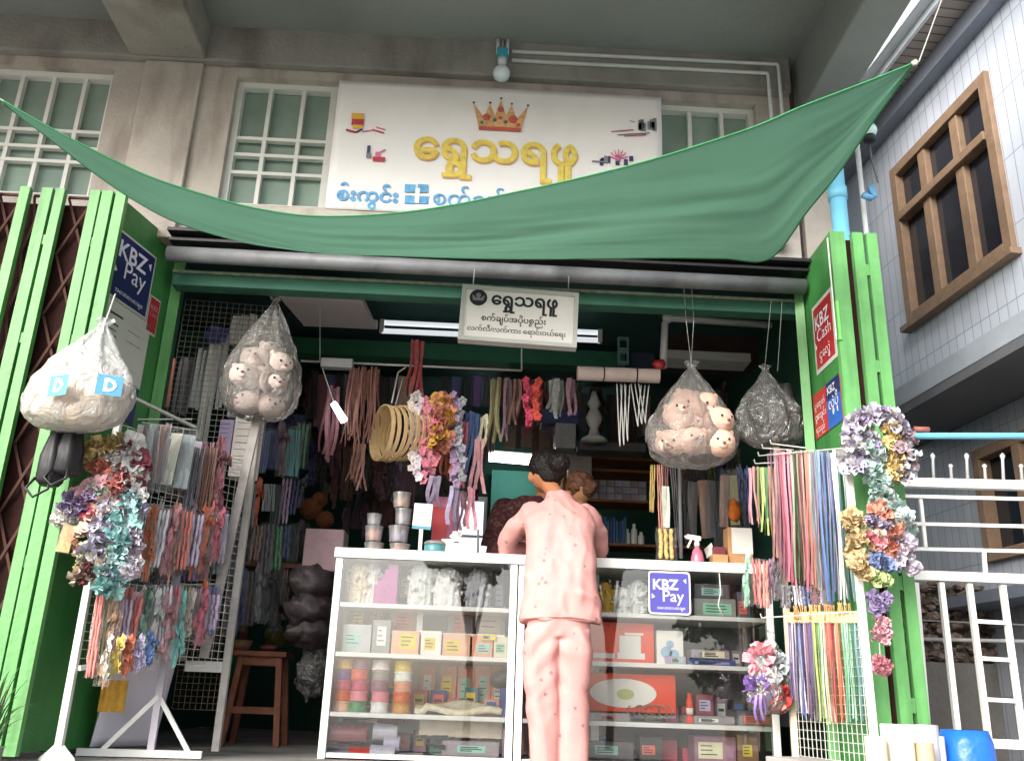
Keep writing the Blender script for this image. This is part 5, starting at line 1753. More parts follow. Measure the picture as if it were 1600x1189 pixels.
# stool
a_, q_ = PZ(360, 1155, 0), PZ(435, 1158, 0)
cx_ = (a_.x + q_.x) / 2
cy_ = 5.75
st0 = thing('wooden_stool', 'brown wooden stool with splayed legs on the shop floor at left', 'stool', (P(398, 1150, cy_).x, cy_, 0))
sx = st0.location.x
tz = P(405, 1018, cy_).z
MB().box((sx, cy_, tz - .015), (.31, .26, .03)).build('seat', wood_red, st0, bev=.005)
for s in (-1, 1):
    for q in (-1, 1):
        MB().bar((sx + s * .11, cy_ + q * .09, tz - .03), (sx + s * .155, cy_ + q * .13, .0), .036, .036).build('leg', wood_red, st0, bev=.003)
for q in (-1, 1):
    MB().bar((sx - .118, cy_ + q * .095, tz - .055), (sx + .118, cy_ + q * .095, tz - .055), .02, .05).build('apron', wood_red, st0)
    MB().bar((sx - .135, cy_ + q * .118, tz * .37), (sx + .135, cy_ + q * .118, tz * .37), .02, .036).build('stretcher', wood_red, st0)
for i, (px, py, wd, h, c, lb) in enumerate(((375, 1006, .16, .06, 'brown', 'brown open basket standing on the stool'), (420, 1008, .1, .04, 'maroon', 'small maroon bundle lying on the stool'))):
    p_ = P(px, py, cy_)
    mb = MB().lathe([(wd * .38, 0), (wd * .5, h), (wd * .46, h), (wd * .34, .01)], (p_.x, cy_ - .02, tz + .001), 16) if i == 0 else MB().ell((p_.x, cy_, tz + h / 2 + .004), (wd / 2, .05, h / 2), 12, amp=.4, seed=4)
    tag(mb.build('basket' if i == 0 else 'cloth_bundle', oc_plain, loc=(p_.x, cy_, tz), color=rc(c), smooth=True), lb, 'basket' if i == 0 else 'bundle')
for i, (a_, c, lb) in enumerate((((352, 1010, 372, 1085), 'green', 'green bundle leaning behind the left post'), ((345, 1040, 366, 1075), 'orange', 'orange bundle low behind the left post'), ((345, 1080, 372, 1150), 'navy', 'dark blue bundle on the floor behind the left post'), ((415, 980, 450, 1010), 'olive', 'olive bundle behind the stool'))):
    x, z, wd, h = spot(*a_, 6.1)
    tag(MB().ell((x, 6.1, z - h / 2), (wd * .55, .09, h * .52), 14, amp=.4, fs=10, seed=i * 5.0).build('cloth_bundle', oc_cloth, loc=(x, 6.1, z - h), smooth=True, color=rc(c)), lb, 'bundle', 'bundles on the dark left floor')

# foam roll with cords, right back area
a_, q_ = P(902, 583, 5.0), P(1030, 588, 5.0)
fr_ = thing('foam_roll', 'pinkish white foam roll tied with dark bands hanging level at right', 'roll', a_)
MB().tube([a_, q_], .042, 18).build('roll', M('foam_pinkish', '#d6c4bc', .85, .08, 8, .2, 50), fr_)
for k in (.32, .72):
    p_ = a_.lerp(q_, k)
    MB().tube([p_ + Vector((-.004, 0, 0)), p_ + Vector((.004, 0, 0))], .0435, 18).build('band', black_m, fr_)
x, z, wd, h = spot(1000, 568, 1034, 600, 4.98)
tag(MB().ell((1.0 * x + .05, 4.99, z), (wd * .3, .03, h * .25), 10, amp=.5, seed=8).build('red_tie', oc_gloss, loc=(x, 4.99, z), color='#a8272d', smooth=True), 'red tape tied at the right end of the foam roll', 'tape')
for i, (px, n) in enumerate(((970, 3), (992, 3))):
    mb = MB()
    for k in range(n):
        xo = px + k * 6 - 6
        L = rnd.uniform(70, 95) if i == 0 else rnd.uniform(45, 65)
        p0, p1, p2 = P(xo, 600, 4.96), P(xo + (4 if i == 0 else 10), 600 + L, 4.96), P(xo + (8 if i == 0 else 16), 602, 4.96)
        mb.tube([cr([p0, p0.lerp(p1, .8), p1 + Vector((.004, 0, -.012)), p2.lerp(p1, .8), p2], q / 18) for q in range(19)], .0036, 6)
    tag(mb.build('cord_loops', wire, loc=tuple(P(px, 600, 4.96)), smooth=True), ('long white cord loops hanging left under the foam roll', 'short white cord loops hanging right under the foam roll')[i], 'cord', 'white cords on the foam roll')
# ceiling hatch frame and white pipe at right
pf = thing('drain_pipe', 'white plastic pipe with elbow below the fascia at right', 'pipe', P(1040, 500, 5.2))
pts = [P(1036, 575, 5.2), P(1039, 505, 5.2), P(1046, 497, 5.2), P(1205, 508, 5.2)]
MB().tube(pts, .022, 12).build('pipe', white_pvc, pf, smooth=True)
MB().ell(P(1043, 497, 5.2), .034, 12).build('elbow', white_pvc, pf, smooth=True)
x, z, wd, h = spot(1045, 512, 1190, 560, 6.0)
tag(MB().box((x, 6.2, z - h / 2), (wd, .3, h)).build('brown_cabinet', M('cabinet_brown', '#4e3d39', .6, .2, 5, .1, 30), loc=(x, 6.2, z - h), bev=.01), 'brown wall cabinet high behind the right bag', 'cabinet')
x, z, wd, h = spot(1040, 553, 1170, 566, 5.95)
tag(MB().box((x, 6.0, z - h / 2), (wd, .2, h)).build('wall_shelf', white_frame, loc=(x, 6.0, z), bev=.003), 'pale shelf edge under the brown wall cabinet', 'shelf')
for i, (a_, lb) in enumerate((((965, 528, 982, 548), 'small clear box stuck high by the pale pillar, upper one'), ((965, 549, 982, 569), 'small clear box stuck high by the pale pillar, lower one'))):
    x, z, wd, h = spot(*a_, 5.6)
    mb = MB()
    for (ax_, bx_, az, bz) in ((0, .15, 0, 1), (.85, 1, 0, 1), (.15, .85, 0, .15), (.15, .85, .85, 1)):
        mb.span((x - wd / 2 + wd * ax_, 5.58, z - h + h * az), (x - wd / 2 + wd * bx_, 5.62, z - h + h * bz))
    tag(mb.build('clear_box', M('box_teal_grey', '#6f8f95', .3, .1, 8), loc=(x, 5.6, z - h)), lb, 'box', 'small clear boxes')
x, z, wd, h = spot(990, 500, 1030, 570, 6.3)
tag(MB().box((x, 6.5, z - h / 2), (wd, .1, h)).build('blue_pillar', M('pillar_blue', '#4d5a72', .7, .1, 4, .1, 20), loc=(x, 6.5, z - h), bev=.01), 'dull blue panel standing behind the foam roll', 'panel')

# rear shelves
YS = 6.9
x0_, x1_ = P(885, 780, YS).x, P(1040, 780, YS).x
shv = thing('wooden_shelf_unit', 'brown wooden shelf unit with stock behind the counter at right', 'shelf unit', ((x0_ + x1_) / 2, YS + .15, 0))
for py in (714, 733, 780, 848):
    z = P(960, py, YS).z
    MB().span((x0_, YS, z - .02), (x1_ + .5, YS + .3, z)).build('shelf', wood_shelf, shv, bev=.003)
MB().span((x0_ - .03, YS, 0), (x0_ - .002, YS + .3, P(960, 700, YS).z)).build('side_panel', wood_shelf, shv)
zt_ = P(960, 780, YS).z
BG_ = 'small grey boxes on the rear shelf'
for j in range(3):
    for i in range(7):
        xx = P(930, 760, YS).x + i * .062
        r_ = MB().box((xx, YS + .08, zt_ + .028 + j * .052), (.058, .1, .048)).build('thread_box', oc_plain, loc=(xx, YS + .08, zt_ + .004 + j * .052), color=rc(('silver', 'grey', 'lilac')[(i + j) % 3]), bev=.002)
        tag(r_, f'small grey box, {ORD[i]} from left, {("bottom", "middle", "top")[j]} layer on the rear shelf', 'box', BG_)
zt_ = P(960, 848, YS).z
for i in range(9):
    xx = P(942, 830, YS).x + i * .022
    hh = rnd.uniform(.16, .21)
    tag(MB().box((xx, YS + .09, zt_ + hh / 2 + .001), (.018, .14, hh)).build('notebook', oc_plain, loc=(xx, YS + .09, zt_), color=rc(('navy', 'blue', 'teal')[i % 3]), bev=.002), f'blue notebook, {ORD[i]} from left on the lower rear shelf', 'notebook', 'blue notebooks on the rear shelf')
for i, (px, hh) in enumerate(((982, .12), (993, .16), (1004, .10))):
    p_ = P(px, 846, YS)
    tag(MB().lathe([(.022, 0), (.024, .01), (.024, hh * .7), (.012, hh * .82), (.012, hh)], (p_.x, YS + .06, zt_), 14).build('white_bottle', paper, loc=(p_.x, YS + .06, zt_), smooth=True), f'white bottle, {ORD[i]} from left beside the blue notebooks', 'bottle', 'white bottles on the rear shelf')
x, z, wd, h = spot(888, 705, 925, 760, 6.7)
tag(MB().box((x, 6.75, z - h / 2), (wd, .08, h)).build('pale_box', oc_plain, loc=(x, 6.75, z - h), bev=.004, color='#a39a97'), 'pale grey box standing at the left end of the rear shelves', 'box')
# white ornamental lamp and blue stock above the shelves
a_ = P(928, 690, 6.4)
hh = P(928, 612, 6.4).z - a_.z
wl = MB().lathe([(.10, 0), (.09, .02), (.04, .05), (.03, .10), (.05, .14), (.062, .18), (.045, .22), (.03, .25), (.05, .29), (.03, .33), (.015, hh)], (a_.x, 6.4, a_.z), 20)
tag(wl.build('white_finial', paper, loc=(a_.x, 6.4, a_.z), smooth=True), 'white turned ornament standing high behind the cords', 'ornament')
for i, (a_, c, lb) in enumerate((((846, 640, 905, 662), 'navy', 'dark blue flat pack above the shopkeeper'), ((868, 660, 900, 700), 'silver', 'silver grey pack below the dark blue flat pack'), ((905, 690, 1010, 704), 'charcoal', 'dark flat carton on top of the rear shelves'))):
    x, z, wd, h = spot(*a_, 6.5)
    tag(MB().box((x, 6.6, z - h / 2), (wd, .2, h)).build('stock_pack', oc_gloss, loc=(x, 6.6, z - h), bev=.006, color=rc(c)), lb, 'pack', 'packs above the rear shelves')
# back wall board with light bar
x, z, wd, h = spot(768, 728, 842, 800, 7.9)
tag(MB().box((x, 8.1, z - h / 2), (wd, .04, h)).build('teal_board', M('board_teal', '#3f8f7e', .6, .08, 4), loc=(x, 8.1, z - h)), 'teal board on the back wall behind the shopkeeper', 'board')
lb_ = thing('light_bar', 'lit white tube light on the back wall behind the shopkeeper', 'light', P(800, 718, 7.6))
MB().tube([P(764, 715, 7.6), P(842, 722, 7.6)], .03, 10).build('tube', glow('tube_lit', (.93, .97, 1), 9.0), lb_, smooth=True)
MB().tube([P(764, 706, 7.65), P(842, 712, 7.65)], .02, 8).build('batten', white_frame, lb_)
# more stock filling the walls of the shop
FGp = 'stock filling the back of the shop'
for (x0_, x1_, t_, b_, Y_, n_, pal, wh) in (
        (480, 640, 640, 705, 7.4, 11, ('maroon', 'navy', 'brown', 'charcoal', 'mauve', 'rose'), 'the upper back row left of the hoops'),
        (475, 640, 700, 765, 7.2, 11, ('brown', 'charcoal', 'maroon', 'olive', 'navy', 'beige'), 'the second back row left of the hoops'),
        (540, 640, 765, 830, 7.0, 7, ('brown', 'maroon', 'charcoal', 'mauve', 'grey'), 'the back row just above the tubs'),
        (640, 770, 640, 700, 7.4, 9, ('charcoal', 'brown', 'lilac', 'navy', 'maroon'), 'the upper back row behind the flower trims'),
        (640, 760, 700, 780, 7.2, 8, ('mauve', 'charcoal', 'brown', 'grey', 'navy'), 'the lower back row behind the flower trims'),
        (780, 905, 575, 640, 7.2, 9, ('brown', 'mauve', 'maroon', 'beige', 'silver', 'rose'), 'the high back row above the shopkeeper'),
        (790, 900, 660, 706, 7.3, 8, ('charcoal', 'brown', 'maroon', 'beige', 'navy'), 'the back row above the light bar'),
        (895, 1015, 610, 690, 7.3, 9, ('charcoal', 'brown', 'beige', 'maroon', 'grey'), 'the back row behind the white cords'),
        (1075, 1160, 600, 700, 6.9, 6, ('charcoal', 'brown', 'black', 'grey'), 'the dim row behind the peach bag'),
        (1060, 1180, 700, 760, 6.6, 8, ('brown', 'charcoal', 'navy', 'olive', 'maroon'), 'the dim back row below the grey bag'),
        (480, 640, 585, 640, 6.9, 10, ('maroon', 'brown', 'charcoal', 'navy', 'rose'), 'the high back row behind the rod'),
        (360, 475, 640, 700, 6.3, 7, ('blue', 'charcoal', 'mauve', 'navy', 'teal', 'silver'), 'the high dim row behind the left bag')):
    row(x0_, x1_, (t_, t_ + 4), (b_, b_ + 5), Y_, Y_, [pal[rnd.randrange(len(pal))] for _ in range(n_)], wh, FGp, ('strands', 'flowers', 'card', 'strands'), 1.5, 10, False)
# right back darkness: dark hanging stock
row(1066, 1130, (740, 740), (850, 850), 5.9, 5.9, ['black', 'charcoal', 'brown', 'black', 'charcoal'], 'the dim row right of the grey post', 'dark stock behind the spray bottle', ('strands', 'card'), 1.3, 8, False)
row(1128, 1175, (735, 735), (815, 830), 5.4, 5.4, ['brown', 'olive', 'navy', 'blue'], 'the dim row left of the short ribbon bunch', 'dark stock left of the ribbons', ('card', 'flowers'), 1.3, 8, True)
row(1015, 1058, (722, 722), (800, 870), 5.05, 5.05, ['gold', 'salmon', 'maroon', 'black'], 'the bead strings below the peach bag', 'bead strings over the counter', ('beads',), .9, 6, False, 'bead_string', 'bead string')
# ================================================================== DISPLAY COUNTERS
CY0, CY1, CT = 4.75, 5.22, 1.005
cw_m = M('counter_white', '#e6e5e2', .35, .04, 4, .04, 30)
SHZ = (.735, .495, .215, .03)


def counter(x0, x1, label, backcol):
    r = thing('display_counter', label, 'display counter', ((x0 + x1) / 2, (CY0 + CY1) / 2, 0))
    MB().span((x0 - .01, CY0 - .012, CT - .05), (x1 + .005, CY1 + .01, CT)).build('countertop', cw_m, r, bev=.004)
    for xx in (x0, x1 - .036):
        for yy in (CY0, CY1 - .036):
            MB().span((xx, yy, .002), (xx + .036, yy + .036, CT - .052)).build('post', cw_m, r, bev=.002)
    for z in SHZ:
        MB().span((x0 + .037, CY0 + .012, z - .022), (x1 - .037, CY1 - .038, z)).build('shelf', cw_m, r, bev=.002)
    MB().span((x0 + .037, CY1 - .02, .05), (x1 - .037, CY1 - .012, CT - .052)).build('back_panel', backcol, r)
    MB().span((x0 + .037, CY0 + .004, .05), (x1 - .037, CY0 + .008, CT - .052)).build('glass', case_glass, r)
    for xx in (x0 + .01, x1 - .016):
        MB().span((xx, CY0 + .037, .05), (xx + .004, CY1 - .037, CT - .052)).build('glass', case_glass, r)
    return r


LX0, LX1, RX0, RX1 = -.725, .205, .212, 1.52
lc = counter(LX0, LX1, 'white framed glass display counter, left one, with spools and paper rolls inside', cw_m)
MB().span((LX0 + .42, CY0 + .2, .517), (LX0 + .45, CY0 + .22, .712)).build('divider', cw_m, lc)
MB().span((LX0 + .05, CY0 + .15, .60), (LX1 - .05, CY1 - .04, .608)).build('glass_shelf', case_glass, lc)
MB().span((LX0 + .05, CY0 + .145, .597), (LX1 - .05, CY0 + .149, .612)).build('shelf_edge', cw_m, lc)
rcn = counter(RX0, RX1, 'white framed glass display counter, right one, with red boxes and dark boxes inside', M('counter_back_grey', '#6d6a70', .6, .1, 4))
MB().span((RX0 + .40, CY0 + .2, .05), (RX0 + .44, CY0 + .24, CT - .055)).build('divider', cw_m, rcn)

# sticker on the right counter
a_ = P(1046, 926, CY0 - .004)
stw, sth = P(1079, 926, CY0).x - P(1013, 926, CY0).x, P(1046, 893, CY0).z - P(1046, 960, CY0).z
fm_ = front(a_.x - stw / 2, CY0 - .004, a_.z - sth / 2)
sk = thing('payment_sticker', 'violet KBZ Pay sticker with white border on the right counter glass', 'sticker', a_)


def rrect(w_, h_, r_, m_):
    pts = []
    for cx, cy, a0 in ((w_ - m_ - r_, h_ - m_ - r_, 0), (m_ + r_, h_ - m_ - r_, 90), (m_ + r_, m_ + r_, 180), (w_ - m_ - r_, m_ + r_, 270)):
        for q in range(6):
            a = R(a0 + 18 * q)
            pts.append((cx + r_ * math.cos(a), cy + r_ * math.sin(a)))
    return pts


MB().poly([fm_ @ Vector((x, y, 0)) for x, y in rrect(stw, sth, .018, 0)]).build('backing', paper, sk)
MB().poly([fm_ @ Vector((x, y, .001)) for x, y in rrect(stw, sth, .014, .008)]).build('print', M('sticker_violet2', '#4d4a9c', .4, .05, 5, 0), sk)
tx = MB()
f2 = fm_ @ Matrix.Translation((0, 0, .002))
text_into(tx, "KBZ", f2, stw * .11, stw * .72, sth * .58, None, 0, .03)
text_into(tx, "Pay", f2, stw * .34, stw * .84, sth * .30, None, 0, .005)
text_into(tx, "အေးဆေးပေးချေ", f2, stw * .2, stw * .86, sth * .12, None, 0, 0)
for pl_ in (tri1, tri2):
    tx.poly([f2 @ Vector((x * stw, y * sth, 0)) for x, y in pl_])
tx.build('lettering', inkw, sk)


# ---- goods inside the left counter
def box_at(px0, px1, ytop, ybot, Y, d, name, colour, label, cat, group=None, zb=None, mat=None, bev=.003):
    x, z, wd, h = spot(px0, ytop, px1, ybot, Y)
    z0 = z - h if zb is None else zb + .001
    o = MB().span((x - wd / 2, Y, z0), (x + wd / 2, Y + d, z)).build(name, mat or oc_plain, loc=(x, Y + d / 2, z0), bev=bev, color=rc(colour, .06) if colour in CN else colour)
    if wd > .045 and z - z0 > .03 and name not in ('paper_stack', 'denim_stack'):
        lm = MB()
        a0, a1 = rnd.uniform(.08, .3), rnd.uniform(.6, .9)
        b0, b1 = rnd.uniform(.12, .3), rnd.uniform(.6, .88)
        lx0, lx1, lz0, lz1 = x - wd / 2 + wd * a0, x - wd / 2 + wd * a1, z0 + (z - z0) * b0, z0 + (z - z0) * b1
        lm.span((lx0, Y - .0012, lz0), (lx1, Y - .0004, lz1), 0)
        for q in range(3):
            zq = lz1 - (lz1 - lz0) * (.22 + .26 * q)
            lm.span((lx0 + (lx1 - lx0) * .1, Y - .0022, zq - .003), (lx0 + (lx1 - lx0) * rnd.uniform(.5, .92), Y - .0014, zq + .002), 1)
        lm.build('printed_label', [oc_plain, inkb], o, color=rc(rnd.choice(('white', 'cream', 'yellow', 'coral', 'mint', 'lilac'))))
    return tag(o, label, cat, group)


YC = CY0 + .06
# top shelf
for i, (px0, px1, yt, c, nm, lb) in enumerate(((545, 575, 870, 'cream', 'lace_roll', 'yellowish white lace roll at the left end of the top shelf, left counter'), (572, 592, 866, 'white', 'lace_roll', 'white lace roll beside the yellowish one in the left counter'), (640, 676, 868, 'white', 'lace_roll', 'white lace roll right of the magenta box in the left counter'), (680, 720, 872, 'white', 'lace_roll', 'white lace roll in the middle of the top shelf, left counter'), (730, 765, 874, 'silver', 'lace_roll', 'silvery lace roll right of the middle of the top shelf'))):
    x, z, wd, h = spot(px0, yt, px1, 935, YC + .08)
    mb = MB().lathe([(wd * .48, 0), (wd * .52, h * .1), (wd * .5, h * .5), (wd * .42, h * .9), (wd * .15, h)], (x, YC + .09, SHZ[0] + .001), 22, wob=lambda a, t: 1 + .07 * math.sin(11 * a + 5 * t))
    petal_cloud(mb, (x, YC + .09, SHZ[0] + h * .5), (wd * .5, wd * .5, h * .45), 60, .03, rnd)
    tag(mb.build(nm, oc_cloth, loc=(x, YC + .09, SHZ[0]), color=rc(c, .04)), lb, 'lace roll', 'lace rolls on the top shelf')
mb = MB()
x, z, wd, h = spot(586, 868, 625, 932, YC)
for k in range(5):
    mb.span((x - wd / 2 + wd * .13 * k, YC - .002 * k, SHZ[0] + .001), (x - wd / 2 + wd * .13 * k + wd * .4, YC + .15, SHZ[0] + h * (.45 + .13 * k)))
tag(mb.build('magenta_packet', oc_gloss, loc=(x, YC, SHZ[0]), color='#a23a86'), 'stepped stack of magenta packets on the top shelf, left counter', 'packets')
for i, (px0, px1, yt, c, lb) in enumerate(((770, 790, 890, 'charcoal', 'dark pack at the right end of the top shelf, left counter'), (622, 642, 880, 'charcoal', 'dark pack behind the magenta packets'))):
    box_at(px0, px1, yt, 930, YC + .2, .1, 'small_pack', c, lb, 'pack', None, SHZ[0])
# second shelf: clear trays and salmon cards
for i, (px0, px1, yt, c, lb) in enumerate(((535, 580, 975, 'silver', 'grey tray of packets at the left of the second shelf'), (582, 610, 968, 'grey', 'grey tray beside the leftmost one on the second shelf'), (612, 655, 985, 'peach', 'peach card tray on the second shelf'), (658, 690, 985, 'white', 'white card tray in the middle of the second shelf'), (692, 735, 990, 'peach', 'peach card tray right of the middle of the second shelf'), (738, 770, 992, 'salmon', 'salmon card tray on the second shelf'), (772, 800, 994, 'cream', 'cream card tray at the right of the second shelf'))):
    box_at(px0, px1, yt, 1012, YC + .03, .2, 'card_tray', c, lb, 'tray', 'card trays on the second shelf', SHZ[1])
for i, (px0, px1, c, lb) in enumerate(((545, 575, 'charcoal', 'dark small pack under the top shelf at left'), (577, 600, 'brown', 'brown small pack under the top shelf'), (610, 660, 'beige', 'beige pack on the glass shelf'), (700, 740, 'grey', 'grey pack on the glass shelf at right'), (745, 790, 'silver', 'silver pack on the glass shelf at the right end'))):
    box_at(px0, px1, 946, 978, YC + .2, .15, 'flat_pack', c, lb, 'pack', 'packs on the glass shelf', .608)
box_at(752, 775, 990, 1000, YC + .01, .02, 'yellow_tag', 'yellow', 'small yellow tag on the second shelf, left counter', 'tag')
# third shelf: stacked spools
SG = 'spools stacked on the third shelf'
for i, (px, col) in enumerate(((534, ['peach', 'orange', 'rose', 'purple', 'gold']), (560, ['green', 'pink', 'rose', 'coral', 'mauve']), (593, ['white', 'pink', 'mauve', 'grey', 'white']), (628, ['ochre', 'orange', 'salmon', 'white', 'yellow']))):
    p_ = P(px, 1090, YC + .06)
    r_ = .046
    for k, c in enumerate(col):
        z = SHZ[2] + .001 + k * .05
        mb = MB().lathe([(r_ * .96, 0), (r_, .004), (r_, .010), (r_ * .93, .012), (r_ * .93, .037), (r_, .039), (r_, .047), (r_ * .95, .049)], (p_.x + rnd.uniform(-.004, .004), YC + .06, z), 22)
        tag(mb.build('ribbon_spool', oc_gloss, loc=(p_.x, YC + .06, z), color=rc(c, .05), smooth=False), f'{c} ribbon spool, {ORD[k]} from the bottom of the {ORD[i]} stack in the left counter', 'spool', SG)
for i, px in enumerate((655, 688, 715, 742, 768)):
    box_at(px, px + 25, 1040, 1095, CY1 - .10, .05, 'salmon_carton', 'salmon', f'salmon carton, {ORD[i]} from left at the back of the third shelf', 'carton', 'salmon cartons in the left counter', SHZ[2])
p0, p1 = P(648, 1104, YC + .05), P(785, 1108, YC + .05)
clo = MB().sheet(lambda u, v: (p0.x + (p1.x - p0.x) * u, YC + .02 + .16 * v, SHZ[2] + .035 + .03 * v + .012 * math.sin(u * 9 + v * 3) - (.02 if u < .1 else 0)), 24, 8)
tag(clo.build('folded_cloth', oc_cloth, loc=tuple(p0), color=rc('cream', .03), smooth=True, solid=.03), 'white folded cloth lying on the third shelf, left counter', 'cloth')
box_at(782, 805, 1075, 1105, YC + .03, .12, 'denim_stack', 'navy', 'folded blue denim stack at the right of the third shelf', 'cloth', None, SHZ[2])
x, z, wd, h = spot(765, 1045, 806, 1075, YC + .05)
tag(MB().ell((x, YC + .1, z - h / 2), (wd * .5, .06, h * .5), 16, amp=.3, seed=5).build('black_cloth', oc_plain, loc=(x, YC + .1, z - h), color=rc('black'), smooth=True), 'black lump of cloth on top of the denim stack', 'cloth')
# bottom shelf
BGp = 'rolls on the bottom shelf'
for i, (px0, px1, py, c, lb) in enumerate(((515, 575, 1145, 'maroon', 'dark red roll lying upper left on the bottom shelf'), (512, 560, 1175, 'charcoal', 'charcoal roll lying lower left on the bottom shelf'), (545, 580, 1178, 'red', 'red roll lying beside the charcoal one'), (583, 622, 1142, 'silver', 'pale grey thread cone lying upper on the bottom shelf'), (578, 618, 1176, 'silver', 'pale grey thread cone lying lower on the bottom shelf'), (600, 625, 1160, 'lilac', 'lilac thread cone between the pale grey ones'))):
    a_, q_ = P(px0, py, YC + .04 + .03 * (i % 2)), P(px1, py + 2, YC + .04 + .03 * (i % 2))
    tag(MB().tube([a_, a_.lerp(q_, .03), a_.lerp(q_, .97), q_], [.034, .04, .036, .03], 18).build('thread_roll', oc_gloss, loc=(a_.x, a_.y, a_.z - .04), color=rc(c), smooth=False), lb, 'roll', BGp)
box_at(655, 785, 1122, 1152, YC + .1, .2, 'paper_stack', 'cream', 'cream paper stack on the bottom shelf, left counter', 'paper')
mb = MB()
for k in range(9):
    a_ = P(640 + rnd.uniform(0, 45), 1160 + rnd.uniform(-10, 18), YC + rnd.uniform(0, .06))
    mb.bar(a_, a_ + Vector((rnd.uniform(.05, .10), 0, rnd.uniform(-.03, .03))), .006, .012)
tag(mb.build('scissor_heap', black_m, loc=tuple(P(660, 1170, YC))), 'heap of dark scissors and tools on the bottom shelf', 'tools')
box_at(690, 780, 1158, 1186, YC + .02, .2, 'grey_tray', 'grey', 'grey tray at the middle of the bottom shelf', 'tray', None, SHZ[3])
box_at(785, 803, 1140, 1186, YC + .02, .1, 'dark_carton', 'mauve', 'mauve carton at the right end of the bottom shelf, left counter', 'carton', None, SHZ[3])
box_at(518, 630, 1118, 1130, YC + .2, .12, 'dark_carton', 'maroon', 'long maroon carton at the back of the bottom shelf', 'carton')

# ---- goods inside the right counter
for i, (px0, px1, yt, c, lb) in enumerate(((938, 956, 905, 'gold', 'gold lace roll at the left of the top shelf, right counter'), (958, 985, 912, 'white', 'white lace roll beside the gold one, right counter'), (984, 1010, 900, 'white', 'tall white lace roll left of the violet sticker'))):
    x, z, wd, h = spot(px0, yt, px1, 955, YC + .08)
    mb = MB().lathe([(wd * .48, 0), (wd * .52, h * .1), (wd * .5, h * .5), (wd * .42, h * .9), (wd * .15, h)], (x, YC + .09, SHZ[0] + .001), 22, wob=lambda a, t: 1 + .07 * math.sin(11 * a + 5 * t))
    petal_cloud(mb, (x, YC + .09, SHZ[0] + h * .5), (wd * .5, wd * .5, h * .45), 60, .03, rnd)
    tag(mb.build('lace_roll', oc_cloth, loc=(x, YC + .09, SHZ[0]), color=rc(c, .04)), lb, 'lace roll', 'lace rolls on the top shelf')
DG = 'dark boxes in the right counter'
for i, (px0, px1, yt, yb_, c, sh, lb) in enumerate(((1085, 1150, 935, 965, 'grey', 0, 'long grey box on the top shelf right of the violet sticker'), (1085, 1140, 912, 934, 'charcoal', None, 'charcoal box stacked on the long grey box'), (1152, 1172, 925, 965, 'charcoal', 0, 'dark box at the right end of the top shelf'),
                                                   (1075, 1150, 1030, 1050, 'navy', 1, 'navy grey box on the second shelf, right counter'), (1080, 1140, 1015, 1029, 'grey', None, 'flat grey box stacked on the navy grey box'), (1040, 1072, 1025, 1045, 'lilac', 1, 'lilac flat box on the second shelf, right counter'),
                                                   (1152, 1235, 1110, 1142, 'charcoal', 2, 'wide charcoal box at the right end of the third shelf'), (1075, 1148, 1118, 1135, 'grey', 2, 'flat grey box in the middle of the third shelf'), (920, 985, 1113, 1128, 'grey', 2, 'grey flat box under the white oval'), (1088, 1115, 1085, 1117, 'maroon', None, 'maroon pack on the flat grey box'))):
    box_at(px0, px1, yt, yb_, YC + .04, .2, 'stock_box', c, lb, 'box', DG, SHZ[sh] if sh is not None else None)
ore = M('carton_vermilion', '#e0401c', .45, .06, 6, .03)
x, z, wd, h = spot(918, 972, 1022, 1043, YC + .05)
mc = thing('red_carton', 'vermilion carton with white sewing machine picture on the second shelf', 'carton', (x, YC + .1, SHZ[1]))
MB().span((x - wd / 2, YC + .05, SHZ[1] + .001), (x + wd / 2, YC + .25, z)).build('carton', ore, mc, bev=.003)
yq = YC + .048
mb = MB()
mb.span((x - wd * .05, yq, SHZ[1] + .02), (x + wd * .36, yq + .001, SHZ[1] + .05)).span((x - wd * .02, yq, SHZ[1] + .05), (x + wd * .30, yq + .001, SHZ[1] + .135)).span((x + .02, yq, SHZ[1] + .138), (x + wd * .34, yq + .001, SHZ[1] + .15)).span((x - wd * .46, yq, SHZ[1] + .02), (x - wd * .1, yq + .001, SHZ[1] + .045))
mb.build('printed_machine', paper, mc)
x, z, wd, h = spot(915, 1058, 1028, 1112, YC + .05)
mc = thing('red_carton', 'vermilion carton with large white oval on the third shelf', 'carton', (x, YC + .1, SHZ[2]))
MB().span((x - wd / 2, YC + .05, SHZ[2] + .045), (x + wd * .75, YC + .25, z + .02)).build('carton', ore, mc, bev=.003)
ov = [(x + wd * .02 + wd * .46 * math.cos(2 * math.pi * q / 40), yq, (z + SHZ[2]) / 2 + .03 + h * .42 * math.sin(2 * math.pi * q / 40)) for q in range(40)]
MB().poly(ov).build('printed_oval', paper, mc)
ov2 = [(x + wd * .05 + wd * .12 * math.cos(2 * math.pi * q / 24), yq - .001, (z + SHZ[2]) / 2 + .025 + h * .16 * math.sin(2 * math.pi * q / 24)) for q in range(24)]
MB().poly(ov2).build('printed_badge', M('badge_lime', '#b9c27a', .5), mc)
x, z, wd, h = spot(1026, 985, 1068, 1040, YC + .06)
cb = thing('cloud_box', 'white and pale blue picture box beside the vermilion machine carton', 'box', (x, YC + .1, SHZ[1]))
MB().span((x - wd / 2, YC + .06, SHZ[1] + .001), (x + wd / 2, YC + .2, z)).build('box', paper, cb, bev=.003)
mb = MB()
for (dx, dz, r_) in ((-.02, .06, .03), (.02, .05, .026), (0, .10, .02)):
    mb.lathe([(r_, 0), (r_, .001)], (x + dx, YC + .058, SHZ[1] + dz), 14, 0, Matrix.Rotation(R(90), 3, 'X'))
mb.build('printed_cloud', M('print_pale_blue', '#8fb4cf', .5), cb)
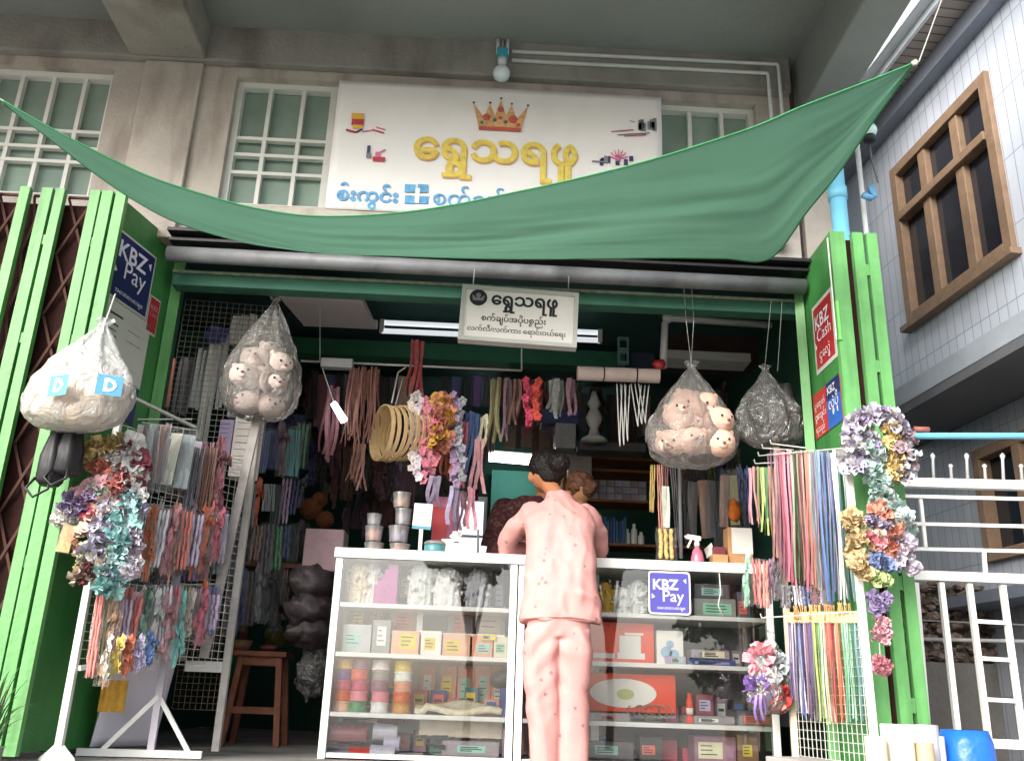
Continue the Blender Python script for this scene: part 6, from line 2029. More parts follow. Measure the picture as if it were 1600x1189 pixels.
x, z, wd, h = spot(1070, 1072, 1086, 1125, YC + .03)
bt_ = thing('red_bottle', 'small red bottle with white band on the third shelf, right counter', 'bottle', (x, YC + .04, SHZ[2]))
MB().lathe([(.016, 0), (.018, .005), (.018, .10), (.014, .115), (.010, .12), (.010, .145)], (x, YC + .04, SHZ[2] + .001), 16).build('body', ore, bt_, smooth=True)
MB().lathe([(.0186, .045), (.0186, .075)], (x, YC + .04, SHZ[2]), 16).build('label_band', paper, bt_, smooth=True)
mb = MB()
for k in range(6):
    c_ = P(990 + k * 10, 1118, YC + .04)
    mb.tube([c_ + Vector((.035 * math.cos(a), .02 * math.sin(a * 1.3 + k), .03 * math.sin(a) + .02)) for a in [2 * math.pi * q / 16 for q in range(17)]], .003, 5)
tag(mb.build('wire_coils', wire_dark, loc=tuple(P(1010, 1120, YC))), 'tangle of grey wire coils on the third shelf, right counter', 'wire')
for i, (px0, px1, yt, c, lb) in enumerate(((920, 990, 1158, 'charcoal', 'dark carton on the bottom shelf, left part of the right counter'), (1000, 1035, 1150, 'black', 'black carton on the bottom shelf beside the dark one'), (1085, 1150, 1150, 'mauve', 'mauve pack on the bottom shelf, right counter'), (1152, 1185, 1148, 'brown', 'brown pack on the bottom shelf, right counter'))):
    box_at(px0, px1, yt, 1186, YC + .08, .15, 'stock_box', c, lb, 'box', DG, SHZ[3])
mb = MB().tube([P(1124, 895, CY0 - .006), P(1126, 925, CY0 - .008), P(1122, 945, CY0 - .006), P(1130, 962, CY0 - .006)], .003, 6)
tag(mb.build('dangling_string', wire, loc=tuple(P(1124, 895, CY0 - .006)), smooth=True), 'white string dangling over the right counter glass', 'string')

# ---- small clutter filling the shelves
for sh, (zs, hmax, nm) in enumerate(((SHZ[0], .15, 'top'), (SHZ[1], .10, 'second'), (SHZ[2], .16, 'third'), (SHZ[3], .11, 'bottom'))):
    for side, (xa_, xb_, n_) in (('left', (LX0 + .06, LX1 - .06, 9)), ('right', (RX0 + .06, RX1 - .08, 13))):
        for i in range(n_):
            xx = xa_ + (xb_ - xa_) * (i + .5) / n_ + rnd.uniform(-.015, .015)
            wd_, hh_ = (xb_ - xa_) / n_ * rnd.uniform(.55, .95), hmax * rnd.uniform(.35, 1.0)
            c = rnd.choice(('white', 'silver', 'cream', 'coral', 'charcoal', 'rose', 'navy', 'peach', 'teal', 'grey', 'yellow', 'mauve') if side == 'left' else ('charcoal', 'navy', 'grey', 'maroon', 'silver', 'mauve', 'black', 'rose', 'brown', 'blue', 'cream'))
            lb = f'{c} small carton, {ORD[i]} from left, back row, {nm} shelf of the {side} counter'
            yy = CY1 - .16 + rnd.uniform(-.03, .01)
            o = MB().span((xx - wd_ / 2, yy, zs + .001), (xx + wd_ / 2, yy + .1, zs + hh_)).build('small_carton', oc_plain, loc=(xx, yy + .05, zs + .001), bev=.002, color=rc(c))
            o.rotation_euler.z = rnd.uniform(-.15, .15)
            tag(o, lb, 'carton', f'small cartons at the back of the {side} counter')
            if rnd.random() < .6:
                lm = MB().span((xx - wd_ * .36, yy - .0012, zs + hh_ * .3), (xx + wd_ * .3, yy - .0004, zs + hh_ * .82), 0).span((xx - wd_ * .3, yy - .0022, zs + hh_ * .5), (xx + wd_ * .2, yy - .0014, zs + hh_ * .62), 1)
                lm.build('printed_label', [oc_plain, inkb], o, color=rc(rnd.choice(('white', 'cream', 'coral', 'yellow', 'blue'))))

# ================================================================== ON THE COUNTERTOP
tub_f = clear('tub_plastic', milk=.35, gloss=.05, rough=.15, milkcol=(.75, .75, .76))
TG = 'clear tubs on the countertop'
for i, (px, yt, yb_, r, Y, c, lb) in enumerate(((584, 848, 858, .052, 4.98, 'beige', 'lowest clear tub at the left end of the countertop'), (583, 822, 846, .048, 4.98, 'peach', 'clear tub of peach goods on the left stack'), (584, 803, 821, .040, 4.98, 'silver', 'small clear tub topping the left stack'),
                                               (624, 850, 862, .055, 4.97, 'salmon', 'lowest clear tub of the middle stack'), (622, 822, 848, .055, 4.99, 'lilac', 'clear tub of lilac goods in the middle stack'), (629, 795, 821, .045, 5.0, 'silver', 'clear tub of silver goods in the middle stack'), (627, 770, 794, .050, 5.0, 'peach', 'topmost clear tub of the middle stack'))):
    p_ = P(px, yb_, Y)
    h = P(px, yt, Y).z - p_.z
    if i in (0, 3):
        p_.z = CT + .002
        h = P(px, yt, Y).z - p_.z
    t_ = thing('clear_tub', lb, 'tub', (p_.x, Y, p_.z), TG)
    MB().lathe([(r * .86, 0), (r * .9, .004), (r, h * .86), (r * 1.06, h * .86), (r * 1.06, h * .97), (r * .9, h * .98)], (p_.x, Y, p_.z), 22).build('tub', tub_f, t_, smooth=False)
    mb = MB()
    for k in range(9):
        a = k * 2.4
        mb.ell((p_.x + r * .5 * math.cos(a), Y + r * .5 * math.sin(a), p_.z + h * (.18 + .055 * k)), r * .34, 7, amp=.4, seed=k)
    mb.build('contents', oc_gloss, t_, color=rc(c))
p_ = P(688, 862, 4.95)
tt = thing('teal_tub', 'teal tub with cloudy lid on the countertop before the white card', 'tub', (p_.x - .03, 4.93, CT))
MB().lathe([(.05, .002), (.055, .01), (.057, .055), (.052, .06)], (p_.x - .03, 4.93, CT), 22).build('tub', M('tub_teal', '#4f8a8e', .35, .1, 6), tt, smooth=True)
MB().lathe([(.059, .061), (.059, .072), (.05, .08), (.01, .084)], (p_.x - .03, 4.93, CT), 22).build('lid', tub_f, tt, smooth=True)
x, z, wd, h = spot(645, 786, 674, 826, 4.94)
cd = thing('price_card', 'white card with green blue foot standing among the tubs', 'card', (x, 4.94, CT))
fm_ = front(x - wd / 2, 4.94, z - h, R(-2))
MB().add([fm_ @ Vector(p) for p in ((0, 0, 0), (wd, 0, 0), (wd, h, 0), (0, h, 0), (0, 0, -.004), (wd, 0, -.004), (wd, h, -.004), (0, h, -.004))], [(0, 1, 2, 3), (7, 6, 5, 4), (0, 4, 5, 1), (1, 5, 6, 2), (2, 6, 7, 3), (3, 7, 4, 0)]).build('card', paper, cd)
MB().poly([fm_ @ Vector(p) for p in ((0, 0, .001), (wd, 0, .001), (wd, h * .12, .001), (0, h * .12, .001))]).build('printed_foot', M('print_teal', '#4f97a8', .5), cd)
MB().poly([fm_ @ Vector((wd * .5 + wd * .2 * math.cos(q), h * .45 + h * .22 * math.sin(q) * (1.2 if math.sin(q) > 0 else .8), .001)) for q in [2 * math.pi * k / 14 for k in range(14)]]).build('printed_mark', M('print_grey', '#b8c2bf', .5), cd)
MB().bar((x, 4.95, CT + .001), (x, 4.945, z - h + .02), .02, .012).build('stand', paper, cd)
x, z, wd, h = spot(690, 826, 736, 858, 4.92)
tb2 = thing('tissue_box', 'white tissue box on the countertop left of the customer', 'box', (x, 4.97, CT))
MB().span((x - wd / 2, 4.92, CT + .001), (x + wd / 2, 5.03, CT + .095)).build('box', paper, tb2, bev=.004)
mb = MB().sheet(lambda u, v: (x - .03 + .06 * u + .01 * math.sin(9 * v), 4.97 + .012 * math.sin(6 * u + 3 * v), CT + .094 + .05 * v), 8, 6)
mb.build('tissue', paper, tb2, smooth=True)
MB().span((x - .015, 4.9185, CT + .075), (x + .015, 4.9195, CT + .083)).build('printed_mark', inkb, tb2)
x, z, wd, h = spot(676, 776, 716, 830, 5.12)
pb = thing('picture_box', 'red and pink printed box behind the white card', 'box', (x, 5.15, CT))
MB().span((x - wd / 2, 5.12, CT + .001), (x + wd / 2, 5.17, z)).build('box', M('box_mauve', '#9c5a72', .5, .1, 6), pb, bev=.003)
MB().span((x - wd * .48, 5.118, CT + .07), (x + wd * .1, 5.1195, z - .06)).build('printed_panel', redp, pb)
x, z, wd, h = spot(735, 805, 762, 862, 4.95)
ph = thing('phone_stand', 'small grey stand with white slip beside the tissue box', 'stand', (x, 4.97, CT))
MB().bar((x, 4.99, CT + .001), (x - .005, 4.97, CT + .16), .012, .012).build('frame', M('stand_grey', '#5c5c63', .5), ph)
MB().bar((x + .022, 4.955, CT + .002), (x + .03, 4.96, CT + .07), .03, .004).build('slip', paper, ph)
# right part: spray bottle, boxes, post
a_ = P(1090, 880, 4.95)
sb_ = thing('spray_bottle', 'pink spray bottle with white trigger on the right counter', 'bottle', (a_.x, 4.95, CT))
MB().lathe([(.034, .002), (.037, .008), (.035, .05), (.026, .085), (.014, .105), (.012, .118)], (a_.x, 4.95, CT), 20).build('body', M('spray_pink', '#c96f86', .25, .06, 5, 0, spec=.6), sb_, smooth=True)
mb = MB().lathe([(.014, .115), (.015, .13), (.011, .14)], (a_.x, 4.95, CT), 14)
mb.bar((a_.x + .022, 4.95, CT + .155), (a_.x - .055, 4.95, CT + .165), .022, .026).bar((a_.x - .03, 4.95, CT + .15), (a_.x - .052, 4.95, CT + .105), .010, .012).bar((a_.x + .0, 4.95, CT + .135), (a_.x + .0, 4.95, CT + .16), .02, .02).bar((a_.x - .055, 4.95, CT + .165), (a_.x - .066, 4.95, CT + .162), .014, .014)
mb.build('trigger_head', paper, sb_, bev=.003)
gp2 = thing('counter_post', 'thin grey post with white foot rising from the right counter', 'post', (P(1064, 878, 4.98).x, 4.98, CT))
MB().tube([P(1064, 872, 4.98), P(1062, 728, 4.98)], .011, 10).build('pole', steel_tube, gp2, smooth=True)
MB().box((P(1064, 878, 4.98).x, 4.98, CT + .010), (.085, .06, .018)).build('foot', paper, gp2, bev=.003)
x, z, wd, h = spot(1112, 842, 1136, 884, 4.96)
kb = thing('open_carton', 'small open orange brown carton behind the spray bottle', 'carton', (x, 4.98, CT))
MB().span((x - wd / 2, 4.94, CT + .02), (x + wd / 2, 5.02, CT + .075)).build('carton', cardboard, kb, bev=.002)
MB().span((x - wd / 2, 4.94, CT + .001), (x + wd / 2, 5.02, CT + .019)).build('white_base', paper, kb)
MB().bar((x - wd * .45, 5.0, CT + .076), (x - wd * .55, 5.02, CT + .13), .004, .07).build('flap', paper, kb)
MB().span((x - wd * .4, 4.96, CT + .076), (x + wd * .4, 5.01, CT + .118)).build('contents', oc_plain, kb, color=rc('maroon'))
x, z, wd, h = spot(1138, 824, 1176, 884, 4.96)
kb = thing('tall_carton', 'brown carton with white upper face at the right end of the counter', 'carton', (x, 5.0, CT))
MB().span((x - wd / 2, 4.96, CT + .001), (x + wd / 2, 5.06, z)).build('carton', cardboard, kb, bev=.003)
MB().span((x - wd * .35, 4.957, CT + .085), (x + wd * .5, 4.9585, z - .003)).build('white_label', paper, kb)
x, z, wd, h = spot(1026, 824, 1056, 874, 4.93)
packet('beads', x, 4.93, z, wd, h, 'gold', 'clear pack of gold beads hanging over the right counter edge', 'bead strings over the counter')
x, z, wd, h = spot(1034, 760, 1046, 828, 4.94)
ribbons(x, 4.94, z, wd, h, 'white', 'white narrow trim hanging above the gold bead pack', 'bead strings over the counter', 2, 'trim_strip', .004)
x, z, wd, h = spot(1140, 780, 1156, 816, 5.1)
tag(MB().ell((x, 5.1, z - h / 2), (wd * .6, .03, h * .5), 14, amp=.3, seed=2).build('orange_tassel', oc_cloth, loc=(x, 5.1, z), color='#d0702a', smooth=True), 'bright orange tassel hanging above the tall carton', 'tassel')


# ================================================================== PEOPLE
def soft(name, parent, shapes, vox, mats, smooth_it=8, wrinkle=0., wscale=10., mi_fn=None):
    """one continuous surface grown from overlapping tapered limbs"""
    mb = MB()
    for s in shapes:
        if s[0] == 'limb':
            pts, rs = s[1], s[2]
            n = 20
            fine, fr_ = [], []
            for i in range(len(pts) - 1):
                for q in range(6):
                    t = q / 6
                    fine.append(Vector(pts[i]).lerp(Vector(pts[i + 1]), t))
                    fr_.append(rs[i] + (rs[i + 1] - rs[i]) * t)
            fine.append(Vector(pts[-1]))
            fr_.append(rs[-1])
            mb.tube(fine, fr_, 16)
            mb.ell(pts[0], rs[0], 14)
            mb.ell(pts[-1], rs[-1], 14)
            for p, r_ in list(zip(pts, rs))[1:-1]:
                mb.ell(p, r_, 14)
        elif s[0] == 'ell':
            mb.ell(s[1], s[2], 22, rot=s[3] if len(s) > 3 else None)
        elif s[0] == 'loft':
            rings = s[1]          # (centre, rx, ry)
            n = 28
            o = len(mb.v)
            for (c, rx, ry) in rings:
                for k in range(n):
                    a = 2 * math.pi * k / n
                    mb.v.append(Vector(c) + Vector((rx * math.copysign(abs(math.cos(a)) ** .85, math.cos(a)), ry * math.copysign(abs(math.sin(a)) ** .85, math.sin(a)), 0)))
            for i in range(len(rings) - 1):
                for k in range(n):
                    k2 = (k + 1) % n
                    mb.f.append((o + i * n + k, o + i * n + k2, o + (i + 1) * n + k2, o + (i + 1) * n + k))
                    mb.m.append(0)
            mb.f.append(tuple(o + k for k in range(n))[::-1])
            mb.f.append(tuple(o + (len(rings) - 1) * n + k for k in range(n)))
            mb.m += [0, 0]
    o = mb.build('tmp', mats[0], world=False)
    bm_ = bmesh.new()
    bm_.from_mesh(o.data)
    bmesh.ops.recalc_face_normals(bm_, faces=bm_.faces)
    bm_.to_mesh(o.data)
    bm_.free()
    md = o.modifiers.new('r', 'REMESH')
    md.mode = 'VOXEL'
    md.voxel_size = vox
    m2 = o.modifiers.new('s', 'SMOOTH')
    m2.iterations = smooth_it
    m2.factor = .5
    dg = bpy.context.evaluated_depsgraph_get()
    me = bpy.data.meshes.new_from_object(o.evaluated_get(dg))
    bpy.data.objects.remove(o)
    base = Vector((0, 0, 0))
    q = parent
    while q is not None:
        base += Vector(q.location)
        q = q.parent
    if wrinkle:
        ns = [v.normal.copy() for v in me.vertices]
        for v, n_ in zip(me.vertices, ns):
            v.co += n_ * wrinkle(v.co) if callable(wrinkle) else n_ * wrinkle * noise.noise(v.co * wscale)
    for v in me.vertices:
        v.co -= base
    me.materials.clear()
    for m_ in mats:
        me.materials.append(m_)
    if mi_fn:
        for p in me.polygons:
            p.material_index = mi_fn(Vector(p.center) + base)
    me.polygons.foreach_set('use_smooth', [True] * len(me.polygons))
    o = bpy.data.objects.new(name, me)
    COL.objects.link(o)
    o.parent = parent
    return o


skin = M('skin', '#a9714f', .55, .06, 12, .08, 120, spec=.3)
skin_b = M('skin_fair', '#b98663', .55, .06, 12, .08, 120, spec=.3)
hair_m = M('hair_dark', '#120d0c', .5, .3, 40, .5, 90, spec=.3)
hair_br = M('hair_brown', '#5b3a26', .5, .3, 40, .6, 90, spec=.4)
pink_m = M('pajama_pink', '#c9938f', .9, .08, 9, .35, 300, spec=.1)
# small printed motifs on the pyjama cloth
_t = pink_m.node_tree
_b = _t.nodes['Principled BSDF']
_src = _b.inputs['Base Color'].links[0].from_socket
_tc = [n for n in _t.nodes if n.type == 'TEX_COORD'][0]
_vo = _t.nodes.new('ShaderNodeTexVoronoi')
_vo.inputs['Scale'].default_value = 15
_t.links.new(_tc.outputs['Object'], _vo.inputs['Vector'])
_nz = _t.nodes.new('ShaderNodeTexNoise')
_nz.inputs['Scale'].default_value = 120
_t.links.new(_tc.outputs['Object'], _nz.inputs['Vector'])
_ad = _t.nodes.new('ShaderNodeMath')
_ad.operation = 'MULTIPLY_ADD'
_ad.inputs[1].default_value = .22
_t.links.new(_nz.outputs['Fac'], _ad.inputs[0])
_t.links.new(_vo.outputs['Distance'], _ad.inputs[2])
_mr = _t.nodes.new('ShaderNodeMapRange')
_mr.inputs[1].default_value = .22
_mr.inputs[2].default_value = .26
_mr.inputs[3].default_value = .75
_mr.inputs[4].default_value = 0
_t.links.new(_ad.outputs[0], _mr.inputs[0])
_mx = _t.nodes.new('ShaderNodeMix')
_mx.data_type = 'RGBA'
_t.links.new(_mr.outputs[0], _mx.inputs[0])
_t.links.new(_src, _mx.inputs[6])
_mx.inputs[7].default_value = (*lin('#7d6468'), 1)
_t.links.new(_mx.outputs[2], _b.inputs['Base Color'])

WYc = 4.42
wom = thing('person', 'woman in pale pink pyjamas with dark hair bun leaning on the counter, seen from behind', 'person', (P(868, 1100, WYc).x, WYc, 0))
hip = P(872, 985, WYc)
shl, shr = P(828, 792, 4.64), P(918, 796, 4.66)
chest = (shl + shr) / 2
elL, elR = P(792, 842, 4.80), P(938, 838, 4.80)
elL.z, elR.z = CT + .045, CT + .05
neck = P(868, 772, 4.70)
head = P(853, 738, 4.78)
wrL, wrR = Vector((hip.x - .06, 4.98, CT + .05)), Vector((hip.x + .10, 4.98, CT + .05))


def hand(wr, d, side):
    """palm, four curled fingers and a side thumb"""
    d = Vector(d).normalized()
    s_ = Vector((0, 0, 1)).cross(d).normalized() * side
    pc = wr + d * .045
    out = [('limb', [wr, pc, wr + d * .08], [.022, .03, .028])]
    for k in range(4):
        b0 = wr + d * .08 + s_ * (.026 - .017 * k)
        L = (.062, .07, .066, .052)[k]
        out.append(('limb', [b0, b0 + d * L * .5 + Vector((0, 0, .006)), b0 + d * L - Vector((0, 0, .010))], [.0095, .009, .0075]))
    t0 = wr + d * .03 + s_ * .03
    out.append(('limb', [t0, t0 + d * .03 + s_ * .018, t0 + d * .058 + s_ * .012], [.011, .0095, .008]))
    return out


kl, kr = Vector((P(850, 1189, WYc).x, WYc + .01, .02)), Vector((P(896, 1189, WYc).x, WYc + .02, .02))
bs = [('limb', [hip + Vector((0, .02, .04)), hip.lerp(chest, .5) + Vector((0, .02, 0)), chest + Vector((0, .01, -.09))], [.078, .08, .085]),
      ('limb', [shl + Vector((.03, .02, -.05)), shr + Vector((-.03, .02, -.05))], [.04, .04]),
      ('limb', [chest + Vector((0, .02, .0)), neck, head + Vector((0, -.01, -.05))], [.045, .044, .043]),
      ('ell', head, (.084, .098, .104)), ('ell', head + Vector((-.01, .06, -.05)), (.045, .04, .05)),
      ('ell', head + Vector((-.084, -.012, -.03)), (.012, .022, .032)), ('ell', head + Vector((.084, -.012, -.03)), (.012, .022, .032)),
      ('ell', head + Vector((0, .093, -.02)), (.012, .02, .018)),
      ('limb', [shl + Vector((.02, 0, -.03)), elL, wrL], [.036, .032, .022]), ('limb', [shr + Vector((-.02, 0, -.03)), elR, wrR], [.036, .032, .022]),
      ('limb', [hip + Vector((-.075, 0, 0)), Vector((kl.x - .01, WYc + .01, .34)), kl + Vector((0, 0, .07))], [.06, .04, .034]),
      ('limb', [hip + Vector((.075, 0, 0)), Vector((kr.x + .004, WYc + .01, .34)), kr + Vector((0, 0, .07))], [.06, .04, .034]),
      ('limb', [kl + Vector((0, -.03, .02)), kl + Vector((-.01, .12, .008))], [.034, .026]), ('limb', [kr + Vector((0, -.03, .02)), kr + Vector((.01, .12, .008))], [.034, .026])]
bs += hand(wrL, (.5, 1, 0), 1) + hand(wrR, (-.5, 1, 0), -1)
soft('body', wom, bs, .008, [skin], 4)
# hair: cap with a bun at the back of the crown
hs2 = [('ell', head + Vector((.006, -.016, .032)), (.102, .106, .098)), ('ell', head + Vector((.022, -.055, .0)), (.078, .062, .08)), ('limb', [head + Vector((.02, -.07, -.035)), head + Vector((.012, -.035, -.075))], [.04, .022])]
hair = soft('hair', wom, hs2, .007, [hair_m], 3, .004, 60)
bun = P(874, 726, 4.655)
soft('hair_bun', wom, [('ell', bun + Vector((0, 0, .012)), (.058, .05, .054)), ('ell', bun + Vector((.014, -.024, .02)), (.038, .03, .034)), ('ell', bun + Vector((-.03, -.012, .03)), (.026, .026, .024))], .006, [hair_m], 2, .007, 45)
MB().tube([bun + Vector((.0, .02, 0)) + Vector((.042 * math.cos(a), .012 * math.cos(a), .04 * math.sin(a))) for a in [2 * math.pi * q / 20 for q in range(21)]], .008, 8).build('hair_band', M('band_brown', '#3f2621', .6), wom, smooth=True)


# pyjama top
def wr_top(p):
    f = .008 * noise.noise(Vector((p.x * 9, p.y * 5, p.z * 7))) + .005 * noise.noise(Vector((p.x * 26, p.y * 10, p.z * 9)))
    q_ = noise.noise(Vector((p.x * 6 + p.z * 2.5, p.y * 3, p.z * 3.2 - p.x * 2)))
    f += .022 * (.5 - abs(q_)) - .009
    f += .009 * (.4 - abs(noise.noise(Vector((p.x * 16 + p.z * 5, p.y * 6, p.z * 9 - p.x * 6)))))
    f += .012 * (.4 - abs(noise.noise(Vector((p.x * 7, p.y * 7, p.z * 22))))) * max(0, min(1, (abs(p.x - hip.x) - .17) * 14))
    dl = (p.z - (hip.z + .20) + .30 * (p.x - hip.x + .02))
    fm_k = max(0, min(1, .5 + 1.6 * noise.noise(Vector((p.x * 9, 5, p.z * 4))))) * (p.y < WYc + .02)
    f += (.008 * math.exp(-(dl / .018) ** 2) - .008 * math.exp(-((dl - .035) / .018) ** 2)) * fm_k
    # diagonal drag folds above the hem
    k = max(0, 1 - abs(p.z - (hip.z + .13)) / .16)
    f += .006 * k * math.sin(52 * (p.z + .42 * (p.x - hip.x)) + 2) * (.4 + noise.noise(p * 6))
    k2 = max(0, 1 - abs(p.z - hip.z) / .12)
    f += .004 * k2 * math.sin(44 * p.x + 3 * noise.noise(p * 7))
    return f


hemL, hemR = P(813, 972, WYc), P(938, 974, WYc)
hw2 = (hemR.x - hemL.x) / 2
hc = (hemL + hemR) / 2
rings = []
for t, kx, ky, yo in ((0, 1.0, .118, .0), (.06, 1.0, .120, .0), (.2, .97, .122, .01), (.4, .93, .118, .04), (.6, .92, .115, .09), (.78, .95, .11, .14), (.89, .86, .10, .18), (.965, .64, .082, .205), (1.03, .40, .062, .225), (1.09, .30, .055, .238)):
    zz = hc.z + (chest.z + .03 - hc.z) * t
    xx = hc.x + (chest.x - hc.x) * t
    rings.append(((xx, WYc + .01 + yo, zz), hw2 * kx, ky))
ts = [('loft', rings), ('limb', [shl + Vector((.015, .0, -.025)), shl.lerp(elL, .55) + Vector((-.015, -.015, .0)), elL], [.060, .056, .052]), ('limb', [elL, elL.lerp(wrL, .7)], [.052, .045]),
      ('limb', [shr + Vector((-.015, 0, -.025)), shr.lerp(elR, .55) + Vector((.012, -.015, .0)), elR], [.060, .054, .047]), ('limb', [elR, elR.lerp(wrR, .7)], [.047, .042])]
soft('pyjama_top', wom, ts, .009, [pink_m], 5, wr_top)
hm = MB()
hm.tube([(hc.x + (hw2 + .004) * math.cos(a), WYc + .01 + .124 * math.sin(a), hc.z + .016 + .004 * math.sin(3 * a)) for a in [2 * math.pi * q / 60 for q in range(61)]], .0035, 6)
hm.build('hem_seam', pink_m, wom, smooth=True)
# collar
cc = chest + Vector((-.005, .045, .035))
MB().tube([cc + Vector((.062 * math.cos(a), .05 * math.sin(a) + .02, .012 * math.sin(a))) for a in [2 * math.pi * q / 28 for q in range(29)]], .014, 10).build('collar', pink_m, wom, smooth=True)


def wr_leg(p):
    f = .007 * noise.noise(Vector((p.x * 10, p.y * 6, p.z * 6)))
    f += .022 * (.5 - abs(noise.noise(Vector((p.x * 9 + p.z * 1.5, p.y * 4, p.z * 2.6 + 3))))) - .007
    sg_ = 1 if p.x > (kl.x + kr.x) / 2 else -1
    f += .010 * (.4 - abs(noise.noise(Vector((p.x * 6 + sg_ * 3, p.y * 5, p.z * 11 + sg_ * p.x * 9))))) * max(0, 1 - abs(p.z - .33) / .25)
    f += .008 * (.4 - abs(noise.noise(Vector((p.x * 14, p.y * 8, p.z * 5 + abs(p.x - hip.x) * 16))))) * max(0, 1 - abs(p.z - .52) / .2)
    k = max(0, 1 - abs(p.z - .55) / .2)
    f += .006 * k * math.sin(60 * (abs(p.x - hip.x) * .9 + p.z * .8))
    f += .004 * math.sin(38 * p.z + 20 * p.x) * max(0, 1 - abs(p.z - .30) / .16)
    return f


def legx(px, py):
    return P(px, py, WYc).x


lz = lambda py: P(870, py, WYc).z
lA = [((legx(847, 990), WYc, lz(985)), .086, .095), ((legx(845, 1020), WYc, lz(1020)), .083, .095), ((legx(846, 1080), WYc + .01, lz(1080)), .080, .085), ((legx(848, 1140), WYc + .01, lz(1140)), .075, .076), ((legx(850, 1189), WYc + .01, lz(1189)), .071, .070), ((legx(851, 1189), WYc + .01, -.03), .072, .072)]
lB = [((legx(896, 990), WYc, lz(985)), .084, .095), ((legx(897, 1020), WYc, lz(1020)), .080, .095), ((legx(897, 1080), WYc + .02, lz(1080)), .073, .085), ((legx(897, 1140), WYc + .02, lz(1140)), .069, .074), ((legx(896, 1189), WYc + .02, lz(1189)), .067, .068), ((legx(896, 1189), WYc + .02, -.03), .068, .07)]
hipl = [((hip.x, WYc, hip.z - .03), .150, .095), ((hip.x, WYc, hip.z + .03), .150, .10), ((hip.x, WYc, hip.z + .12), .14, .095)]
soft('pyjama_trousers', wom, [('loft', lA[::-1]), ('loft', lB[::-1]), ('loft', hipl)], .009, [pink_m], 3, wr_leg)
for kx in (kl, kr):
    MB().lathe([(.05, 0), (.052, .006), (.048, .012)], (kx.x, kx.y + .04, .002), 18, wob=lambda a, t: 1 + .7 * abs(math.sin(a))).build('sandal', black_m, wom)

# shopkeeper behind the counter
skp = thing('person', 'shopkeeper in dark maroon patterned top, half hidden behind the customer', 'person', (P(800, 840, 5.5).x, 5.5, 0))
sX = skp.location.x
sT = P(812, 775, 5.5).z
sh_c = Vector((sX + .10, 5.55, sT - .06))
hd = Vector((sX + .215, 5.54, sT + .085))
soft('body', skp, [('limb', [(sh_c.x, 5.6, .9), (sh_c.x, 5.58, sh_c.z - .13)], [.11, .10]), ('limb', [sh_c + Vector((.05, 0, 0)), hd], [.045, .045]), ('ell', hd, (.072, .09, .1)), ('ell', hd + Vector((0, -.09, -.015)), (.013, .02, .02)),
                  ('ell', hd + Vector((-.07, 0, -.01)), (.01, .02, .03)), ('limb', [sh_c + Vector((-.15, 0, -.02)), sh_c + Vector((-.22, -.08, -.26)), Vector((sX - .02, 5.2, CT + .04))], [.05, .042, .028]),
                  ('limb', [sh_c + Vector((.15, 0, -.02)), sh_c + Vector((.2, -.08, -.26)), Vector((sX + .2, 5.2, CT + .04))], [.05, .042, .028]),
                  ('limb', [(sh_c.x - .08, 5.6, .9), (sh_c.x - .08, 5.6, .45), (sh_c.x - .08, 5.6, .04)], [.09, .06, .04]), ('limb', [(sh_c.x + .08, 5.6, .9), (sh_c.x + .08, 5.6, .45), (sh_c.x + .08, 5.6, .04)], [.09, .06, .04])]
     + hand(Vector((sX - .02, 5.2, CT + .04)), (.3, -1, 0), -1) + hand(Vector((sX + .2, 5.2, CT + .04)), (-.2, -1, 0), 1), .009, [skin_b], 4)
soft('hair', skp, [('ell', hd + Vector((0, -.025, .045)), (.086, .098, .085)), ('ell', hd + Vector((0, .06, -.04)), (.07, .05, .09))], .009, [hair_m], 3, .004, 50)
for s in (-1, 1):
    MB().ell(hd + Vector((s * .028, -.082, .008)), (.011, .006, .007), 8).build('eye', eye_m, skp, smooth=True)
MB().ell(hd + Vector((0, -.086, -.048)), (.02, .006, .006), 8).build('mouth', nose_m, skp, smooth=True)
mar = M('maroon_print', '#4a2428', .85, .1, 8, .3, 160, stain=('#7d5a54', 45))
soft('blouse', skp, [('loft', [((sh_c.x, 5.6, .85), .17, .13), ((sh_c.x, 5.6, 1.1), .165, .13), ((sh_c.x, 5.58, sh_c.z - .06), .19, .12), ((sh_c.x, 5.57, sh_c.z + .02), .15, .10), ((sh_c.x + .02, 5.56, sh_c.z + .07), .075, .07)]),
                    ('limb', [sh_c + Vector((-.15, 0, -.02)), sh_c + Vector((-.225, -.08, -.26)), Vector((sX - .08, 5.32, CT + .06))], [.075, .062, .05]),
                    ('limb', [sh_c + Vector((.15, 0, -.02)), sh_c + Vector((.205, -.08, -.26)), Vector((sX + .2, 5.32, CT + .06))], [.075, .062, .05])], .010, [mar], 4, .008, 12)
MB().span((sh_c.x - .17, 5.5, .04), (sh_c.x + .17, 5.68, .88)).build('longyi', M('longyi_dark', '#3a3040', .85, .15, 10), skp, bev=.05)
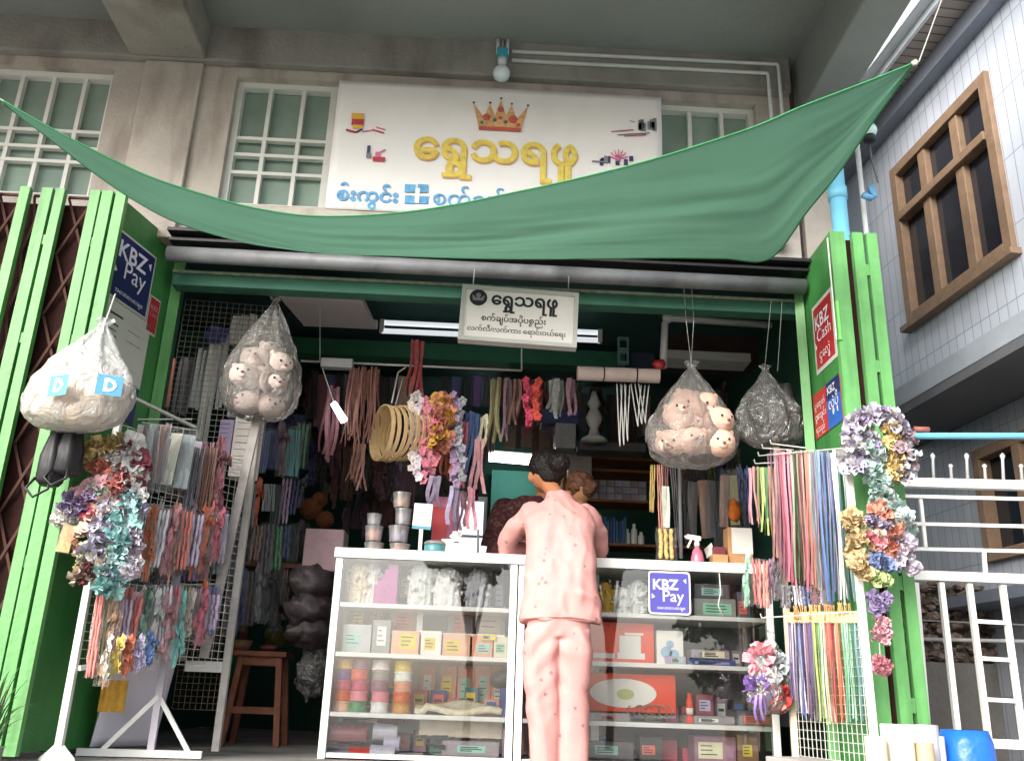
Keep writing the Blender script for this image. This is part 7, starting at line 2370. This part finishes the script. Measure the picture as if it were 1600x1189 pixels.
# child with brown hair in front of the customer's right shoulder
chd = thing('person', 'child with tousled brown hair beyond the pink customer, right shoulder side', 'person', (P(905, 770, 4.95).x, 5.36, 0))
ch_ = P(906, 764, 5.36)
cs_ = ch_ + Vector((.0, .02, -.2))
soft('body', chd, [('ell', ch_, (.075, .085, .09)), ('limb', [ch_ + Vector((0, 0, -.06)), cs_ + Vector((0, 0, .06))], [.04, .04]), ('limb', [cs_ + Vector((0, .01, -.1)), cs_ + Vector((0, .02, -.38))], [.075, .09]),
                  ('limb', [cs_ + Vector((-.1, 0, .02)), cs_ + Vector((-.14, .02, -.2)), cs_ + Vector((-.1, -.06, -.3))], [.035, .03, .022]), ('limb', [cs_ + Vector((.1, 0, .02)), cs_ + Vector((.14, .02, -.2)), cs_ + Vector((.1, -.06, -.3))], [.035, .03, .022]),
                  ('limb', [cs_ + Vector((-.06, .02, -.4)), Vector((cs_.x - .06, cs_.y, .45)), Vector((cs_.x - .06, cs_.y, .04))], [.07, .05, .035]), ('limb', [cs_ + Vector((.06, .02, -.4)), Vector((cs_.x + .06, cs_.y, .45)), Vector((cs_.x + .06, cs_.y, .04))], [.07, .05, .035]),
                  ('ell', ch_ + Vector((0, -.085, -.015)), (.01, .015, .014)), ('ell', ch_ + Vector((.075, 0, -.01)), (.009, .018, .026)), ('ell', ch_ + Vector((-.075, 0, -.01)), (.009, .018, .026))]
     + hand(cs_ + Vector((-.1, -.06, -.3)), (.2, -1, -.1), -1) + hand(cs_ + Vector((.1, -.06, -.3)), (-.2, -1, -.1), 1), .009, [skin_b], 4)
hr = soft('hair', chd, [('ell', ch_ + Vector((0, -.005, .022)), (.088, .095, .088)), ('ell', ch_ + Vector((.045, -.05, .0)), (.05, .05, .055)), ('ell', ch_ + Vector((-.03, -.05, .04)), (.05, .04, .04))], .007, [hair_br], 2, .012, 32)
for s in (-1, 1):
    MB().ell(ch_ + Vector((s * .028, -.08, -.005)), (.011, .006, .008), 8).build('eye', eye_m, chd, smooth=True)
soft('shirt', chd, [('loft', [(cs_ + Vector((0, .02, -.42)), .13, .12), (cs_ + Vector((0, .02, -.2)), .12, .11), (cs_ + Vector((0, .01, 0)), .125, .09), (cs_ + Vector((0, 0, .06)), .07, .06)]), ('limb', [cs_ + Vector((-.1, 0, .02)), cs_ + Vector((-.14, .02, -.16))], [.05, .045]), ('limb', [cs_ + Vector((.1, 0, .02)), cs_ + Vector((.14, .02, -.16))], [.05, .045])], .010, [M('shirt_dark', '#3d3436', .85, .12, 8)], 4, .006, 14)

# plant in the lower left corner
pp = P(8, 1150, 3.6)
pl = thing('potted_plant', 'small spiky plant in a grey pot at the lower left corner', 'plant', (pp.x, 3.6, 0))
MB().lathe([(.045, .002), (.055, .02), (.06, .07), (.064, .075), (.056, .075), (.05, .065), (.01, .06)], (pp.x - .06, 3.6, 0), 20).build('pot', concrete, pl, smooth=False)
mb = MB()
for k in range(46):
    an, up = rnd.uniform(0, 6.28), rnd.uniform(.15, .42)
    d = Vector((math.cos(an), math.sin(an), 0))
    o_ = Vector((pp.x - .06, 3.6, .06)) + d * .03
    sw_ = Vector((-d.y, d.x, 0)) * .006
    L = rnd.uniform(.06, .15)
    mb.sheet(lambda u, v: o_ + d * (L * v * v * 1.1 + .02 * v) + Vector((0, 0, up * v - .12 * v ** 3)) + sw_ * (u - .5) * 2 * (1 - v * .9), 1, 6)
mb.build('leaves', M('leaf_green', '#4d6b3f', .55, .25, 12, .1, 60), pl, smooth=True)

# ================================================================== TREES across the street (they show in the counter glass)
bark = M('tree_bark', '#5b4a3c', .9, .25, 8, .5, 30)
leafm = M('tree_leaf', '#3f5a30', .6, .35, 3, .1, 30)
for i, (tx_, ty_, hz, cr_) in enumerate(((-.1, -7.5, 3.1, .85), (2.4, -7.5, 2.95, .6), (5.3, -7.5, 2.2, 1.9))):
    t_ = thing('street_tree', ('leafy street tree opposite the shop, reflected left of the customer', 'leafy street tree opposite the shop, reflected right of the customer', 'large low leafy tree opposite the shop, farthest right')[i], 'tree', (tx_, ty_, -1.02), 'trees across the street')
    mb = MB().tube([(tx_, ty_, -1.02), (tx_ + .05, ty_, .4), (tx_ - .03, ty_, hz)], [.09, .06, .04], 10)
    for k in range(6):
        a = k * 1.05
        mb.tube([(tx_, ty_, .8 + .2 * k), (tx_ + .5 * cr_ * math.cos(a), ty_ + .5 * cr_ * math.sin(a), hz + .2 * math.sin(k * 2))], [.05, .02], 6)
    mb.build('trunk', bark, t_, smooth=True)
    mb = MB()
    for k in range(int(24 + 30 * cr_ * cr_)):
        d = Vector((rnd.gauss(0, 1), rnd.gauss(0, 1), rnd.gauss(0, .9)))
        d = d.normalized() * cr_ * rnd.uniform(.3, 1)
        petal_cloud(mb, Vector((tx_, ty_, hz)) + d, (.26, .26, .2), 60, .12, rnd)
    mb.build('crown', leafm, t_)
